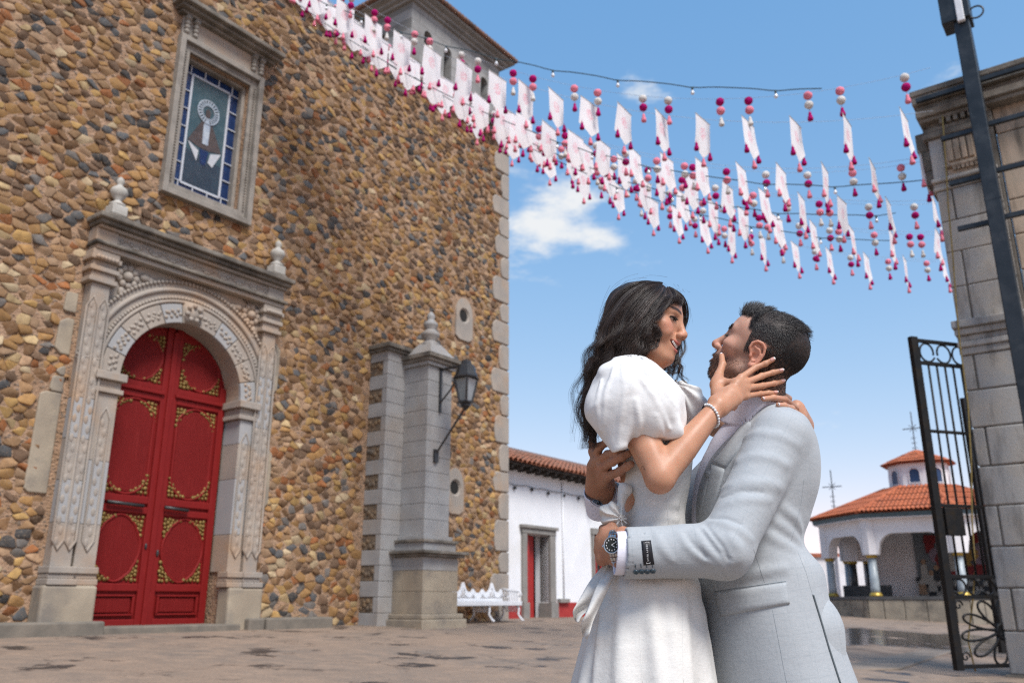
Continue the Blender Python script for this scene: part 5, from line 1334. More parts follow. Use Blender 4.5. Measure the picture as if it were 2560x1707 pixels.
for ri, r_ in enumerate(rows):
    rnd = random.Random(50 + ri)
    hub = HUB + WD * (.0 + .12 * ri) + Vector((0, 0, -.03 * ri))
    S = Strand(r_['end'], r_['ban'], hub); r_['S'] = S
    ts = [S.px(x, y) for x, y in r_['ban']]; step = abs(ts[0] - ts[-1]) / (len(ts) - 1)
    t = ts[-1] - step
    while t > .9: ts.append(t); t -= step
    cd = empty('bunting_cord', S.at(0)); tag(cd, 'thin cord of the %s banner line from church to gateway' % r_['name'], 'cord', 'bunting cords')
    MB().tube([S.at(S.L * k / 40) - S.at(0) for k in range(41)], .003, 4).build('cord_strand', M_THREAD, cd)
    for k, t in enumerate(ts):
        p = S.at(t)
        banner(p, dyaw + rnd.uniform(-.09, .07), r_['side'], r_['tip'], 'white tasselled banner, %s from the gate pier on the %s bunting line' % (ORD[k], r_['name']), rnd)
    # pompom drops
    if r_['dro']:
        S2 = Strand((2335, 228, 10.5), r_['dro'], hub + Vector((0, 0, .45))); tt = [S2.px(x, y) for x, y in r_['dro']]
        seq = [2, 1, 1, 0, 0, 2, 2, 1, 1, 0, 0, 2, 2, 1, 1, 0, 0, 2, 2, 1, 1]
    else:
        S2 = S; tt = []
        for a, b in zip(ts[:-1], ts[1:]):
            tt += [a + (b - a) * .42, a + (b - a) * .66] if rnd.random() < .28 else [a + (b - a) * .5]
        seq = [(k // 2 + ri) % 3 for k in range(len(tt))]
    cd = empty('bunting_cord', S2.at(0)); tag(cd, 'thin cord carrying the pompoms of the %s bunting line' % r_['name'], 'cord', 'bunting cords')
    off = WD * .22 + Vector((0, 0, .02)) if not r_['dro'] else Vector((0, 0, 0))
    MB().tube([S2.at(S2.L * k / 40) - S2.at(0) + off for k in range(41)], .0025, 4).build('cord_strand', M_THREAD, cd)
    for k, t in enumerate(tt[:38]):
        cols = TRI[seq[k % len(seq)]]
        drop(S2.at(t) + off, cols, '%s pompom drop, %s from the gate pier on the %s line' % (' and '.join(cols[:2]), ORD[k], r_['name']), rnd)
# ---------------------------------------------------------------- cables with clear bulbs
soc_me = lathe_mesh('socket', [(.004, .02), (.016, .018), (.019, -.03), (.012, -.034)], M_CABLE, 8)
bul_me = lathe_mesh('bulb', [(.012, -.034), (.014, -.045), (.028, -.075), (.030, -.09), (.022, -.108), (.004, -.114)], M_BULB, 10)
def light_cable(end, through, bulbs, label, hub_up, t1):
    S = Strand(end, through, HUB + Vector((0, 0, hub_up)), .15)
    o = empty('light_cable', S.at(0)); tag(o, label, 'string lights', 'cables with clear bulbs')
    T1 = S.px(*t1); T0 = .3
    bt = sorted(S.px(*b) for b in bulbs); base = S.at(0)
    pts = []
    for k in range(70):
        t = T0 + (T1 - T0) * k / 69
        sag = sum(.035 * math.exp(-((t - q) / .22) ** 2) for q in bt)
        pts.append(S.at(t) - base - Vector((0, 0, sag)))
    MB().tube(pts, .0085, 5).build('cable', M_CABLE, o)
    for q in bt:
        p = S.at(q) - base - Vector((0, 0, .045))
        for nm, me in (('socket', soc_me), ('bulb', bul_me)):
            b_ = link(nm, me, o); b_.location = p
light_cable((2335, 232, 10.4), [(817, 11), (904, 45), (1003, 80), (1115, 113), (1241, 142), (1382, 170), (1544, 194), (1730, 212), (1938, 222), (2055, 226)], [(817, 11), (904, 45), (1003, 80), (1115, 113), (1241, 142), (1382, 170), (1544, 194), (1730, 212), (1938, 222)], 'dark light cable with clear bulbs above the uppermost banners', .75, (2055, 226))
light_cable((2440, 464, 12.4), [(1333, 336), (1393, 358), (1621, 413), (1899, 447), (1911, 450), (2086, 460), (2300, 462)], [(1393, 358), (1621, 413), (1911, 450), (2086, 460), (1480, 380)], 'dark light cable with bulbs crossing just below the second banner line', .1, (2330, 462))
light_cable((2450, 545, 13.6), [(1558, 452), (1801, 508), (1944, 526), (2190, 538)], [(1558, 452), (1801, 508), (1944, 526), (2190, 538), (1680, 482)], 'dark light cable with bulbs among the third banner line', -.1, (2240, 540))
light_cable((2460, 605, 15.2), [(1542, 473), (1751, 527), (1877, 560), (2050, 590), (2230, 605)], [(1542, 473), (1751, 527), (1877, 560), (2050, 590)], 'dark light cable with bulbs below the fourth banner line', -.2, (2240, 606))

# ================================================================ figure modelling: distance fields meshed by surface nets
def surface_nets(fn, lo, hi, h):
    lo = np.array(lo, float); hi = np.array(hi, float)
    n = np.ceil((hi - lo) / h).astype(int) + 1
    xs = [lo[i] + h * np.arange(n[i]) for i in range(3)]
    # coarse pass first; only cells close to the surface are sampled finely
    st = 4; nc = (n + st - 2) // st + 1
    xc = [lo[i] + h * st * np.arange(nc[i]) for i in range(3)]
    G = np.stack(np.meshgrid(*xc, indexing='ij'), -1).reshape(-1, 3)
    G = G.astype(np.float32); fc = np.concatenate([fn(G[i:i + 400000]) for i in range(0, len(G), 400000)]).reshape(nc).astype(np.float32)
    near = np.abs(fc) < h * st * 1.25 + .003
    f = np.repeat(np.repeat(np.repeat(fc, st, 0), st, 1), st, 2); o_ = st // 2
    pad = lambda A: np.roll(A, 0)
    idx_f = [np.clip((np.arange(n[i]) + o_) // st, 0, nc[i] - 1) for i in range(3)]
    f = fc[np.ix_(*idx_f)].copy()
    nf = near[np.ix_(*idx_f)]
    II = np.argwhere(nf)
    for i in range(0, len(II), 400000):
        J = II[i:i + 400000]; f[J[:, 0], J[:, 1], J[:, 2]] = fn((lo + h * J).astype(np.float32))
    s = f < 0
    c = np.zeros(n - 1, np.int8)
    for dx in (0, 1):
        for dy in (0, 1):
            for dz in (0, 1): c += s[dx:n[0] - 1 + dx, dy:n[1] - 1 + dy, dz:n[2] - 1 + dz]
    act = (c > 0) & (c < 8)
    I = np.argwhere(act); idx = -np.ones(n - 1, np.int32); idx[act] = np.arange(len(I))
    acc = np.zeros((len(I), 3)); cnt = np.zeros(len(I))
    E = [((0, 0, 0), (1, 0, 0)), ((0, 1, 0), (1, 1, 0)), ((0, 0, 1), (1, 0, 1)), ((0, 1, 1), (1, 1, 1)), ((0, 0, 0), (0, 1, 0)), ((1, 0, 0), (1, 1, 0)), ((0, 0, 1), (0, 1, 1)), ((1, 0, 1), (1, 1, 1)), ((0, 0, 0), (0, 0, 1)), ((1, 0, 0), (1, 0, 1)), ((0, 1, 0), (0, 1, 1)), ((1, 1, 0), (1, 1, 1))]
    for a, b in E:
        fa = f[I[:, 0] + a[0], I[:, 1] + a[1], I[:, 2] + a[2]]; fb = f[I[:, 0] + b[0], I[:, 1] + b[1], I[:, 2] + b[2]]
        m = (fa < 0) != (fb < 0); t = np.where(m, fa / np.where(m, fa - fb, 1), 0)
        pos = np.array(a) + t[:, None] * (np.array(b) - np.array(a)); acc[m] += pos[m]; cnt[m] += 1
    V = lo + h * (I + acc / cnt[:, None])
    Q = []
    for ax in range(3):
        u, v = (ax + 1) % 3, (ax + 2) % 3
        sl0 = [slice(1, -1)] * 3; sl1 = [slice(1, -1)] * 3
        sl0[ax] = slice(0, n[ax] - 1); sl1[ax] = slice(1, n[ax])
        a, b = s[tuple(sl0)], s[tuple(sl1)]
        for flip in (0, 1):
            m = np.argwhere((a & ~b) if not flip else (~a & b))
            if not len(m): continue
            base = m.copy(); base[:, u] += 1; base[:, v] += 1
            def cell(du, dv):
                q = base.copy(); q[:, u] -= du; q[:, v] -= dv; return idx[q[:, 0], q[:, 1], q[:, 2]]
            q = np.stack([cell(1, 1), cell(0, 1), cell(0, 0), cell(1, 0)], 1)
            Q.append(q if not flip else q[:, ::-1])
    Q = np.concatenate(Q)
    Q = Q[(Q >= 0).all(1)]
    return V, Q
def smooth_mesh(V, Q, it=1, lam=.5):
    for _ in range(it):
        A = np.zeros_like(V); c = np.zeros(len(V))
        for i in range(4):
            a, b = Q[:, i], Q[:, (i + 1) % 4]
            np.add.at(A, a, V[b]); np.add.at(c, a, 1)
        c[c == 0] = 1
        V = V * (1 - lam) + lam * A / c[:, None]
    return V
def join_meshes(parts):
    VV, QQ, nb = [], [], 0; at = {}
    for V, Q, a in parts:
        VV.append(V); QQ.append(Q + nb); nb += len(V)
        for k, x in a.items(): at.setdefault(k, []).append(x)
    return np.concatenate(VV), np.concatenate(QQ), {k: np.concatenate(x) for k, x in at.items()}
def smin(a, b, k):
    h = np.clip(.5 + .5 * (b - a) / k, 0, 1); return b + (a - b) * h - k * h * (1 - h)
def smax(a, b, k): return -smin(-a, -b, k)
def sub(a, b, k): return smax(a, -b, k)
def ellp(p, c, r):
    q = (p - np.array(c, p.dtype)); r = np.array(r, p.dtype); k0 = np.sqrt(((q / r) ** 2).sum(1)); k1 = np.sqrt(((q / (r * r)) ** 2).sum(1)) + 1e-9
    return k0 * (k0 - 1) / k1
def sph(p, c, r): return np.sqrt(((p - np.array(c, p.dtype)) ** 2).sum(1)) - r
def cap(p, a, b, ra, rb=None):
    a = np.array(a, p.dtype); b = np.array(b, p.dtype); rb = ra if rb is None else rb
    d = b - a; q = p - a; t = np.clip((q @ d) / (d @ d), 0, 1); q -= t[:, None] * d
    return np.sqrt(np.einsum('ij,ij->i', q, q)) - (ra + (rb - ra) * t)
def chain(p, pts, rs, k=0.0):
    f = None
    for i in range(len(pts) - 1):
        g = cap(p, pts[i], pts[i + 1], rs[i], rs[i + 1]); f = g if f is None else (np.minimum(f, g) if k == 0 else smin(f, g, k))
    return f
def ecap(p, a, b, r0, r1, side, ratio):
    """capsule flattened: 'side' direction scaled by ratio (>1 = wider)"""
    a = np.array(a, p.dtype); b = np.array(b, p.dtype); s = np.array(side, p.dtype); s /= np.linalg.norm(s)
    d = b - a; dn = d / np.linalg.norm(d); s = s - dn * (s @ dn); s /= np.linalg.norm(s)
    q = p - a; q2 = q - np.outer(q @ s, s) * (1 - 1 / ratio)
    t = np.clip((q @ d) / (d @ d), 0, 1)
    return np.sqrt(((q2 - t[:, None] * d) ** 2).sum(1)) - (r0 + (r1 - r0) * t)
def loft(p, stations):
    """stack of elliptical sections along z: (z, cx, cy, rx, ry); returns approx distance"""
    st = np.array(stations, p.dtype); st = st[np.argsort(st[:, 0])]; z = p[:, 2]
    def cub(col):
        # smooth interpolation
        x = st[:, 0]; y = st[:, col]; m = np.gradient(y, x); i = np.clip(np.searchsorted(x, z) - 1, 0, len(x) - 2)
        h = x[i + 1] - x[i]; t = np.clip((z - x[i]) / h, 0, 1)
        return (2 * t ** 3 - 3 * t ** 2 + 1) * y[i] + (t ** 3 - 2 * t ** 2 + t) * h * m[i] + (-2 * t ** 3 + 3 * t ** 2) * y[i + 1] + (t ** 3 - t ** 2) * h * m[i + 1]
    cx, cy, rx, ry = cub(1), cub(2), cub(3), cub(4)
    dx, dy = (p[:, 0] - cx) / rx, (p[:, 1] - cy) / ry
    k0 = np.sqrt(dx * dx + dy * dy); k1 = np.sqrt((dx / rx) ** 2 + (dy / ry) ** 2) + 1e-6
    d = k0 * (k0 - 1) / k1
    d = np.where(k0 < .3, -np.minimum(rx, ry) * (1 - k0), d)
    dz = np.maximum(st[0, 0] - z, z - st[-1, 0])
    return np.where(dz > 0, np.sqrt(np.maximum(d, 0) ** 2 + dz ** 2), np.maximum(d, dz))
def vnoise(p, scale, seed=0):
    """smooth value noise in -1..1"""
    q = p * scale + seed * 17.13; i = np.floor(q).astype(np.int64); f = q - i; f = f * f * (3 - 2 * f)
    def hsh(a):
        n = (a[:, 0] * 374761393 + a[:, 1] * 668265263 + a[:, 2] * 2147483647 + seed * 1274126177) & 0xffffffff
        n = ((n ^ (n >> 13)) * 1274126177) & 0xffffffff; return ((n ^ (n >> 16)) & 0xffff) / 32767.5 - 1
    r = 0
    for dx in (0, 1):
        wx = f[:, 0] if dx else 1 - f[:, 0]
        for dy in (0, 1):
            wy = f[:, 1] if dy else 1 - f[:, 1]
            for dz in (0, 1):
                wz = f[:, 2] if dz else 1 - f[:, 2]; r = r + hsh(i + np.array([dx, dy, dz])) * wx * wy * wz
    return r
def head_rot(yaw, pitch, roll):
    cy, sy = math.cos(yaw), math.sin(yaw); cp, sp = math.cos(pitch), math.sin(pitch); cr, sr = math.cos(roll), math.sin(roll)
    return np.array([[cy, -sy, 0], [sy, cy, 0], [0, 0, 1]]) @ np.array([[cp, 0, sp], [0, 1, 0], [-sp, 0, cp]]) @ np.array([[1, 0, 0], [0, cr, -sr], [0, sr, cr]])
def PV(px, py, Y): return np.array(P(px, py, Y))
def march(fn, px, py, t0=1.2, t1=3.4):
    """first surface point of a distance field along the line of sight of photo pixels (arrays)"""
    px = np.atleast_1d(np.asarray(px, float)); py = np.atleast_1d(np.asarray(py, float))
    x = (px - CXP) / F_PX; y = -(py - CYP) / F_PX; c, s = math.cos(PITCH), math.sin(PITCH)
    d = np.stack([x, c - y * s, s + y * c], 1); d /= np.linalg.norm(d, axis=1)[:, None]
    o = np.array([0, 0, CAM_H]); t = np.full(len(px), t0)
    act = np.arange(len(t))
    for _ in range(80):
        f = fn(o + d[act] * t[act][:, None]); t[act] = np.minimum(t[act] + f * .75, t1); act = act[(np.abs(f) > 2e-5) & (t[act] < t1)]
        if not len(act): break
    p = o + d * t[:, None]; e = 1e-3
    n = np.stack([fn(p + np.eye(3)[i] * e) - fn(p - np.eye(3)[i] * e) for i in range(3)], 1); n /= np.linalg.norm(n, axis=1)[:, None] + 1e-9
    return p, n
def patch(name, fn, quad, nu, nv, thick, mat, parent, attr=None, lift=.001, t0=1.2):
    """a thin cloth piece lying on a garment: quad = 4 photo-pixel corners (bilinear)"""
    q = np.array(quad, float); U, Vv = np.meshgrid(np.linspace(0, 1, nu), np.linspace(0, 1, nv)); U, Vv = U.ravel()[:, None], Vv.ravel()[:, None]
    px = (q[0] * (1 - U) + q[1] * U) * (1 - Vv) + (q[3] * (1 - U) + q[2] * U) * Vv
    p, n = march(fn, px[:, 0], px[:, 1], t0)
    edge = np.minimum(np.minimum(U, 1 - U) * nu, np.minimum(Vv, 1 - Vv) * nv).ravel(); th = thick * np.clip(.35 + edge * .5, 0, 1)
    top = p + n * (lift + th)[:, None]; bot = p - n * .002
    N = len(p); F = []
    for j in range(nv - 1):
        for i in range(nu - 1):
            a = j * nu + i; F.append((a, a + 1, a + 1 + nu, a + nu))
    rim = [i for i in range(nu)] + [j * nu + nu - 1 for j in range(1, nv)] + [(nv - 1) * nu + i for i in range(nu - 2, -1, -1)] + [j * nu for j in range(nv - 2, 0, -1)]
    for a, b in zip(rim, rim[1:] + rim[:1]): F.append((a, a + N, b + N, b))
    F = np.array(F)
    # make the front face the viewer
    v0, v1, v2 = top[F[0][0]], top[F[0][1]], top[F[0][2]]
    if np.dot(np.cross(v1 - v0, v2 - v0), n[0]) < 0: F = F[:, ::-1]
    at = {}
    if attr: at = {k: np.concatenate([g(top), g(top)]) for k, g in attr.items()}
    me = mesh_np(name, np.concatenate([top, bot]), F, mat, True, at); return link(name, me, parent)
def seam(name, fn, pts, r, mat, parent, lift=.0, n=28, t0=1.2):
    """fine stitched line following a garment along photo pixels"""
    pts = np.array(pts, float); d = np.concatenate([[0], np.cumsum(np.linalg.norm(np.diff(pts, axis=0), axis=1))]); s = np.linspace(0, d[-1], n)
    p, nn = march(fn, np.interp(s, d, pts[:, 0]), np.interp(s, d, pts[:, 1]), t0)
    return MB().tube(p + nn * lift, r, 5).build(name, mat, parent, True)

# ---------------------------------------------------------------- head
EAR_H = [(.012, .0, .004), (.016, 0, .016), (.012, 0, .028), (.002, 0, .034), (-.010, 0, .032), (-.018, 0, .022), (-.019, 0, .008), (-.014, 0, -.008), (-.006, 0, -.020), (.002, 0, -.026)]
def ear_sdf(q):
    """q in ear coordinates: x forward, y outward, z up; ear attached at its front edge"""
    f = ellp(q, (-.002, .001, .004), (.0155, .0045, .029))
    f = smin(f, chain(q, [(x, .004 + .0035 * (x < .01), z) for x, _, z in EAR_H], [.0026, .003, .0034, .0036, .0036, .0036, .0034, .0033, .004, .005]), .003)
    f = smin(f, chain(q, [(.004, .006, .020), (-.006, .007, .016), (-.011, .007, .004), (-.007, .007, -.008), (.002, .006, -.014)], [.0028, .003, .003, .003, .0025]), .003)
    f = smin(f, ellp(q, (.003, .003, -.025), (.0085, .005, .009)), .004)
    f = sub(f, ellp(q, (.001, .009, -.002), (.0075, .0085, .0095)), .003)
    f = sub(f, ellp(q, (-.003, .010, .022), (.006, .005, .004)), .002)
    f = smin(f, ellp(q, (.0105, .005, -.003), (.004, .004, .006)), .003)
    return f
def head_sdf(p, fem):
    a = p.copy(); a[:, 1] = np.abs(a[:, 1]); ml = (0 if fem else 1)
    f = ellp(a, (-.014, 0, .052), (.100, .075, .082))
    f = smin(f, ellp(a, (.040, 0, .055), (.050, .060, .050)), .03)
    f = smin(f, ellp(a, (.035, 0, -.012), (.058, .056, .078)), .03)
    f = smin(f, cap(a, (.010, .050, -.046 - .004 * ml), (.070, .016, -.074 - .002 * ml), .019 + .002 * ml, .017), .022)
    f = smin(f, ellp(a, (.080, .0, -.076), (.017, .019 + .003 * ml, .016)), .016)
    f = smin(f, ellp(a, (.056, .046, .002), (.028, .020, .017)), .02)
    if fem: f = smin(f, ellp(a, (.068, .037, -.016), (.022, .019, .019)), .014)
    f = smin(f, cap(a, (.086, .004, .043), (.070, .044, .046), .012 + .002 * ml, .009), .014)
    f = smin(f, ellp(a, (.084 - .003 * (1 - ml), 0, -.040), (.0205, .026, .024)), .02)
    f = sub(f, ellp(a, (.101, .031, .0275), (.0145, .0165, .0105)), .012)
    f = smin(f, sph(a, (.0735, .0315, .0265), .0138), .004)
    # nose
    ns = -.0055 * (1 - ml)
    f = smin(f, cap(a, (.0915, 0, .036), (.1150 + ns, 0, -.003), .0080, .0095 + .001 * ml), .011)
    f = smin(f, ellp(a, (.1165 + ns, 0, -.0085), (.0115, .0112, .0105)), .007)
    f = smin(f, ellp(a, (.1055, .0115, -.0125), (.0105, .0072, .0080)), .005)
    f = sub(f, ellp(a, (.1105, .0058, -.0210), (.0042, .0026, .0040)), .003)
    f = smin(f, cap(a, (.100, 0, -.022), (.104, 0, -.030), .006, .005), .006)
    # lips
    if fem:
        ul = [(.1030, 0, -.0330), (.0996, .010, -.0320), (.0916, .021, -.0305), (.0812, .0320, -.0265)]
        ll = [(.0990, 0, -.0545), (.0960, .010, -.0530), (.0900, .020, -.0460), (.0815, .0305, -.0305)]
        gp = [(.1050, 0, -.0445), (.1015, .010, -.0435), (.0930, .020, -.0390), (.0835, .0295, -.0300)]
        f = sub(f, chain(a, gp, [.0088, .0084, .0066, .0024]), .003)
        f = smin(f, chain(a, ul, [.0036, .0036, .0030, .0016]), .003)
        f = smin(f, chain(a, ll, [.0046, .0042, .0032, .0014]), .003)
        f = sub(f, cap(a, (.094, .040, -.022), (.086, .041, -.040), .0022, .0018), .007)
    else:
        ul = [(.1055, 0, -.0370), (.1015, .010, -.0372), (.0930, .019, -.0388), (.0860, .0245, -.0405)]
        ll = [(.1035, 0, -.0500), (.1000, .010, -.0492), (.0925, .018, -.0455), (.0860, .0235, -.0415)]
        f = smin(f, chain(a, ul, [.0052, .0048, .0038, .002]), .003); f = smin(f, chain(a, ll, [.0062, .0056, .004, .002]), .003)
        f = sub(f, chain(a, [(.1085, 0, -.0430), (.1045, .010, -.0428), (.0950, .019, -.0425), (.0880, .0245, -.0412)], [.0012] * 4), .0015)
    # ears
    q = a - np.array([-.012, .0705, .001])
    ca, sa = math.cos(.45), math.sin(.45)          # stands off the skull
    q2 = np.stack([q[:, 0] * ca + q[:, 1] * sa * 1.0, -q[:, 0] * sa + q[:, 1] * ca, q[:, 2]], 1)
    tl = .22; q2 = np.stack([q2[:, 0] * math.cos(tl) - q2[:, 2] * math.sin(tl), q2[:, 1], q2[:, 0] * math.sin(tl) + q2[:, 2] * math.cos(tl)], 1)
    q2[:, 1] -= .004
    f = smin(f, ear_sdf(q2 / (.95 if fem else 1.05)) * (.95 if fem else 1.05), .004)
    f = sub(f, ellp(a, (.000, .076, -.002), (.0045, .010, .005)), .003)
    return f
def skin_mat(name, rough=.54):
    m, t, b = new_mat(name)
    c = t.n('ShaderNodeAttribute', attribute_name='col').outputs['Color']
    v = t.coord('Object')
    n1 = t.noise(v, 34, 5, .6); n2 = t.noise(v, 420, 3, .6); n4 = t.noise(v, 900, 2, .7)
    c = t.mix(t.ramp(n1, [(.38, (0, 0, 0)), (.66, (.5, .5, .5))]), c, t.mix(1, c, (.90, .80, .76), 'MULTIPLY'))
    c = t.mix(t.ramp(n4, [(.55, (0, 0, 0)), (.75, (.35, .35, .35))]), c, t.mix(1, c, (.80, .66, .60), 'MULTIPLY'))
    bp = t.n('ShaderNodeBump', {'Strength': .5, 'Distance': .0006, 'Height': n2})
    rough = t.ma('ADD', rough - .12, t.ma('MULTIPLY', n1, .24))
    setp(t, b, col=c, rough=rough, spec=.28, normal=bp.outputs[0], sss=.18)
    b.inputs['Subsurface Radius'].default_value = (1.0, .35, .2); b.inputs['Subsurface Scale'].default_value = .006
    return m
# ---------------------------------------------------------------- hands
def finger(p, pts, r0, r1):
    n = len(pts); rs = [r0 + (r1 - r0) * i / (n - 1) for i in range(n)]
    f = chain(p, pts, rs, .002)
    for i in range(1, n - 1): f = smin(f, sph(p, pts[i], rs[i] * 1.07), .004)
    return f
def nail_mesh(tip, prev, up, w, l, name, mat_n, parent, tipmat=None):
    """finger nail: small curved plate on the back of the last joint"""
    tip, prev, up = np.array(tip), np.array(prev), np.array(up, float); d = tip - prev; d /= np.linalg.norm(d); up = up - d * (up @ d); up /= np.linalg.norm(up); s = np.cross(d, up)
    V, F = [], []; nu, nv = 5, 6
    for j in range(nv):
        v = j / (nv - 1)
        for i in range(nu):
            u = i / (nu - 1) * 2 - 1; ww = w * (math.sqrt(max(0, 1 - (max(0, v - .6) / .44) ** 2)) if v > .6 else 1) * (math.sqrt(max(0, 1 - ((.3 - v) / .36) ** 2)) if v < .3 else 1)
            V.append(tip + d * (v * l - l * .55) + s * u * ww + up * (.0062 - .0028 * u * u))
    for j in range(nv - 1):
        for i in range(nu - 1): a = j * nu + i; F.append((a, a + 1, a + 1 + nu, a + nu))
    me = mesh_np(name, np.array(V), F, mat_n)
    if tipmat is not None:
        me.materials.append(tipmat); mi = np.zeros(len(F), np.int32); mi[-(nu - 1):] = 1; me.polygons.foreach_set('material_index', mi)
    o = link(name, me, parent); md = o.modifiers.new('thickness', 'SOLIDIFY'); md.thickness = .0009; md.offset = 0
    return o
# ---------------------------------------------------------------- hair strands
def hair_curves(name, strands, radius, mat, parent, taper=.25):
    """strands: list of (n,3) arrays, real fibres"""
    hc = bpy.data.hair_curves.new(name)
    sizes = [len(s) for s in strands]; hc.add_curves(sizes)
    pos = np.concatenate(strands).astype(np.float32)
    hc.position_data.foreach_set('vector', pos.ravel())
    rad = np.concatenate([np.linspace(1, taper, k) for k in sizes]).astype(np.float32) * radius
    at = hc.attributes.get('radius') or hc.attributes.new('radius', 'FLOAT', 'POINT'); at.data.foreach_set('value', rad)
    hc.materials.append(mat)
    o = bpy.data.objects.new(name, hc); COL.objects.link(o); o.parent = parent
    return o
def hair_mat(name, c1, c2, rough=.38):
    m, t, b = new_mat(name)
    ci = t.n('ShaderNodeHairInfo')
    col = t.mix(ci.outputs['Random'], c1, c2)
    setp(t, b, col=col, rough=rough, spec=.55)
    return m
def spline(pts, n):
    pts = np.array(pts, float); m = len(pts); t = np.linspace(0, m - 1, n); i = np.clip(t.astype(int), 0, m - 2); u = (t - i)[:, None]
    g = lambda k: pts[np.clip(k, 0, m - 1)]
    p0, p1, p2, p3 = g(i - 1), g(i), g(i + 1), g(i + 2)
    return .5 * (2 * p1 + (p2 - p0) * u + (2 * p0 - 5 * p1 + 4 * p2 - p3) * u ** 2 + (3 * p1 - p0 - 3 * p2 + p3) * u ** 3)
def sstep(a, b, x):
    t = np.clip((x - a) / (b - a), 0, 1); return t * t * (3 - 2 * t)

# ================================================================ the man in the pale suit
def jacket_mat():
    m, t, b = new_mat('pale_grey_check_wool')
    pu = t.n('ShaderNodeAttribute', attribute_name='pu').outputs['Fac']; pv = t.n('ShaderNodeAttribute', attribute_name='pv').outputs['Fac']
    def lines(s, period, w, ph=0.0):
        x = t.ma('FRACT', t.ma('ADD', t.ma('DIVIDE', s, period), ph)); d = t.ma('ABSOLUTE', t.ma('SUBTRACT', x, .5))
        return t.ramp(d, [(.0, (1, 1, 1)), (w, (1, 1, 1)), (w + .03, (0, 0, 0))])
    v = t.coord('Object')
    irr = t.noise(v, 130, 3, .7)
    l1 = t.ma('MAXIMUM', lines(pu, .040, .012), lines(pv, .046, .011)); l2 = t.ma('MAXIMUM', lines(pu, .040, .02, .24), lines(pv, .046, .02, .3))
    lm = t.ma('MULTIPLY', t.ma('ADD', t.ma('MULTIPLY', l1, .85), t.ma('MULTIPLY', l2, .40)), t.ramp(irr, [(.35, (.25, .25, .25)), (.6, (1, 1, 1))]))
    slub_u = t.noise(t.n('ShaderNodeCombineXYZ', {0: t.ma('MULTIPLY', pu, 1500), 1: t.ma('MULTIPLY', pv, 60)}).outputs[0], 1.0, 3, .6)
    slub_v = t.noise(t.n('ShaderNodeCombineXYZ', {0: t.ma('MULTIPLY', pu, 60), 1: t.ma('MULTIPLY', pv, 1500)}).outputs[0], 1.0, 3, .6)
    sl = t.ma('MULTIPLY', t.ma('ADD', slub_u, slub_v), .5)
    c = t.mix(t.ramp(sl, [(.36, (0, 0, 0)), (.64, (1, 1, 1))]), (.31, .335, .355), (.415, .435, .45))
    c = t.mix(t.ma('MULTIPLY', lm, .17), c, (.12, .16, .19))
    bp = t.n('ShaderNodeBump', {'Strength': .35, 'Distance': .0006, 'Height': sl})
    w2 = t.noise(t.coord('Object', (1, 1, 1.6)), 42, 5, .6)
    bp2 = t.n('ShaderNodeBump', {'Strength': .17, 'Distance': .006, 'Height': w2, 'Normal': bp.outputs[0]})
    setp(t, b, col=c, rough=.78, spec=.25, normal=bp2.outputs[0], sheen=.15); return m
M_JACK = jacket_mat()
def cloth_mat(name, c1, c2, slub=700, sc=1.0):
    m, t, b = new_mat(name); v = t.coord('Object')
    a = t.noise(t.coord('Object', (60, 60, 1400)), 1.0, 3, .6); h = t.noise(t.coord('Object', (1400, 1400, 50)), 1.0, 3, .6)
    s = t.ma('MULTIPLY', t.ma('ADD', a, h), .5)
    c = t.mix(t.ramp(s, [(.38, (0, 0, 0)), (.62, (1, 1, 1))]), c2, c1)
    bp = t.n('ShaderNodeBump', {'Strength': .3 * sc, 'Distance': .0006, 'Height': s})
    bp2 = t.n('ShaderNodeBump', {'Strength': .3 * sc, 'Distance': .006, 'Height': t.noise(v, 24, 4, .55), 'Normal': bp.outputs[0]})
    setp(t, b, col=c, rough=.8, spec=.2, normal=bp2.outputs[0]); return m
M_SHIRT = cloth_mat('white_shirt_cotton', (.74, .73, .80), (.66, .65, .74))
M_SKIN = skin_mat('skin'); M_SKIN_W = skin_mat('skin_soft', .42)
M_NAIL = simple('nail', (.62, .33, .27), (.58, .3, .25), 30, .25, 0, spec=.6); M_NAILW = simple('nail_white', (.78, .74, .72), (.8, .76, .74), 30, .25, 0, spec=.6)
M_NAVY = simple('navy_button_horn', (.02, .05, .075), (.03, .065, .09), 30, .3, 0, spec=.6)
M_SEAM = simple('jacket_stitching', (.24, .27, .29), (.20, .23, .25), 40, .8, 0)
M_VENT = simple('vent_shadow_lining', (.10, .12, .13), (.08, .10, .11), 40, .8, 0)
M_BLACK = simple('black_label_satin', (.006, .006, .009), (.01, .01, .014), 60, .45, .1, 200)
M_STEELW = simple('brushed_watch_steel', (.60, .60, .60), (.48, .48, .49), 30, .22, .05, 200, metal=1.0)

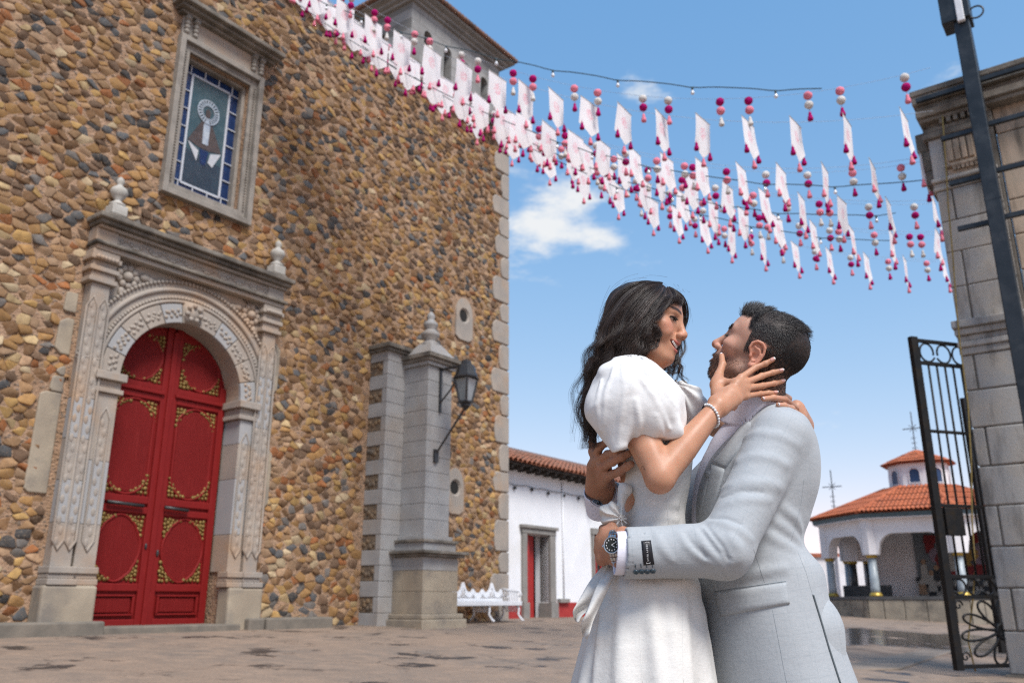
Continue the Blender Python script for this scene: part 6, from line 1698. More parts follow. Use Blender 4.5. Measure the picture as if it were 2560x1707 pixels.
# ---- head and neck
MH_R = head_rot(math.radians(151.7), math.radians(-32.5), math.radians(-1.8)); MH_T = np.array([.6349, 2.15, 1.5478]); MH_S = 1.003
mh = lambda q: np.array(q) @ MH_R.T * MH_S + MH_T
NK0 = mh((-.030, 0, -.030)); NK1 = PV(1893, 1052, 2.19)
def man_skin(p):
    q = (p - MH_T) @ MH_R / MH_S
    f = head_sdf(q, False) * MH_S
    f = smin(f, cap(p, NK0, NK1, .060, .066), .022)
    f = smin(f, cap(p, mh((.045, 0, -.062)), PV(1868, 1046, 2.16), .030, .04), .03)       # throat
    return f
V, Q = surface_nets(man_skin, (.46, 2.02, 1.33), (.80, 2.30, 1.70), .0022)
def man_color(V):
    q = (V - MH_T) @ MH_R / MH_S; x, y, z = q[:, 0], np.abs(q[:, 1]), q[:, 2]
    c = np.tile(np.array([.56, .32, .23]), (len(V), 1))
    def mixc(m, col): nonlocal c; c = c * (1 - m[:, None]) + np.array(col) * m[:, None]
    n = vnoise(q, 130, 3) * .5 + vnoise(q, 260, 4) * .5
    mixc(.35 * np.exp(-(((x - .07) / .03) ** 2 + ((y - .04) / .025) ** 2 + ((z + .0) / .02) ** 2)), (.50, .20, .14))
    mixc(.55 * np.exp(-(((x - .118) / .014) ** 2 + ((z + .01) / .014) ** 2)), (.50, .19, .13))
    ear = sstep(.068, .078, y) * sstep(.05, .03, np.abs(z - .003)) * sstep(-.045, -.035, x) * sstep(.02, .008, x); mixc(.6 * ear, (.56, .22, .14))
    # beard: jaw, chin, lip
    jaw = sstep(-.018, -.034, z + .25 * (x - .05) * 0 - .30 * np.maximum(0, .045 - x)) * sstep(-.02, .004, x) * sstep(.0, .02, x + .3 * (z + .1))
    side = sstep(.028, .014, np.abs(x - .018 - .25 * (z + .02))) * sstep(.045, .06, y) * sstep(.03, .012, z) * sstep(-.08, -.05, z)
    must = np.exp(-(((x - .100) / .014) ** 2 + ((z + .030) / .0075) ** 2 + (y / .026) ** 2))
    lip = np.exp(-(((z + .044) / .0075) ** 2 + ((x - .101) / .012) ** 2 + (y / .022) ** 2) * 1.6)
    beard = np.clip(np.maximum(np.maximum(jaw * (1 - sstep(-.125, -.15, z)), .75 * side), must) * (1 - lip), 0, 1)
    mixc(beard * .55, (.14, .078, .055))
    mixc(np.clip(lip, 0, 1) * .8, (.36, .13, .10))
    # hair on the scalp
    hl = hair_mask_m(q)
    fade = .72 + .26 * sstep(.015, .06, z + .3 * np.maximum(0, -.03 - x)); mixc(np.clip(hl, 0, 1) * fade, (.020, .015, .013))
    brow = np.exp(-(((z - .0465 - .10 * (y - .02) * (y < .03)) / .0048) ** 2)) * sstep(.004, .012, y) * sstep(.056, .044, y) * sstep(.05, .07, x); mixc(np.clip(brow * 1.4, 0, 1) * .85, (.03, .02, .017))
    eye = np.exp(-(((z - .0235) / .0028) ** 2 + ((y - .0315) / .014) ** 2 * .7)) * (x > .07); mixc(np.clip(eye * 1.2, 0, 1) * .8, (.05, .03, .025))
    mixc(np.exp(-(((x - .112) / .006) ** 2 + ((y - .0068) / .004) ** 2 + ((z + .021) / .005) ** 2)) * .8, (.08, .03, .025))
    mixc(ear * np.exp(-(((x + .0) / .007) ** 2 + ((z + .001) / .009) ** 2)) * .6, (.20, .07, .05))
    mole = np.exp(-(((q - np.array([.072, .053, -.030])) / .0028) ** 2).sum(1)); mixc(np.clip(mole * 1.5, 0, 1) * .8, (.06, .03, .02))
    return c
def hair_mask_m(q):
    x, y, z = q[:, 0], np.abs(q[:, 1]), q[:, 2]
    # hairline: high in front, recedes to the temple, sideburn before the ear, low nape
    front = .082 - .10 * np.maximum(0, z - .10) - .9 * np.maximum(0, y - .045) + .010 * np.cos(y * 60)
    top = sstep(front + .006, front - .006, x) * sstep(.078, .092, z)
    sidez = np.where(x > .022, .052, np.where(x > -.002, .000, np.where(x > -.030, .040 - .9 * (.0 - x), -.022)))
    temple = sstep(.036, .026, x - .35 * np.maximum(0, z - .05)) * sstep(sidez - .004, sidez + .008, z) * (z < .1)
    burn = sstep(.010, .004, np.abs(x - .014)) * sstep(-.006, .010, z) * (z < .06)
    back = sstep(-.024, -.036, x) * sstep(-.072, -.050, z + .12 * np.maximum(0, .05 - y))
    m = np.maximum(np.maximum(top, temple), np.maximum(burn * .8, back))
    earm = sstep(.071, .074, y) * (x > -.04) * (x < .012) * (np.abs(z) < .04)
    return m * (1 - earm)
C = man_color(V)
# ---- hands of the man
def hand_sdf(p, wrist, palm, fingers, r, thumb=None):
    f = None
    for mcp in palm:
        g = cap(p, wrist, mcp, r * 1.55, r * 1.22); f = g if f is None else smin(f, g, .012)
    for i in range(len(palm) - 1): f = smin(f, cap(p, palm[i], palm[i + 1], r * 1.2), .008)
    for fg in fingers: f = smin(f, finger(p, fg, r * 1.12, r * .86), .006)
    if thumb: f = smin(f, finger(p, thumb, r * 1.35, r * 1.0), .010)
    return f
def lp(*a): return [PV(*q) for q in a]
# near hand, curled round her waist under the watch
nh_w = PV(1556, 1370, 1.985)
nh_palm = lp((1512, 1330, 2.04), (1502, 1350, 2.045), (1500, 1374, 2.045), (1505, 1398, 2.035))
nh_f = [lp((1512, 1330, 2.04), (1508, 1322, 2.085), (1524, 1320, 2.12)), lp((1502, 1350, 2.045), (1500, 1346, 2.10), (1520, 1344, 2.14)), lp((1500, 1374, 2.045), (1498, 1374, 2.10), (1518, 1374, 2.14)), lp((1505, 1398, 2.035), (1503, 1402, 2.08), (1520, 1402, 2.12))]
nh_t = lp((1548, 1342, 2.0), (1530, 1318, 2.04), (1545, 1312, 2.07))
near_hand = lambda p: smin(hand_sdf(p, nh_w, nh_palm, nh_f, .0098, nh_t), smin(ecap(p, PV(1600, 1380, 1.955), nh_w, .029, .027, (0, 0, 1), 1.25), ecap(p, nh_w, PV(1512, 1366, 2.03), .025, .017, (0, 0, 1), 1.9), .02), .012)
# far hand, spread on her back
fh_w = PV(1500, 1216, 2.27)
fh_palm = lp((1484, 1128, 2.20), (1497, 1150, 2.16), (1506, 1168, 2.14), (1520, 1189, 2.14))
fh_f = [lp((1484, 1130, 2.20), (1481, 1104, 2.19), (1483, 1080, 2.18)), lp((1492, 1136, 2.175), (1500, 1116, 2.12), (1516, 1106, 2.10), (1530, 1100, 2.10)), lp((1497, 1152, 2.16), (1519, 1136, 2.085), (1540, 1128, 2.055), (1556, 1124, 2.05)), lp((1506, 1170, 2.14), (1531, 1154, 2.065), (1556, 1142, 2.035), (1572, 1134, 2.03)), lp((1520, 1190, 2.14), (1549, 1178, 2.065), (1567, 1166, 2.035), (1578, 1160, 2.025))]
far_hand = lambda p: smin(hand_sdf(p, fh_w, fh_palm, fh_f, .0098), smin(ecap(p, fh_w, PV(1497, 1160, 2.185), .028, .022, (1, 0, .4), 1.45), cap(p, PV(1560, 1270, 2.36), fh_w, .032, .027), .02), .014)
parts = [(V, Q, {'col': C})]
for fn, lo, hi in ((near_hand, PV(1480, 1430, 1.9), PV(1625, 1295, 2.2)), (far_hand, PV(1455, 1290, 2.0), PV(1610, 1065, 2.42))):
    lo2 = np.minimum(lo, hi) - .03; hi2 = np.maximum(lo, hi) + .03; lo2[1] = min(lo[1], hi[1]); hi2[1] = max(lo[1], hi[1])
    v, q = surface_nets(fn, lo2, hi2, .0020)
    cc = np.tile(np.array([.40, .205, .13]), (len(v), 1)); nn = vnoise(v, 60, 2)[:, None]; cc = cc * (1 + .10 * nn); cc[:, 0] += .03 * np.maximum(0, vnoise(v, 45, 8))
    parts.append((v, q, {'col': cc}))
# ---- simple legs inside the trousers
MAN_G = ground_z(.7, 2.2)
V, Q, at = join_meshes(parts)
MAN = link('person', mesh_np('person', V, Q, M_SKIN, True, at))
tag(MAN, 'bearded man in pale grey check suit looking up while embracing the woman', 'person')

# ---- jacket
YC = 2.20
def stn(py, xl, xr, ry, Yc=YC):
    a, b = PV(xl, py, Yc), PV(xr, py, Yc); return (a[2], (a[0] + b[0]) / 2, Yc, (b[0] - a[0]) / 2, ry)
J_ST = [stn(1036, 1880, 1972, .09), stn(1060, 1854, 1996, .16), stn(1095, 1812, 2015, .205), stn(1150, 1766, 2030, .222), stn(1215, 1742, 2033, .218), stn(1300, 1735, 2011, .205), stn(1365, 1744, 1996, .200), stn(1425, 1746, 2041, .206), stn(1490, 1749, 2055, .212), stn(1560, 1753, 2074, .218), stn(1630, 1758, 2099, .222), stn(1707, 1765, 2128, .226), stn(1775, 1771, 2152, .228)]
SH, EL, CU = PV(1948, 1090, 2.035), PV(1812, 1374, 1.945), PV(1548, 1382, 1.955)
SHf, ELf, CUf = PV(1905, 1085, 2.40), PV(1655, 1335, 2.46), PV(1488, 1226, 2.325)
def unit(v): return v / np.linalg.norm(v)
def ridge(s, lam, ph=0.0): return .5 + .5 * np.cos(2 * math.pi * (s / lam + ph))
ua, fa = unit(EL - SH), unit(CU - EL)
cut_n = unit(PV(1560, 1445, 1.955) - PV(1566, 1318, 1.955)); cut_d = unit(np.cross(cut_n, np.array([0, 1, 0]))); cut_d = cut_d * np.sign(cut_d @ fa)
cut_p = PV(1560, 1380, 1.955)
cutf_p = PV(1502, 1262, 2.34); cutf_d = unit(CUf - ELf)
def sleeve_base(p):
    f = cap(p, SH, EL, .067, .059); return smin(f, ecap(p, EL, CU, .0555, .0515, (0, 0, 1), 1.08), .026)
def fold_paths(fn, paths, depth):
    out = []
    for pts in paths:
        pts = np.array(pts, float); d = np.concatenate([[0], np.cumsum(np.linalg.norm(np.diff(pts, axis=0), axis=1))]); s = np.linspace(0, d[-1], 7)
        p, n = march(fn, np.interp(s, d, pts[:, 0]), np.interp(s, d, pts[:, 1])); out.append(p - n * depth)
    return out
def add_folds(p, f, folds, r, k):
    """raised cloth folds: tapering ridges melted into the garment"""
    for pts in folds:
        lo_, hi_ = pts.min(0) - .05, pts.max(0) + .05; m = ((p > lo_) & (p < hi_)).all(1)
        if not m.any(): continue
        n = len(pts); rs = [r * (.35 + .65 * math.sin(math.pi * (i + .6) / (n + .2))) for i in range(n)]
        g = f.copy(); g[m] = smin(f[m], chain(p[m], pts, rs), k); f = g
    return f
FOLD_A = fold_paths(sleeve_base, [
    [(1765, 1322), (1790, 1348), (1816, 1380), (1828, 1408)], [(1742, 1328), (1760, 1360), (1788, 1392), (1806, 1418)], [(1696, 1330), (1716, 1362), (1750, 1390), (1782, 1412)],
    [(1640, 1330), (1655, 1368), (1680, 1400)], [(1768, 1300), (1806, 1306), (1850, 1326), (1880, 1350)], [(1785, 1282), (1806, 1262), (1860, 1246), (1925, 1252)],
    [(1806, 1222), (1860, 1206), (1920, 1208), (1972, 1226)], [(1822, 1168), (1866, 1140), (1930, 1142), (1990, 1176)], [(1840, 1108), (1890, 1082), (1950, 1086), (1995, 1112)], [(1830, 1345), (1850, 1372), (1848, 1398)]], .0050)
CREASE_A = fold_paths(sleeve_base, [[(1764, 1312), (1780, 1334), (1806, 1366), (1822, 1398)], [(1752, 1326), (1772, 1352), (1796, 1384)], [(1714, 1332), (1732, 1362), (1764, 1392)], [(1772, 1296), (1812, 1296), (1852, 1310)], [(1800, 1246), (1850, 1228), (1905, 1230)]], -.0006)
def cut_creases(p, f, cr, r=.0022, k=.009):
    for pts in cr:
        lo_, hi_ = pts.min(0) - .03, pts.max(0) + .03; m = ((p > lo_) & (p < hi_)).all(1)
        if not m.any(): continue
        n = len(pts); g = f.copy(); g[m] = sub(f[m], chain(p[m], pts, [r * (.2 + 1.2 * math.sin(math.pi * (i + .5) / n)) for i in range(n)]), k); f = g
    return f
def near_sleeve(p):
    f = sleeve_base(p)
    f = add_folds(p, f, FOLD_A[:6], .0062, .013); f = add_folds(p, f, FOLD_A[6:], .0034, .022)
    f = cut_creases(p, f, CREASE_A)
    f = f - .0012 * vnoise(p, 22, 5) - .0014 * vnoise(p, 11, 6)
    cutp = (p - cut_p) @ cut_d
    f = smax(f, cutp, .003)
    inn = ecap(p, EL, CU + fa * .1, .0475, .0455, (0, 0, 1), 1.06); f = smax(f, -np.maximum(inn, -(cutp + .04)), .002)
    return f
def far_sleeve(p):
    f = cap(p, SHf, ELf, .07, .062); f = smin(f, cap(p, ELf, CUf, .058, .050), .03)
    cutp = (p - cutf_p) @ cutf_d; f = smax(f, cutp, .003)
    inn = cap(p, ELf, CUf + unit(CUf - ELf) * .1, .052, .045); return smax(f, -np.maximum(inn, -(cutp + .05)), .002)
def torso_raw(p):
    q = p.copy()
    f = loft(q, J_ST)
    # flatten the chest a little, square the shoulders
    f = smin(f, cap(p, SH, PV(1936, 1062, 2.10), .062, .046), .03); f = smin(f, cap(p, SHf, PV(1925, 1062, 2.28), .06, .046), .03)
    f = smin(f, cap(p, PV(1938, 1062, 2.12), PV(1930, 1060, 2.28), .042, .042), .03)
    return f
FOLD_T = fold_paths(torso_raw, [[(1905, 1328), (1945, 1350), (1985, 1372)], [(1935, 1300), (1972, 1328), (1998, 1352)], [(1960, 1270), (1990, 1296), (2004, 1325)], [(1850, 1440), (1900, 1430), (1960, 1420)], [(1775, 1190), (1762, 1240), (1752, 1300)]], .0055)
def jacket_torso(p):
    f = torso_raw(p)
    # pulls at the waist and back from the lifted arm
    f = add_folds(p, f, FOLD_T, .0075, .018)
    nz = vnoise(p, 7, 9) * .4
    f = f - .0016 * sstep(1.02, .86, p[:, 2]) * (ridge(p[:, 0] + .25 * p[:, 1] + .12 * p[:, 2] + .05 * nz, .15) - .5) - .0014 * vnoise(p, 13, 2)
    # hollow below, neck hole above
    bot = PV(1900, 1775, YC)[2]
    inner = loft(p, [(s[0], s[1], s[2], s[3] - .006, s[4] - .006) for s in J_ST])
    f = smax(f, bot + .004 - p[:, 2], .003); f = smax(f, -np.maximum(inner, p[:, 2] - (bot + .06)), .002)
    f = sub(f, cap(p, NK0, NK1 + (NK1 - NK0) * .25, .066, .074), .008)
    # open front below the lapels' roll: V over the shirt
    return f
def jacket_sdf(p): return np.minimum(smin(jacket_torso(p), near_sleeve(p), .012), far_sleeve(p))
def plaid(V):
    dn, df = cap(V, SH, EL, .068, .060), cap(V, EL, CU, .056, .052); dt = torso_raw(V); dff = np.minimum(cap(V, SHf, ELf, .07, .06), cap(V, ELf, CUf, .058, .05))
    k = np.argmin(np.stack([dt + .004, dn, df, dff]), axis=0)
    def arm(a, b):
        ax = unit(b - a); e1 = unit(np.cross(ax, np.array([0, 1, 0]))); e2 = np.cross(ax, e1); r = V - a
        return np.arctan2(r @ e2, r @ e1) * .06, r @ ax
    u0 = V[:, 0] * .96 + .12 * V[:, 2] + .0 * V[:, 1]; v0 = V[:, 2] - .12 * V[:, 0]
    ang = np.arctan2(V[:, 1] - YC, V[:, 0] - .62); u0 = -np.where(np.abs(np.sin(ang)) > .4, -V[:, 0], V[:, 1]) ; u0 = u0 + .10 * V[:, 2]
    us, vs_ = [u0], [v0]
    for a, b in ((SH, EL), (EL, CU), (SHf, ELf)): x, y = arm(a, b); us.append(x); vs_.append(y)
    return np.choose(k, us).astype(np.float32), np.choose(k, vs_).astype(np.float32)
lo = np.array([.20, 1.84, .70]); hi = np.array([.96, 2.58, 1.47])
V, Q = surface_nets(jacket_sdf, lo, hi, .0042)
pu_, pv_ = plaid(V)
JK = link('jacket', mesh_np('jacket', V, Q, M_JACK, True, {'pu': pu_, 'pv': pv_}), MAN)
pl_attr = {'pu': lambda p: plaid(p)[0], 'pv': lambda p: plaid(p)[1]}
jf = jacket_sdf
# lapel, pocket flap, welt, vent, cuffs
for qd in ([(1864, 1048), (1890, 1066), (1812, 1172), (1780, 1160)], [(1780, 1160), (1812, 1172), (1776, 1306), (1746, 1312)]): patch('lapel', torso_raw, qd, 8, 14, .003, M_JACK, MAN, pl_attr, .0015)
patch('pocket_flap', jf, [(1787, 1482), (1965, 1456), (1974, 1508), (1803, 1540)], 18, 9, .0060, M_JACK, MAN, pl_attr)
seam('pocket_welt', jf, [(1786, 1478), (1850, 1468), (1965, 1452)], .0010, M_SEAM, MAN)
patch('chest_pocket', jf, [(1763, 1181), (1804, 1157), (1803, 1172), (1767, 1196)], 8, 5, .002, M_JACK, MAN, pl_attr)
for pts in ([(1884, 1372), (1898, 1415), (1911, 1455)], [(1931, 1523), (1948, 1610), (1966, 1705)], [(1995, 1380), (2015, 1430), (2031, 1486)], [(2010, 1195), (2004, 1250), (1990, 1310), (1978, 1352)], [(1797, 1545), (1798, 1620)]): seam('seam', jf, pts, .0006, M_SEAM, MAN, -.0002)
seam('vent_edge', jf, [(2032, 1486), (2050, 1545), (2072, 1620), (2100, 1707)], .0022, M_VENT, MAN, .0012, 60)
0 and patch('vent_flap', jf, [(2031, 1490), (2044, 1488), (2117, 1706), (2092, 1706)], 6, 18, .003, M_JACK, MAN, pl_attr, .0015)
# sleeve buttons, button holes and maker's tag
for k, (bx, by) in enumerate(((1590, 1428), (1604, 1427), (1618, 1427), (1632, 1426))):
    p, n = march(near_sleeve, bx, by); p, n = Vector(p[0]), Vector(n[0])
    m_ = MB().lathe([(.001, .0), (.0058, .0), (.0062, .0016), (.0052, .0030), (.0042, .0024), (.0008, .0022)], (0, 0, 0), 16)
    M4 = n.to_track_quat('Z', 'Y').to_matrix().to_4x4(); M4.translation = p + n * .0006; m_.xf(M4)
    bt = m_.build('button', M_NAVY, MAN, True)
    hl = MB()
    for (dx, dy) in ((1, 1), (-1, 1), (1, -1), (-1, -1)): hl.sphere((dx * .0013, dy * .0013, .0025), .0006, 6, 4)
    hl.xf(M4).build('button_hole', M_BLACK, bt)
    seam('buttonhole_stitch', near_sleeve, [(bx - 1, by - 9), (bx - 2, by - 19)], .0009, M_NAVY, MAN, .0004, 6)
lab = patch('maker_tag', near_sleeve, [(1603, 1352), (1627, 1350), (1636, 1410), (1609, 1412)], 6, 12, .0012, M_BLACK, MAN, None, .0006)
def text_on(fn, txt, p0, p1, size, mat, parent, off):
    """lettering lying on the tag, read along p0 -> p1 (photo pixels)"""
    cu = bpy.data.curves.new('lettering', 'FONT'); cu.body = txt; cu.size = 1.0; cu.extrude = .0; cu.space_character = 1.35; cu.align_y = 'CENTER'
    o = bpy.data.objects.new('lettering', cu); COL.objects.link(o)
    bpy.context.view_layer.update(); dep = bpy.context.evaluated_depsgraph_get(); me = bpy.data.meshes.new_from_object(o.evaluated_get(dep)); bpy.data.objects.remove(o); 
    co = np.empty(len(me.vertices) * 3, np.float32); me.vertices.foreach_get('co', co); co = co.reshape(-1, 3); L_ = co[:, 0].max()
    a, n = march(fn, [p0[0], p1[0]], [p0[1], p1[1]]); d = a[1] - a[0]; ln = np.linalg.norm(d); d /= ln; nn = unit(n.mean(0)); nn = unit(nn - d * (nn @ d)); s = np.cross(nn, d)
    out = a[0] + np.outer(co[:, 0] / L_ * ln, d) + np.outer(co[:, 1] * size, s)
    # sit on the surface
    px, py = proj_px(out); q, n2 = march(fn, px, py); out = q + n2 * off
    me.vertices.foreach_set('co', out.astype(np.float32).ravel()); me.materials.append(mat); me.update()
    return link('lettering', me, parent)
def proj_px(p):
    d = p - np.array([0, 0, CAM_H]); c, s = math.cos(PITCH), math.sin(PITCH); fw = d[:, 1] * c + d[:, 2] * s; up = -d[:, 1] * s + d[:, 2] * c
    return CXP + F_PX * d[:, 0] / fw, CYP - F_PX * up / fw
M_WTXT = simple('white_lettering', (.8, .8, .8), (.75, .75, .75), 10, .6, 0)
text_on(near_sleeve, 'PERRY ELLIS', (1616, 1361), (1620, 1401), .0048, M_WTXT, lab, .0032)
for (a, b, c_, d_) in (((1613, 1358), (1613, 1356), (1621, 1355), (1621, 1357)), ((1616, 1405), (1616, 1407), (1625, 1406), (1625, 1404))): seam('bracket_mark', near_sleeve, [a, b, c_, d_], .0004, M_WTXT, lab, .0025, 10)
# ---- shirt: body, collar, cuffs
S_ST = [stn(1045, 1822, 1950, .07), stn(1075, 1796, 1960, .085), stn(1110, 1774, 1970, .09), stn(1160, 1750, 1980, .09), stn(1230, 1734, 1980, .085), stn(1320, 1732, 1970, .08)]
def shirt(p):
    f = loft(p, S_ST)
    ax = unit(NK1 - NK0); t = (p - NK0) @ ax; r = np.linalg.norm(p - NK0 - np.outer(t, ax), axis=1)
    L_ = np.linalg.norm(NK1 - NK0)
    # collar band leaning open at the throat
    band = np.abs(r - (.0655 + .10 * np.maximum(0, t - L_ * .55))) - .0022
    band = smax(band, (L_ * .60 - .012) - t - .22 * ((p - NK0) @ np.array([-1.0, 0, 0])), .003); band = smax(band, t - L_ * 1.05, .004)
    fwd = (p - NK0) @ np.array([-1.0, 0, 0])
    leaf = np.abs(r - (.070 + .34 * np.maximum(0, t - L_ * .50))) - .0026
    leaf = smax(leaf, (L_ * .56 - .012) - t - .26 * fwd, .003); leaf = smax(leaf, t - L_ * .98 - .10 * fwd, .004)
    f = sub(f, cap(p, NK0, NK1 + ax * .01, .064, .066), .006)
    f = np.minimum(np.minimum(f, band), leaf)
    f = f - .0016 * vnoise(p, 30, 4)
    return f
V, Q = surface_nets(shirt, PV(1725, 1330, 2.05) - np.array([0, .10, 0]), np.array([.78, 2.36, 1.50]), .0028)
link('shirt', mesh_np('shirt', V, Q, M_SHIRT), MAN)
def cuff(p):
    r = ecap(p, EL, CU + fa * .05, .0435, .0415, (0, 0, 1), 1.08); f = np.abs(r) - .0016
    t = (p - cut_p) @ cut_d; return smax(smax(f, t - .020, .002), -t - .05, .002)
V, Q = surface_nets(cuff, PV(1525, 1440, 1.955) - np.array([0, .06, .01]), PV(1600, 1310, 1.955) + np.array([0, .06, .02]), .0022); link('shirt_cuff', mesh_np('shirt_cuff', V, Q, M_SHIRT), MAN)
def cuff_f(p):
    axf = unit(fh_w - PV(1525, 1275, 2.34)); a0 = PV(1512, 1285, 2.335); r = cap(p, a0, fh_w + axf * .02, .046, .040); f = np.abs(r) - .0017
    t = (p - fh_w) @ axf; return smax(smax(f, t + .004, .002), -t - .07, .002)
V, Q = surface_nets(cuff_f, PV(1450, 1320, 2.33) - np.array([0, .07, 0]), PV(1560, 1180, 2.33) + np.array([0, .07, .02]), .0022); cf = link('shirt_cuff', mesh_np('shirt_cuff', V, Q, M_SHIRT), MAN)
p, n = march(cuff_f, 1515, 1241); m_ = MB().lathe([(.001, 0), (.005, 0), (.0052, .0012), (.004, .002), (.001, .0015)], (0, 0, 0), 14); M4 = Vector(n[0]).to_track_quat('Z', 'Y').to_matrix().to_4x4(); M4.translation = Vector(p[0]); m_.xf(M4).build('button', M_NAILW, MAN, True)
# ---- wrist watch
WA = empty('watch', parent=MAN)
wp, wn_v = march(near_hand, 1532, 1363); wp, wn_v = Vector(wp[0]), Vector(wn_v[0])
wdir = Vector(fa); wz = Vector((-.38, -.86, .10)).normalized(); wx = (wdir - wz * wdir.dot(wz)).normalized(); wy = wz.cross(wx)
WM = Matrix((wx, wy, wz)).transposed().to_4x4(); WM.translation = wp + wz * .003
def wbuild(name, m_, mat, sm=True): return m_.xf(WM).build(name, mat, WA, sm)
wbuild('case', MB().lathe([(.0165, -.004), (.0195, -.003), (.0200, .002), (.0190, .0055), (.0174, .0064), (.0165, .0050)], (0, 0, 0), 32), M_STEELW)
wbuild('dial', MB().lathe([(.0001, .0056), (.0163, .0056), (.0163, .0050), (.0001, .0049)], (0, 0, 0), 32), simple('charcoal_dial', (.022, .025, .024), (.03, .032, .03), 40, .6, 0, spec=.15), False)
for k in range(12):
    a = k * math.pi / 6
    wbuild('hour_mark', MB().box(.0122 * math.cos(a) - .0009, .0122 * math.cos(a) + .0009, .0122 * math.sin(a) - .0014, .0122 * math.sin(a) + .0014, .0057, .0060), M_NAILW, False)
for a, l in ((2.45, .0085), (3.6, .0125)): wbuild('watch_hand', MB().bar((0, 0, .0062), (l * math.cos(a), l * math.sin(a), .0062), .0011, .0004), M_WTXT, False)
wbuild('crown', MB().lathe([(.0022, 0), (.0026, .001), (.0026, .004), (.001, .0045)], (0, 0, 0), 12).xf(Matrix.Translation((.0198, 0, 0)) @ Matrix.Rotation(math.pi / 2, 4, 'Y')), M_STEELW)
# bracelet links round the wrist
axw = unit(np.array(wdir)); wc = np.array(wp) - np.array(wz) * .030
for k in range(22):
    a = 2 * math.pi * k / 22
    if abs(((a + math.pi) % (2 * math.pi)) - math.pi) < .52: continue
    dirv = Vector(np.cos(a) * np.array(wz) + np.sin(a) * np.array(wy)); tng = Vector(-np.sin(a) * np.array(wz) + np.cos(a) * np.array(wy))
    rr = .033 + .006 * abs(math.sin(a)); c = Vector(wc) + dirv * rr
    Lm = Matrix((wx, tng, dirv)).transposed().to_4x4(); Lm.translation = c
    m_ = MB()
    for x0, x1 in ((-.009, -.0035), (-.003, .003), (.0035, .009)): m_.box(x0, x1, -.0044, .0044, -.0012, .0014)
    m_.xf(Lm).build('bracelet_link', M_STEELW, WA, bev=.0006)
# ---- nails of the far hand
def hand_nail(tip, prev, fn, w, l, parent, french):
    up = unit(np.array([0, 0, CAM_H]) - tip) + np.array([0, 0, .35]); nail_mesh(tip, prev, up, w, l, 'nail', M_NAIL, parent, M_NAILW if french else None)
hand_nail(fh_f[4][-1], fh_f[4][-2], far_hand, .0052, .011, MAN, False)
# ---- trousers and shoes (below the frame)
def trousers(p):
    f = None
    for sy in (-1, 1):
        g = chain(p, [np.array([.66, YC + sy * .09, .88]), np.array([.665, YC + sy * .105, .50]), np.array([.70, YC + sy * .11, MAN_G + .09])], [.108, .082, .070]); f = g if f is None else smin(f, g, .03)
    return smax(f, MAN_G + .07 - p[:, 2], .004)
V, Q = surface_nets(trousers, (.5, 1.95, MAN_G + .03), (.84, 2.45, 1.0), .009); a, b = plaid(V); link('trousers', mesh_np('trousers', V, Q, M_JACK, True, {'pu': a, 'pv': b}), MAN)
M_SHOE = simple('brown_shoe_leather', (.10, .05, .028), (.07, .035, .02), 12, .35, .1)
for sy in (-1, 1):
    def shoe(p, sy=sy):
        f = ecap(p, (.71, YC + sy * .11, MAN_G + .048), (.53, YC + sy * .13, MAN_G + .032), .042, .030, (0, 1, 0), 1.15); return smax(smin(f, cap(p, (.72, YC + sy * .11, MAN_G + .05), (.70, YC + sy * .11, MAN_G + .10), .042, .04), .02), MAN_G + .003 - p[:, 2], .003)
    V, Q = surface_nets(shoe, (.46, YC + sy * .12 - .09, MAN_G - .01), (.80, YC + sy * .12 + .09, MAN_G + .17), .006); link('shoe', mesh_np('shoe', V, Q, M_SHOE), MAN)
# ---- hair, brows, beard: real fibres
def strands_on(fn_skin, Vh, mask, count, dirfn, lenfn, rng, npts=6, jit=.05):
    w = mask / mask.sum(); idx = rng.choice(len(Vh), count, p=w); base = Vh[idx] + rng.normal(0, .0007, (count, 3))
    e = 1e-3; nrm = np.stack([fn_skin(base + np.eye(3)[i] * e) - fn_skin(base - np.eye(3)[i] * e) for i in range(3)], 1); nrm /= np.linalg.norm(nrm, axis=1)[:, None] + 1e-9
    D = dirfn(base, nrm); L_ = lenfn(base) * rng.uniform(.7, 1.2, count)
    out = []
    pts = [base]; p = base.copy()
    for k in range(npts - 1):
        t = k / (npts - 1); d = nrm * D[1] * (1 - t) + D[0] * (.5 + .8 * t) + rng.normal(0, jit, base.shape); d /= np.linalg.norm(d, axis=1)[:, None]
        p = p + d * (L_ / (npts - 1))[:, None]; pts.append(p.copy())
    A = np.stack(pts, 1); return [A[i] for i in range(count)]
headV = parts[0][0]; qh = (headV - MH_T) @ MH_R / MH_S
rg = np.random.default_rng(8)
H_BLACK = hair_mat('black_hair', (.010, .009, .009), (.028, .022, .020)); H_BEARD = hair_mat('dark_brown_beard', (.05, .026, .016), (.13, .07, .045), .5)
hm_ = hair_mask_m(qh)
loc = lambda b: (b - MH_T) @ MH_R / MH_S
def dir_m(b, n):
    q = loc(b); x, y, z = q[:, 0], q[:, 1], q[:, 2]
    # whorl near the crown, swept forward-up at the front, down the back and sides
    d = np.zeros_like(q)
    top = sstep(.07, .105, z)
    cr = np.array([-.075, .02, .105]); rel = q - cr
    d[:, 0] = np.where(x > .045, .15, np.where(x > -.07, -.55, .15)); d[:, 2] = np.where(x > .03, .9, np.where(x > -.07, .1, -1.0)); d[:, 1] = .35 * np.sign(y) * (1 - top) - .55 * top
    low = (1 - top); d[:, 2] -= 1.0 * low; d[:, 0] += np.where(x > .0, -.1, np.where(x > -.06, -.4, .2)) * low
    lift = .04 + .42 * top * sstep(.03, .075, x)
    return (d @ MH_R.T, lift[:, None])
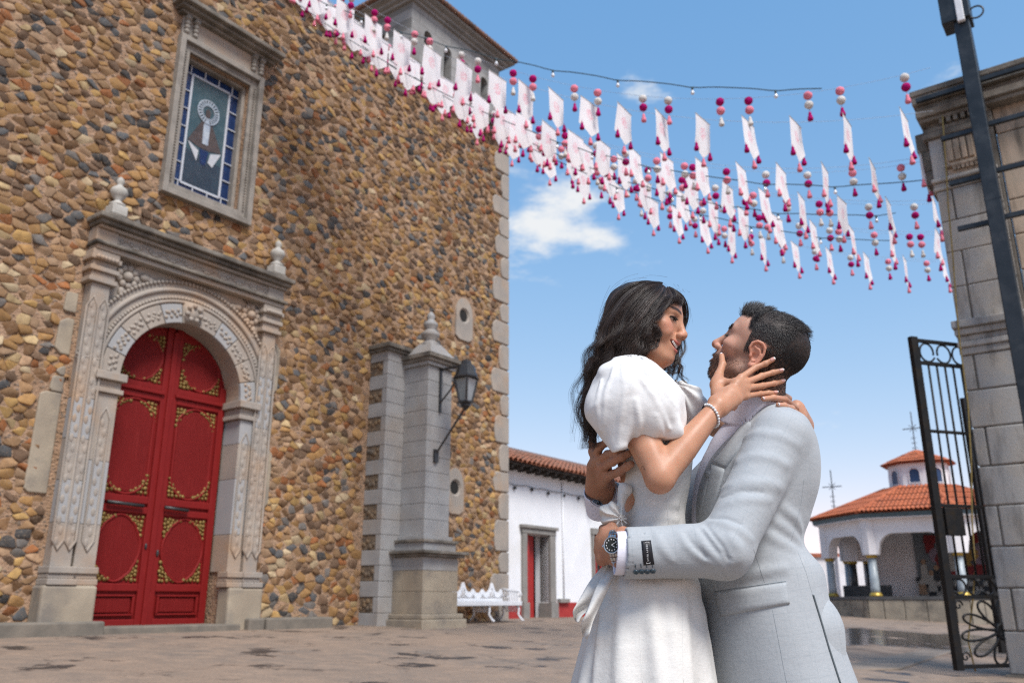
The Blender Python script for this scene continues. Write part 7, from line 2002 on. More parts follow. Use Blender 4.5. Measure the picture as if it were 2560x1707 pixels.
def len_m(b):
    q = loc(b); x, y, z = q[:, 0], np.abs(q[:, 1]), q[:, 2]
    top = sstep(.062, .10, z); return .005 + .019 * top + .010 * top * sstep(.03, .08, x) + .004 * sstep(-.05, -.09, x) * sstep(.0, .05, z)
st = strands_on(man_skin, headV, np.clip(hm_, 0, 1) ** 2, 22000, dir_m, len_m, rg, 6, .15)
hair_curves('hair', st, .00036, H_BLACK, MAN, .4)
z, x, y = qh[:, 2], qh[:, 0], np.abs(qh[:, 1])
bm = (C[:, 0] < .36) & (hm_ < .2) & (z < .012) & (x > -.02) & ~((y > .07) & (x < .012))
def dir_b(b, n):
    d = np.tile(np.array([.25, 0, -1.0]), (len(b), 1)); return (d @ MH_R.T, np.full((len(b), 1), .45))
st = strands_on(man_skin, headV, bm * np.where(x > .05, 1.0, .30) * (z < -.012) + 1e-9, 3600, dir_b, lambda b: np.where(loc(b)[:, 0] > .055, .0058, .0036), rg, 4)
hair_curves('beard', st, .00028, H_BEARD, MAN, .4)
bw = (np.abs(z - .0475) < .007) & (x > .066) & (y > .006) & (y < .05)
st = strands_on(man_skin, headV, bw.astype(float) + 1e-9, 260, lambda b, n: (np.tile(np.array([-.2, 0, .25]), (len(b), 1)) @ MH_R.T + np.outer(np.sign(loc(b)[:, 1]), MH_R[:, 1]) * .9, np.full((len(b), 1), .12)), lambda b: np.full(len(b), .0065), rg, 4)
hair_curves('eyebrow', st, .0004, H_BLACK, MAN, .3)
lw = (np.abs(z - .022) < .002) & (x > .074) & (np.abs(y - .0315) < .013)
st = strands_on(man_skin, headV, lw.astype(float) + 1e-9, 160, lambda b, n: (np.tile(np.array([1.0, 0, -.1]), (len(b), 1)) @ MH_R.T, np.full((len(b), 1), .5)), lambda b: np.full(len(b), .008), rg, 4)
hair_curves('eyelash', st, .00035, H_BLACK, MAN, .3)

# ================================================================ the woman in the white linen dress
WH_R = head_rot(math.radians(-23.9), math.radians(11.9), math.radians(-3.8)); WH_T = np.array([.3416, 2.13, 1.6244]); WH_S = .956
wh = lambda q: np.array(q) @ WH_R.T * WH_S + WH_T
M_LINEN = cloth_mat('white_linen', (.72, .70, .665), (.57, .555, .525), sc=1.6)
M_LINENB = cloth_mat('white_sleeve_linen', (.78, .775, .765), (.68, .675, .665), sc=1.1)
WN0 = wh((-.026, 0, -.035)); WN1 = PV(1588, 972, 2.15)
W_SH, W_EL, W_WR = PV(1556, 985, 2.02), PV(1650, 1190, 1.945), PV(1796, 1014, 2.005)
W_SHf, W_ELf, W_WRf = PV(1672, 985, 2.30), PV(1860, 1100, 2.50), PV(2012, 1062, 2.36)
WT_ST = [(PV(1600, 960, 2.15)[2], PV(1590, 960, 2.15)[0], 2.15, .055, .12)] + [stn(py, a, b, ry, 2.15) for py, a, b, ry in ((1000, 1540, 1672, .135), (1060, 1532, 1690, .135), (1130, 1540, 1705, .13), (1210, 1555, 1698, .12), (1290, 1560, 1690, .115), (1370, 1535, 1705, .14), (1450, 1505, 1720, .16))]
# near hand, laid along his jaw and neck: depths taken from the face it touches
hand_px = dict(i=[(1853, 944), (1888, 919), (1913, 909), (1932, 899)], m=[(1862, 957), (1904, 940), (1932, 931), (1953, 926)], r=[(1866, 970), (1906, 964), (1935, 958), (1956, 953)], p=[(1864, 990), (1899, 984), (1921, 982), (1938, 981)], t=[(1792, 962), (1797, 938), (1806, 911), (1804, 890)])
def on_man(pts, r, lift=0.0, base=None):
    px = np.array(pts, float); p, n = march(lambda q: np.minimum(man_skin(q), shirt(q)), px[:, 0], px[:, 1])
    view = np.array([0, 0, CAM_H]) - p; view /= np.linalg.norm(view, axis=1)[:, None]
    return p + view * (r + lift)
hw = {k: on_man(v, .0068 if k != 't' else .0085) for k, v in hand_px.items()}
# smooth the depth along each finger
for k, v in hw.items():
    y = v[:, 1].copy(); y = np.minimum(y, 2.12); ys = np.interp(np.arange(len(y)), [0, len(y) - 1], [min(y[0], 2.065), y[-1]]); y2 = np.minimum(y, ys + .004)
    hw[k] = np.array([PV(a, b, yy) for (a, b), yy in zip(hand_px[k], y2)])
for k in 'imrp': hw[k][0] = PV(*hand_px[k][0], min(hw[k][0][1], 2.048))
w_palm = [hw[k][0] for k in 'imrp']
def w_near_hand(p):
    f = None
    for mcp in w_palm:
        g = cap(p, W_WR, mcp, .0125, .0085); f = g if f is None else smin(f, g, .012)
    f = smin(f, ecap(p, W_WR, (w_palm[1] + w_palm[2]) / 2 * .5 + W_WR * .5, .0165, .0150, (.75, 0, -.6), 1.7), .014)
    for i in range(3): f = smin(f, cap(p, w_palm[i], w_palm[i + 1], .0085), .006)
    for k in 'imrp':
        s_ = .9 if k == 'p' else 1.0; f = smin(f, finger(p, list(hw[k]), .0082 * s_, .0060 * s_), .005)
    th = [W_WR * .55 + hw['t'][0] * .45] + list(hw['t']); f = smin(f, chain(p, th[:3], [.017, .0155, .0112], .01), .012); f = smin(f, finger(p, th[2:], .0105, .0072), .006)
    # web between thumb and forefinger
    f = smin(f, cap(p, hw['t'][0] * .6 + hw['t'][1] * .4, w_palm[0] * .8 + W_WR * .2, .009, .009), .016)
    return f
def w_near_arm(p):
    f = cap(p, W_SH, W_EL, .046, .0345)
    f = smin(f, chain(p, [W_EL, W_EL * .62 + W_WR * .38, W_WR], [.0340, .0330, .0205]), .010)
    f = smin(f, sph(p, W_EL + unit(W_EL * 2 - W_SH - W_WR) * .014, .0255), .014)
    return f
# far hand on his shoulder and back
jv = lambda pts, r: on_surface(lambda q: np.minimum(jacket_torso(q), np.minimum(shirt(q), man_skin(q))), pts, r)
def on_surface(fn, pts, r):
    px = np.array(pts, float)[:, :2]; p, n = march(fn, px[:, 0], px[:, 1]); bad = p[:, 1] > 2.33
    view = np.array([0, 0, CAM_H]) - p; view /= np.linalg.norm(view, axis=1)[:, None]; out = p + view * r
    for i, q in enumerate(pts):
        if bad[i] or len(q) > 2: out[i] = PV(q[0], q[1], q[2] if len(q) > 2 else 2.24)
    return out
fhw = [jv([(1972, 996, 2.22), (1955, 985, 2.17), (1938, 974, 2.13)], .007), jv([(1990, 1020, 2.20), (1962, 998, 2.125), (1934, 994, 2.09), (1909, 997, 2.075)], .007), jv([(1999, 1042, 2.19), (1979, 1021, 2.12), (1961, 1014, 2.085), (1946, 1012, 2.07)], .007), jv([(2006, 1056, 2.20), (2000, 1044, 2.15), (1992, 1037, 2.12)], .0065), jv([(2012, 1062, 2.25), (2013, 1068, 2.20), (2011, 1073, 2.16)], .006)]
def w_far_hand(p):
    f = ecap(p, W_WRf, PV(1995, 1030, 2.235), .024, .022, (0, .3, 1), 1.5)
    f = smin(f, cap(p, PV(1990, 1018, 2.225), PV(2006, 1056, 2.225), .014, .013), .014)
    for fg in fhw: f = smin(f, finger(p, list(fg), .0088, .0066), .007)
    return f
def w_far_arm(p): return chain(p, [W_SHf, W_ELf, W_WRf], [.045, .036, .025], .02)
def woman_top(p):
    q = (p - WH_T) @ WH_R / WH_S
    f = head_sdf(q, True) * WH_S
    f = smin(f, cap(p, WN0, WN1, .0455, .052), .022)
    f = smin(f, cap(p, wh((.040, 0, -.060)), PV(1606, 968, 2.13), .024, .036), .03)
    return f
def woman_torso(p):
    f = loft(p, WT_ST); f = smin(f, cap(p, WN1, W_SH, .045, .046), .03); f = smin(f, cap(p, WN1, W_SHf, .045, .046), .03); f = smin(f, cap(p, WN0, WN1, .0455, .054), .03)
    return f
def wcol(V):
    q = (V - WH_T) @ WH_R / WH_S; x, y, z = q[:, 0], np.abs(q[:, 1]), q[:, 2]
    c = np.tile(np.array([.50, .265, .168]), (len(V), 1))
    def mixc(m, col): nonlocal c; c = c * (1 - m[:, None]) + np.array(col) * m[:, None]
    mixc(.5 * np.exp(-(((x - .075) / .028) ** 2 + ((y - .042) / .024) ** 2 + ((z + .004) / .018) ** 2)), (.60, .23, .17))
    mixc(.4 * np.exp(-(((x - .116) / .012) ** 2 + ((z + .008) / .012) ** 2)), (.58, .25, .17))
    lipu = chain(q * np.array([1, 1, 1]) * np.array([1, np.sign(1), 1]), [(.1065, 0, -.0355), (.1030, .010, -.0345), (.0945, .021, -.0335), (.0845, .0295, -.0310)], [.0062, .006, .005, .0025]) if False else None
    ya = np.stack([x, y, z], 1)
    lu = chain(ya, [(.1030, 0, -.0330), (.0996, .010, -.0320), (.0916, .021, -.0305), (.0812, .0320, -.0265)], [.0044, .0044, .0036, .0020]); ll = chain(ya, [(.0990, 0, -.0545), (.0960, .010, -.0530), (.0900, .020, -.0460), (.0815, .0305, -.0305)], [.0054, .0050, .0038, .0018])
    mixc(sstep(.0012, -.0006, np.minimum(lu, ll)) * .85, (.46, .13, .115))
    gp = chain(ya, [(.0965, 0, -.0445), (.0930, .010, -.0435), (.0850, .020, -.0390), (.0770, .0285, -.0305)], [.0062, .006, .0048, .0020]); mixc(sstep(.0015, -.0005, gp) * (x < .0985) * .9, (.12, .025, .022))
    bz = .049 + .0035 * np.sin((y - .01) / .045 * 3.1); brow = np.exp(-(((z - bz) / .0042) ** 2)) * sstep(.006, .013, y) * sstep(.056, .042, y) * (x > .055); mixc(np.clip(brow * 1.9, 0, 1) * .92, (.020, .012, .010))
    ey = (y - .0315) / .0150; op = .0040 * (1 - ey ** 2); inside = sstep(.0006, -.0004, np.abs(z - .0240) - np.maximum(op, -.001)) * (x > .066) * (np.abs(ey) < 1); mixc(inside * .9, (.50, .45, .42))
    iris = inside * sstep(.0068, .0052, np.abs(y - .0285)); mixc(iris, (.018, .010, .008))
    up = np.exp(-(((z - .0240 - np.maximum(op, 0) - .0004) / .0014) ** 2)) * sstep(1.18, .95, np.abs(ey)) * (x > .066); mixc(np.clip(up * 1.3, 0, 1) * .95, (.016, .010, .009))
    lo_l = np.exp(-(((z - .0240 + np.maximum(op, 0) + .0003) / .0010) ** 2)) * sstep(1.05, .9, np.abs(ey)) * (x > .066); mixc(lo_l * .45, (.10, .05, .04))
    lidc = np.exp(-(((z - .034) / .0018) ** 2)) * sstep(.018, .024, y) * sstep(.047, .042, y) * (x > .065); mixc(lidc * .5, (.28, .12, .08))
    mixc(np.exp(-(((x - .112) / .006) ** 2 + ((y - .0068) / .004) ** 2 + ((z + .021) / .005) ** 2)) * .8, (.12, .04, .03))
    sc = sstep(.090 - 1.0 * np.maximum(0, y - .035), .080 - 1.0 * np.maximum(0, y - .035), x) * sstep(.060, .080, z) + sstep(.035, .020, x - .4 * np.maximum(0, z - .04)) * sstep(-.05, -.02, z) * sstep(.012, .0, x - .0 * z + .5 * np.maximum(0, .03 - z)) ; sc = np.clip(sc, 0, 1) * (1 - sstep(.069, .073, y) * (np.abs(z) < .04)); mixc(sc * .95, (.014, .010, .009))
    for mo, s_ in (((.058, .060, .0085), .0022), ((.06, .062, -.018), .0012), ((.048, .066, -.012), .0012)): mixc(np.clip(1.4 * np.exp(-(((ya - np.array(mo)) / s_) ** 2).sum(1)), 0, 1) * .7, (.12, .05, .035))
    return c
def flat(V, c, k=0): return np.tile(np.array(c), (len(V), 1)) * (1 + .06 * vnoise(V, 40, 5)[:, None])
parts = []
V, Q = surface_nets(woman_top, (.20, 1.98, 1.40), (.50, 2.28, 1.79), .0020); WHV = V; parts.append((V, Q, {'col': wcol(V)}))
b0, b1 = np.minimum(W_EL, W_SH) - .06, np.maximum(W_SH, W_WR) + .05
near_all = lambda p: smin(w_near_arm(p), w_near_hand(p), .012)
V, Q = surface_nets(near_all, (min(W_SH[0], W_EL[0]) - .06, 1.88, W_EL[2] - .055), (PV(1965, 950, 2.05)[0] + .02, 2.16, PV(1800, 870, 2.0)[2] + .02), .0019)
C2 = flat(V, (.49, .255, .158)); kn = np.min(np.stack([np.linalg.norm(V - hw[k][1] , axis=1) for k in 'imrp']), 0); m = np.exp(-(kn / .008) ** 2)[:, None] * .35; C2 = C2 * (1 - m) + np.array([.46, .20, .13]) * m
el = np.exp(-(np.linalg.norm(V - (W_EL + np.array([0, 0, -.03])), axis=1) / .035) ** 2)[:, None] * .4; C2 = C2 * (1 - el) + np.array([.45, .21, .135]) * el
parts.append((V, Q, {'col': C2}))
V, Q = surface_nets(w_far_hand, PV(1895, 1095, 2.0) - np.array([.0, .03, .02]), PV(2030, 960, 2.4) + np.array([.03, .04, .02]), .0021); parts.append((V, Q, {'col': flat(V, (.50, .265, .17))}))
V, Q = surface_nets(lambda p: np.minimum(woman_torso(p), w_far_arm(p)), (PV(1480, 1480, 2.15)[0], 1.95, PV(1600, 1460, 2.15)[2]), (.88, 2.60, 1.50), .006); parts.append((V, Q, {'col': flat(V, (.52, .28, .18))}))
WOM_G = ground_z(.4, 2.15)
def w_legs(p):
    f = None
    for sy in (-1, 1):
        g = chain(p, [np.array([.33, 2.15 + sy * .07, .86]), np.array([.36, 2.15 + sy * .075, .52]), np.array([.31, 2.15 + sy * .075, WOM_G + .17]), np.array([.40, 2.15 + sy * .08, WOM_G + .035])], [.085, .052, .034, .026]); f = g if f is None else np.minimum(f, g)
    return f
V, Q = surface_nets(w_legs, (.2, 1.98, WOM_G), (.46, 2.32, .98), .008); parts.append((V, Q, {'col': flat(V, (.52, .28, .18))}))
V, Q, at = join_meshes(parts)
WOM = link('person', mesh_np('person', V, Q, M_SKIN_W, True, at))
tag(WOM, 'smiling dark-haired woman in white puff-sleeve dress holding the man', 'person')
# teeth
tp = []
for k in range(9):
    y = (k - 4) * .0052; x = .0965 - 9.5 * y * y; w_ = .0024 if abs(k - 4) > 1 else .0029; h_ = .0056 - .0003 * abs(k - 4)
    zc = -.0398 + 12 * y * y; c = wh((x, y, zc)); m_ = MB().sphere((0, 0, 0), 1.0, 10, 7, (.0026, w_, h_)); an = -19 * y
    M4 = Matrix(WH_R.tolist()).to_4x4() @ Matrix.Rotation(an, 4, 'Z'); M4.translation = Vector(c); m_.xf(M4).build('tooth', bpy.data.materials.get('tooth_enamel') or simple('tooth_enamel', (.78, .73, .66), (.72, .68, .62), 20, .25, 0, spec=.6), WOM, True)
# nails and jewellery
for k in 'imrp': hand_nail(hw[k][-1], hw[k][-2], None, .0050 if k != 'p' else .0042, .0135, WOM, True)
hand_nail(hw['t'][-1], hw['t'][-2], None, .0058, .0145, WOM, True)
for fg in fhw[:4]: hand_nail(fg[-1], fg[-2], None, .0050, .012, WOM, True)
BR = empty('bracelet', parent=WOM)
axb = unit(W_WR - W_EL); bc = W_EL * .145 + W_WR * .855; e1 = unit(np.cross(axb, np.array([0, 1, 0]))); e2 = np.cross(axb, e1)
M_BEAD = simple('white_howlite_bead', (.74, .75, .76), (.62, .64, .66), 60, .3, 0, spec=.5)
def bead_at(k):
    a = 2 * math.pi * k / 24; d = math.cos(a) * e1 + math.sin(a) * e2; rr = np.array(bc) + axb * .010 * math.cos(a - .4)
    pts = rr[None] + np.outer(np.linspace(0, .05, 60), d); fv = near_all(pts); j = int(np.argmax(fv > .0022)); return pts[j]
beads = [bead_at(k) for k in range(24)]; bpx, _ = proj_px(np.array(beads)); kk0 = min(range(24), key=lambda k: bpx[k]); sgn = 1 if beads[(kk0 + 2) % 24][1] < beads[kk0 - 2][1] else -1; knots = {(kk0 + sgn * j) % 24 for j in (0, 1, 2)}
for k, c in enumerate(beads): MB().sphere(tuple(c), .0034 if k not in knots else .0028, 10, 7).build('bead' if k not in knots else 'knot', M_BEAD if k not in knots else M_BLACK, BR, True)
rp = fhw[3][0] * .65 + fhw[3][1] * .35; rd = unit(fhw[3][1] - fhw[3][0]); r1 = unit(np.cross(rd, [0, 1, 0])); r2 = np.cross(rd, r1)
RG = empty('ring', parent=WOM); MB().tube([rp + (r1 * math.cos(t) + r2 * math.sin(t)) * .0088 for t in np.linspace(0, 2 * math.pi, 20)[:-1]], .0009, 6, closed=True).build('band', M_STEELW, RG, True)
gd = unit(PV(2008, 1050, 2.2) - rp); MB().lathe([(.0008, -.004), (.0034, 0), (.0026, .0016), (.0004, .0018)], (0, 0, 0), 8).xf(Matrix.Translation(Vector(rp + gd * .0135)) @ Vector(gd).to_track_quat('Z', 'Y').to_matrix().to_4x4()).build('stone', simple('clear_stone', (.8, .82, .85), (.7, .72, .75), 30, .08, 0, spec=.9), RG)
er = wh((.002, -.0785, -.026)); MB().tube([er + np.array([.004 * math.cos(t), -.001, .006 * math.sin(t) - .005]) for t in np.linspace(0, 2 * math.pi, 14)[:-1]], .0011, 6, closed=True).build('earring', M_STEELW, WOM, True); MB().sphere(tuple(wh((-.002, -.0790, -.016))), .0016, 8, 6).build('earring', M_STEELW, WOM, True)

# ---- dress: bodice and skirt
D_ST = [stn(975, 1560, 1655, .13, 2.15), stn(1000, 1541, 1688, .150, 2.15), stn(1060, 1527, 1715, .152, 2.15), stn(1130, 1532, 1728, .146, 2.15), stn(1210, 1547, 1722, .132, 2.15), stn(1290, 1550, 1708, .124, 2.15), stn(1340, 1543, 1712, .132, 2.15), stn(1400, 1522, 1726, .150, 2.15), stn(1470, 1492, 1746, .168, 2.15), stn(1570, 1467, 1765, .188, 2.15), stn(1707, 1436, 1786, .214, 2.15)]
zb, cxb, _, rxb, ryb = D_ST[-1]
D_ST += [(zb - .20, cxb - .012, 2.15, rxb + .05, ryb + .035), (zb - .42, cxb - .02, 2.15, rxb + .10, ryb + .07)]
dress_raw = lambda p: loft(p, D_ST)
FOLD_D = fold_paths(dress_raw, [[(1522, 1450), (1505, 1540), (1490, 1650), (1480, 1740)], [(1560, 1470), (1552, 1560), (1545, 1700)], [(1628, 1480), (1636, 1580), (1650, 1720)], [(1672, 1455), (1682, 1560), (1692, 1720)], [(1706, 1440), (1712, 1560), (1722, 1720)], [(1600, 1455), (1640, 1470), (1690, 1462)], [(1625, 1250), (1650, 1262), (1690, 1262)], [(1600, 1290), (1640, 1285), (1690, 1296)]], .0055)
def dress(p):
    f = loft(p, D_ST)
    z = p[:, 2]; ang = np.arctan2(p[:, 1] - 2.15, p[:, 0] - cxb); dn = sstep(1.10, .70, z)
    f = f - dn * (.010 * np.cos(ang * 9 + 1.2 * np.sin(z * 5) + .5) + .005 * np.cos(ang * 17 + 2.0 * z)) * sstep(1.2, .5, z + .0)
    f = f - .0035 * np.exp(-((z - 1.12) / .10) ** 2) * vnoise(p * np.array([1, 1, .45]), 32, 6)
    f = add_folds(p, f, FOLD_D, .0075, .022)
    # drag lines under his arm
    zz = PV(1620, 1480, 2.0)[2]; f = f - .004 * np.exp(-((z - zz) / .07) ** 2) * (ridge(z * .9 + .3 * p[:, 0], .06) - .5)
    # open back above the tie
    f = sub(f, ellp(p, PV(1556, 1253, 2.10), (.030, .060, .028)), .004)
    f = sub(f, ellp(p, PV(1540, 1190, 2.2), (.028, .12, .05)), .006)
    # neckline
    f = sub(f, ellp(p, PV(1600, 945, 2.14), (.085, .11, .055)), .01)
    # hollow hem
    inn = loft(p, [(s[0], s[1], s[2], s[3] - .006, s[4] - .006) for s in D_ST]); zh = D_ST[-1][0]
    f = smax(f, zh + .003 - z, .003); return smax(f, -np.maximum(inn, z - (zh + .1)), .002)
V, Q = surface_nets(dress, (PV(1425, 1707, 2.15)[0] - .14, 1.84, D_ST[-1][0] - .02), (.56, 2.47, 1.36), .0050)
link('dress', mesh_np('dress', V, Q, M_LINEN), WOM)
M_DSEAM = simple('linen_stitching', (.66, .65, .62), (.62, .61, .58), 40, .9, 0)
for pts in ([(1595, 1450), (1598, 1560), (1606, 1705)], [(1704, 1440), (1706, 1560), (1708, 1705)], [(1662, 1235), (1672, 1310)], [(1590, 1222), (1630, 1210), (1660, 1205)]): seam('seam', dress, pts, .0006, M_DSEAM, WOM, -.0001)
# ---- puff sleeves
PCn = PV(1590, 1012, 1.985)
hem_a, hem_b = PV(1545, 1132, 1.965), PV(1690, 1090, 1.965); hd = unit(hem_b - hem_a); hem_n = unit(np.cross(hd, np.array([0.0, 1.0, .18]))); hem_n = hem_n * np.sign(hem_n @ np.array([0, 0, -1.0]))
def puff_outer(p):
    f = ellp(p, PCn, (.098, .086, .098))
    f = smin(f, ellp(p, PV(1568, 960, 1.995), (.076, .072, .060)), .05)
    f = smin(f, cap(p, PV(1520, 1030, 1.98), PV(1546, 1118, 1.955), .050, .016), .04)
    f = smin(f, cap(p, PV(1650, 1030, 1.99), PV(1684, 1078, 1.97), .055, .030), .04)
    f = smin(f, cap(p, PV(1590, 925, 2.03), PV(1668, 985, 2.03), .030, .030), .04)
    return f
GA = PV(1578, 905, 2.03)
FOLD_P = fold_paths(puff_outer, [[(1535, 915), (1515, 970), (1508, 1060)], [(1556, 908), (1562, 985), (1546, 1085), (1552, 1128)], [(1575, 908), (1632, 985), (1672, 1070)], [(1600, 912), (1655, 965), (1690, 1020)], [(1500, 950), (1492, 1010), (1500, 1075)], [(1590, 1000), (1600, 1060), (1592, 1105)], [(1640, 1040), (1652, 1075), (1655, 1092)]], .0030)
def puff(p):
    f = puff_outer(p)
    # gathers fanning out from the shoulder seam and from the hem
    r = p - GA; d = np.linalg.norm(r, axis=1); th = np.arctan2(r[:, 0], -r[:, 2]) + .6 * r[:, 1] / .1
    f = f -   .0024 * np.exp(-((d - .05) / .060) ** 2) * np.cos(th * 17 + 2 * vnoise(p, 14, 3)) - .0030 * np.exp(-((d - .14) / .08) ** 2) * np.cos(th * 8 + 1.5 + 2.2 * vnoise(p, 9, 4))
    hm = (p - hem_a) @ hem_n; u = (p - hem_a) @ hd
    f = f - .0055 * np.exp(-((hm + .02) / .035) ** 2) * np.cos(u * 95 + 60 * (p[:, 1] - 1.96) + vnoise(p, 16, 6))
    f = add_folds(p, f, FOLD_P, .0036, .010)
    f = f - .0022 * vnoise(p, 15, 7) - .0008 * vnoise(p, 48, 8)
    wob = .006 * np.cos(u * 70 + 40 * (p[:, 1] - 1.96))
    f = smax(f, hm + wob, .004)
    inn = puff_outer(p) + .016
    return smax(f, -np.maximum(inn, -(hm + .045)), .003)
V, Q = surface_nets(puff, PCn - np.array([.16, .12, .15]), PCn + np.array([.15, .12, .13]), .0026); V = smooth_mesh(V, Q, 1, .4)
link('puff_sleeve', mesh_np('puff_sleeve', V, Q, M_LINENB), WOM)
PCf = PV(1722, 1016, 2.30)
def puff_f(p):
    f = ellp(p, PCf, (.050, .07, .055)); f = smin(f, ellp(p, PV(1690, 990, 2.27), (.045, .06, .04)), .03)
    r = p - PV(1680, 965, 2.25); return f - .004 * np.cos(np.arctan2(r[:, 0], -r[:, 2]) * 12 + 1.5 * vnoise(p, 14, 3))
V, Q = surface_nets(puff_f, PCf - np.array([.12, .10, .09]), PCf + np.array([.09, .10, .09]), .0034); link('puff_sleeve', mesh_np('puff_sleeve', V, Q, M_LINENB), WOM)
# ---- tie at the back: knot and hanging tails
def knot(p):
    c = PV(1527, 1284, 2.06); f = ellp(p, c, (.026, .028, .026))
    f = smin(f, cap(p, PV(1520, 1272, 2.05), PV(1548, 1300, 2.05), .013, .016), .01); f = smin(f, cap(p, PV(1516, 1300, 2.06), PV(1548, 1312, 2.05), .008, .012), .008)
    f = smin(f, cap(p, PV(1548, 1262, 2.06), PV(1562, 1225, 2.06), .010, .014), .012)
    r = p - PV(1552, 1296, 2.04); th = np.arctan2(r[:, 2], r[:, 0]); return f - .0042 * np.cos(th * 9 + 2 * vnoise(p, 30, 2)) - .002 * vnoise(p, 60, 5)
V, Q = surface_nets(knot, PV(1490, 1330, 2.06) - np.array([0, .06, 0]), PV(1580, 1205, 2.06) + np.array([0, .06, .01]), .0022); link('tie_knot', mesh_np('tie_knot', V, Q, M_LINEN), WOM)
def tail(rows, Ys, name):
    n_ = 9; V = []; 
    L = np.array([r[0] for r in rows], float); R = np.array([r[1] for r in rows], float); Yv = np.array(Ys)
    tt = np.linspace(0, len(rows) - 1, 22)
    Ls, Rs = spline(L, 22), spline(R, 22); yy = np.interp(tt, np.arange(len(rows)), Yv)
    for j in range(22):
        for i in range(n_):
            u = i / (n_ - 1); q = Ls[j] * (1 - u) + Rs[j] * u
            V.append(PV(q[0], q[1], yy[j] + .014 * math.sin(u * 5 + j * .35) * (j / 21 + .25)))
    F = [(j * n_ + i, j * n_ + i + 1, (j + 1) * n_ + i + 1, (j + 1) * n_ + i) for j in range(21) for i in range(n_ - 1)]
    o = link(name, mesh_np(name, np.array(V), F, M_LINEN), WOM); md = o.modifiers.new('t', 'SOLIDIFY'); md.thickness = .0014
tail([((1512, 1408), (1542, 1415)), ((1478, 1448), (1518, 1470)), ((1452, 1492), (1490, 1512)), ((1432, 1527), (1458, 1536)), ((1438, 1552), (1446, 1556))], [2.10, 2.08, 2.07, 2.06, 2.06], 'tie_tail')
tail([((1520, 1412), (1545, 1420)), ((1490, 1470), (1516, 1480)), ((1466, 1530), (1486, 1545)), ((1452, 1560), (1475, 1580)), ((1456, 1588), (1468, 1596))], [2.06, 2.0, 1.99, 2.0, 2.02], 'tie_tail')
# ---- sandals
for sy in (-1, 1):
    m_ = MB(); y = 2.15 + sy * .08; m_.bar((.43, y, WOM_G + .012), (.36, y, WOM_G + .018), .07, .014); m_.bar((.36, y, WOM_G + .018), (.28, y, WOM_G + .12), .05, .014); m_.tube([(.285, y, WOM_G + .115), (.275, y, WOM_G + .002)], [.012, .006], 8); m_.build('sandal', M_LINENB, WOM, bev=.004)
# ---- tattoo
seam('tattoo', near_all, [(1603, 1173), (1603, 1166), (1608, 1165), (1611, 1169), (1609, 1173), (1613, 1172), (1612, 1176)], .0005, M_BLACK, WOM, -.0002, 24)

# ---- long wavy hair: fibres gathered in locks round guide curves
rg = np.random.default_rng(21)
H_WOM = hair_mat('dark_brown_hair', (.010, .007, .006), (.050, .028, .019), .42)
def hair_base(p):
    q = (p - WH_T) @ WH_R / WH_S
    a = q.copy(); a[:, 1] = np.abs(a[:, 1])
    f = ellp(a, (-.022, 0, .053), (.100, .080, .084))
    f = smin(f, ellp(q, (-.055, -.015, -.025), (.055, .072, .080)), .04)
    f = sub(f, ellp(q, (.092, 0, .005), (.070, .10, .078)), .012)
    f = smin(f, chain(p, [PV(1545, 860, 2.12), PV(1510, 940, 2.12), PV(1485, 1030, 2.13), PV(1483, 1100, 2.14)], [.055, .035, .022, .010]), .03)
    f = sub(f, ellp(q, (.010, -.080, -.014), (.014, .02, .016)), .006)
    n = vnoise(p * np.array([1, 1, .5]), 55, 3); return f + .004 + .003 * n
V, Q = surface_nets(hair_base, (PV(1455, 1120, 2.12)[0], 1.98, PV(1480, 1130, 2.14)[2]), (.46, 2.28, 1.79), .0036); link('hair_mass', mesh_np('hair_mass', V, Q, simple('dark_hair_mass', (.012, .009, .008), (.02, .014, .012), 30, .5, .4, 200, stretch=(1, 1, .2))), WOM)
G = []     # guide: list of (px, py, Y)
def yh(px, py): return None
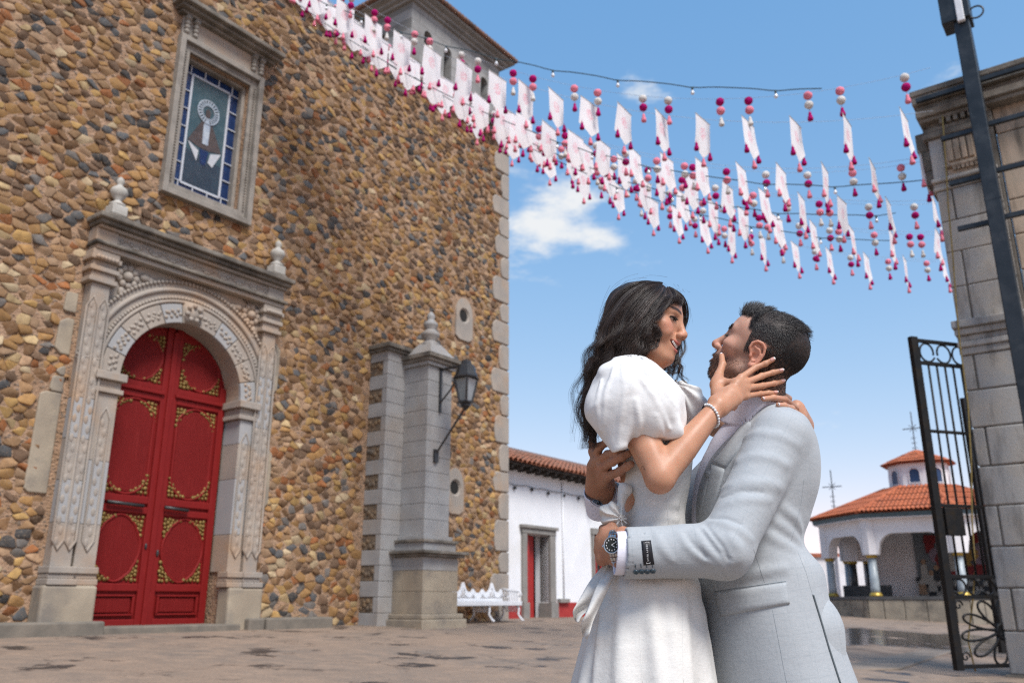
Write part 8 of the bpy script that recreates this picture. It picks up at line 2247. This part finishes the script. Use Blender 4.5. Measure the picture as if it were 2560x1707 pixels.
guides = [
 # over the crown and down the back
 [(1650, 708, 2.10), (1600, 703, 2.08), (1556, 728, 2.07), (1530, 772, 2.07), (1517, 820, 2.07), (1508, 868, 2.08), (1500, 905, 2.08), (1486, 940, 2.08), (1472, 985, 2.09), (1466, 1040, 2.10), (1474, 1090, 2.10), (1481, 1130, 2.10)],
 [(1655, 708, 2.09), (1612, 712, 2.06), (1572, 740, 2.045), (1546, 785, 2.04), (1530, 830, 2.04), (1515, 870, 2.05), (1506, 905, 2.06), (1492, 950, 2.07), (1476, 1000, 2.08), (1470, 1060, 2.09), (1478, 1110, 2.10)],
 [(1660, 708, 2.08), (1625, 720, 2.045), (1590, 752, 2.03), (1562, 800, 2.025), (1548, 840, 2.025), (1534, 872, 2.03), (1524, 900, 2.04), (1512, 925, 2.05), (1498, 965, 2.06), (1482, 1010, 2.07)],
 [(1662, 709, 2.075), (1636, 725, 2.035), (1606, 765, 2.02), (1580, 812, 2.015), (1566, 850, 2.015), (1556, 878, 2.02), (1545, 900, 2.03), (1530, 918, 2.04)],
 [(1664, 710, 2.07), (1646, 730, 2.03), (1618, 772, 2.015), (1594, 810, 2.01), (1578, 850, 2.01), (1572, 880, 2.015), (1576, 900, 2.03)],
 [(1666, 711, 2.07), (1658, 733, 2.03), (1632, 772, 2.012), (1612, 800, 2.005), (1606, 826, 2.005), (1598, 850, 2.01), (1590, 876, 2.015), (1596, 900, 2.03)],
 # front lock sweeping over the temple and curling by the cheek
 [(1672, 712, 2.08), (1680, 735, 2.055), (1662, 765, 2.035), (1640, 782, 2.02), (1625, 798, 2.012), (1624, 816, 2.008), (1634, 828, 2.01), (1642, 834, 2.015), (1634, 846, 2.02), (1618, 862, 2.02), (1604, 880, 2.025), (1602, 900, 2.04), (1610, 910, 2.05)],
 [(1676, 713, 2.09), (1690, 730, 2.075), (1680, 746, 2.055), (1655, 764, 2.035), (1636, 786, 2.018), (1618, 806, 2.008), (1610, 832, 2.005), (1616, 848, 2.01), (1606, 868, 2.015), (1594, 888, 2.02)],
 [(1672, 710, 2.10), (1690, 720, 2.09), (1703, 738, 2.085), (1702, 748, 2.08), (1684, 752, 2.06), (1655, 764, 2.04)],
 # far side, showing beyond the brow and under the chin
 [(1676, 712, 2.12), (1702, 735, 2.15), (1714, 765, 2.19), (1712, 800, 2.21), (1700, 840, 2.22), (1694, 880, 2.22), (1690, 915, 2.22), (1672, 935, 2.22), (1664, 955, 2.21)],
 [(1676, 712, 2.13), (1706, 740, 2.17), (1712, 780, 2.21), (1700, 830, 2.23), (1690, 880, 2.23), (1676, 920, 2.22), (1660, 945, 2.21), (1652, 965, 2.20)],
 [(1670, 712, 2.16), (1690, 760, 2.22), (1690, 840, 2.24), (1678, 890, 2.23), (1658, 915, 2.21), (1646, 935, 2.20), (1640, 955, 2.19)],
 [(1678, 714, 2.14), (1708, 742, 2.18), (1714, 790, 2.21), (1704, 850, 2.23), (1696, 890, 2.23), (1700, 920, 2.22), (1712, 945, 2.21), (1717, 965, 2.20)],
 # back of the head and inner layers
 [(1630, 703, 2.16), (1575, 712, 2.16), (1535, 745, 2.16), (1518, 800, 2.16), (1512, 860, 2.15), (1505, 920, 2.14), (1488, 980, 2.14), (1476, 1050, 2.13), (1480, 1140, 2.12)],
 [(1640, 703, 2.13), (1590, 706, 2.11), (1545, 735, 2.10), (1522, 785, 2.10), (1514, 840, 2.10), (1502, 890, 2.10), (1484, 915, 2.10), (1486, 950, 2.10), (1470, 990, 2.10), (1465, 1030, 2.10)],
 [(1650, 706, 2.10), (1605, 712, 2.06), (1560, 745, 2.05), (1538, 800, 2.05), (1522, 850, 2.05), (1510, 890, 2.06), (1516, 915, 2.06), (1500, 930, 2.06), (1488, 960, 2.07)],
]
strands = []; light = []
cnts = [640, 700, 760, 760, 760, 760, 600, 580, 380, 190, 190, 190, 110, 640, 420, 620]
wid = [.008, .011, .012, .013, .012, .011, .0055, .0075, .006, .005, .006, .007, .004, .011, .007, .010]
for g, cnt, wd in zip(guides, cnts, wid):
    base = np.array([PV(x + (1608 - x) * (.075 if y < 900 else .02), y + (800 - y) * (.09 if y < 760 else 0), Y) for x, y, Y in g]); n = 30; c0 = spline(base, n)
    L_ = np.linalg.norm(np.diff(c0, axis=0), axis=1).sum(); ts = np.linspace(0, 1, n)
    tan = np.gradient(c0, axis=0); tan /= np.linalg.norm(tan, axis=1)[:, None]; view = c0 - np.array([0, 0, CAM_H]); view /= np.linalg.norm(view, axis=1)[:, None]
    sid = np.cross(tan, view); sid /= np.linalg.norm(sid, axis=1)[:, None]; nor = np.cross(sid, tan)
    nl = max(3, cnt // 38)     # locks
    lock = rg.normal(0, 1.25, (nl, 2)); lph = rg.uniform(0, 6.28, nl); lfr = rg.uniform(.9, 1.15, nl)
    for k in range(cnt):
        l = rg.integers(nl); a = lock[l] * wd * np.array([1, .6]); j = rg.normal(0, 1, 2) * wd * .42
        grow = .18 + .95 * np.sin(np.clip(ts * 1.15, 0, 1) * math.pi * .62); fr = .02 + .98 * sstep(.22, .6, ts)
        wave = .0066 * fr * np.sin(ts * L_ / .055 * lfr[l] * 2 * math.pi * .62 + lph[l]); wave2 = .0055 * fr * np.cos(ts * L_ / .055 * lfr[l] * 2 * math.pi * .62 + lph[l])
        off = (a[0] + j[0]) * grow + wave; of2 = (a[1] + j[1]) * grow + wave2
        if rg.random() < .03: off = off + rg.normal(0, .010) * ts ** 2; of2 = of2 + rg.normal(0, .008) * ts ** 2
        m_ = int(n * rg.uniform(.80, 1.0)); (light if (l % 7 == 2 and rg.random() < .6) else strands).append((c0 + sid * off[:, None] + nor * of2[:, None])[:m_])
hair_curves('hair', strands, .00031, H_WOM, WOM, .35)
hair_curves('hair_highlight', light, .00031, hair_mat('brown_hair_highlight', (.04, .022, .015), (.10, .056, .037), .36), WOM, .35)
# stray flyaways
fly = []
for k in range(70):
    g = guides[[0, 0, 13, 14, 9, 8][k % 6]]; base = spline(np.array([PV(*q) for q in g]), 24); i0 = rg.integers(0, 12); m_ = rg.integers(6, 12)
    seg = base[i0:i0 + m_] + rg.normal(0, .012, 3); out = np.array([rg.normal(-.5, .6), 0, rg.normal(.3, .6)]); t = np.linspace(0, 1, len(seg))[:, None]
    fly.append(seg + out * .016 * t ** 2)
hair_curves('flyaway_hair', fly, .00022, H_WOM, WOM, .4)
st = strands_on(woman_top, WHV, ((np.abs(((WHV - WH_T) @ WH_R / WH_S)[:, 2] - .0272) < .0022) & (((WHV - WH_T) @ WH_R / WH_S)[:, 0] > .072) & (np.abs(np.abs(((WHV - WH_T) @ WH_R / WH_S)[:, 1]) - .0315) < .014)).astype(float) + 1e-9, 220, lambda b, n: (np.tile(np.array([1.0, 0, -.15]), (len(b), 1)) @ WH_R.T, np.full((len(b), 1), .35)), lambda b: np.full(len(b), .0085), rg, 4)
hair_curves('eyelash', st, .0004, H_BLACK, WOM, .3)
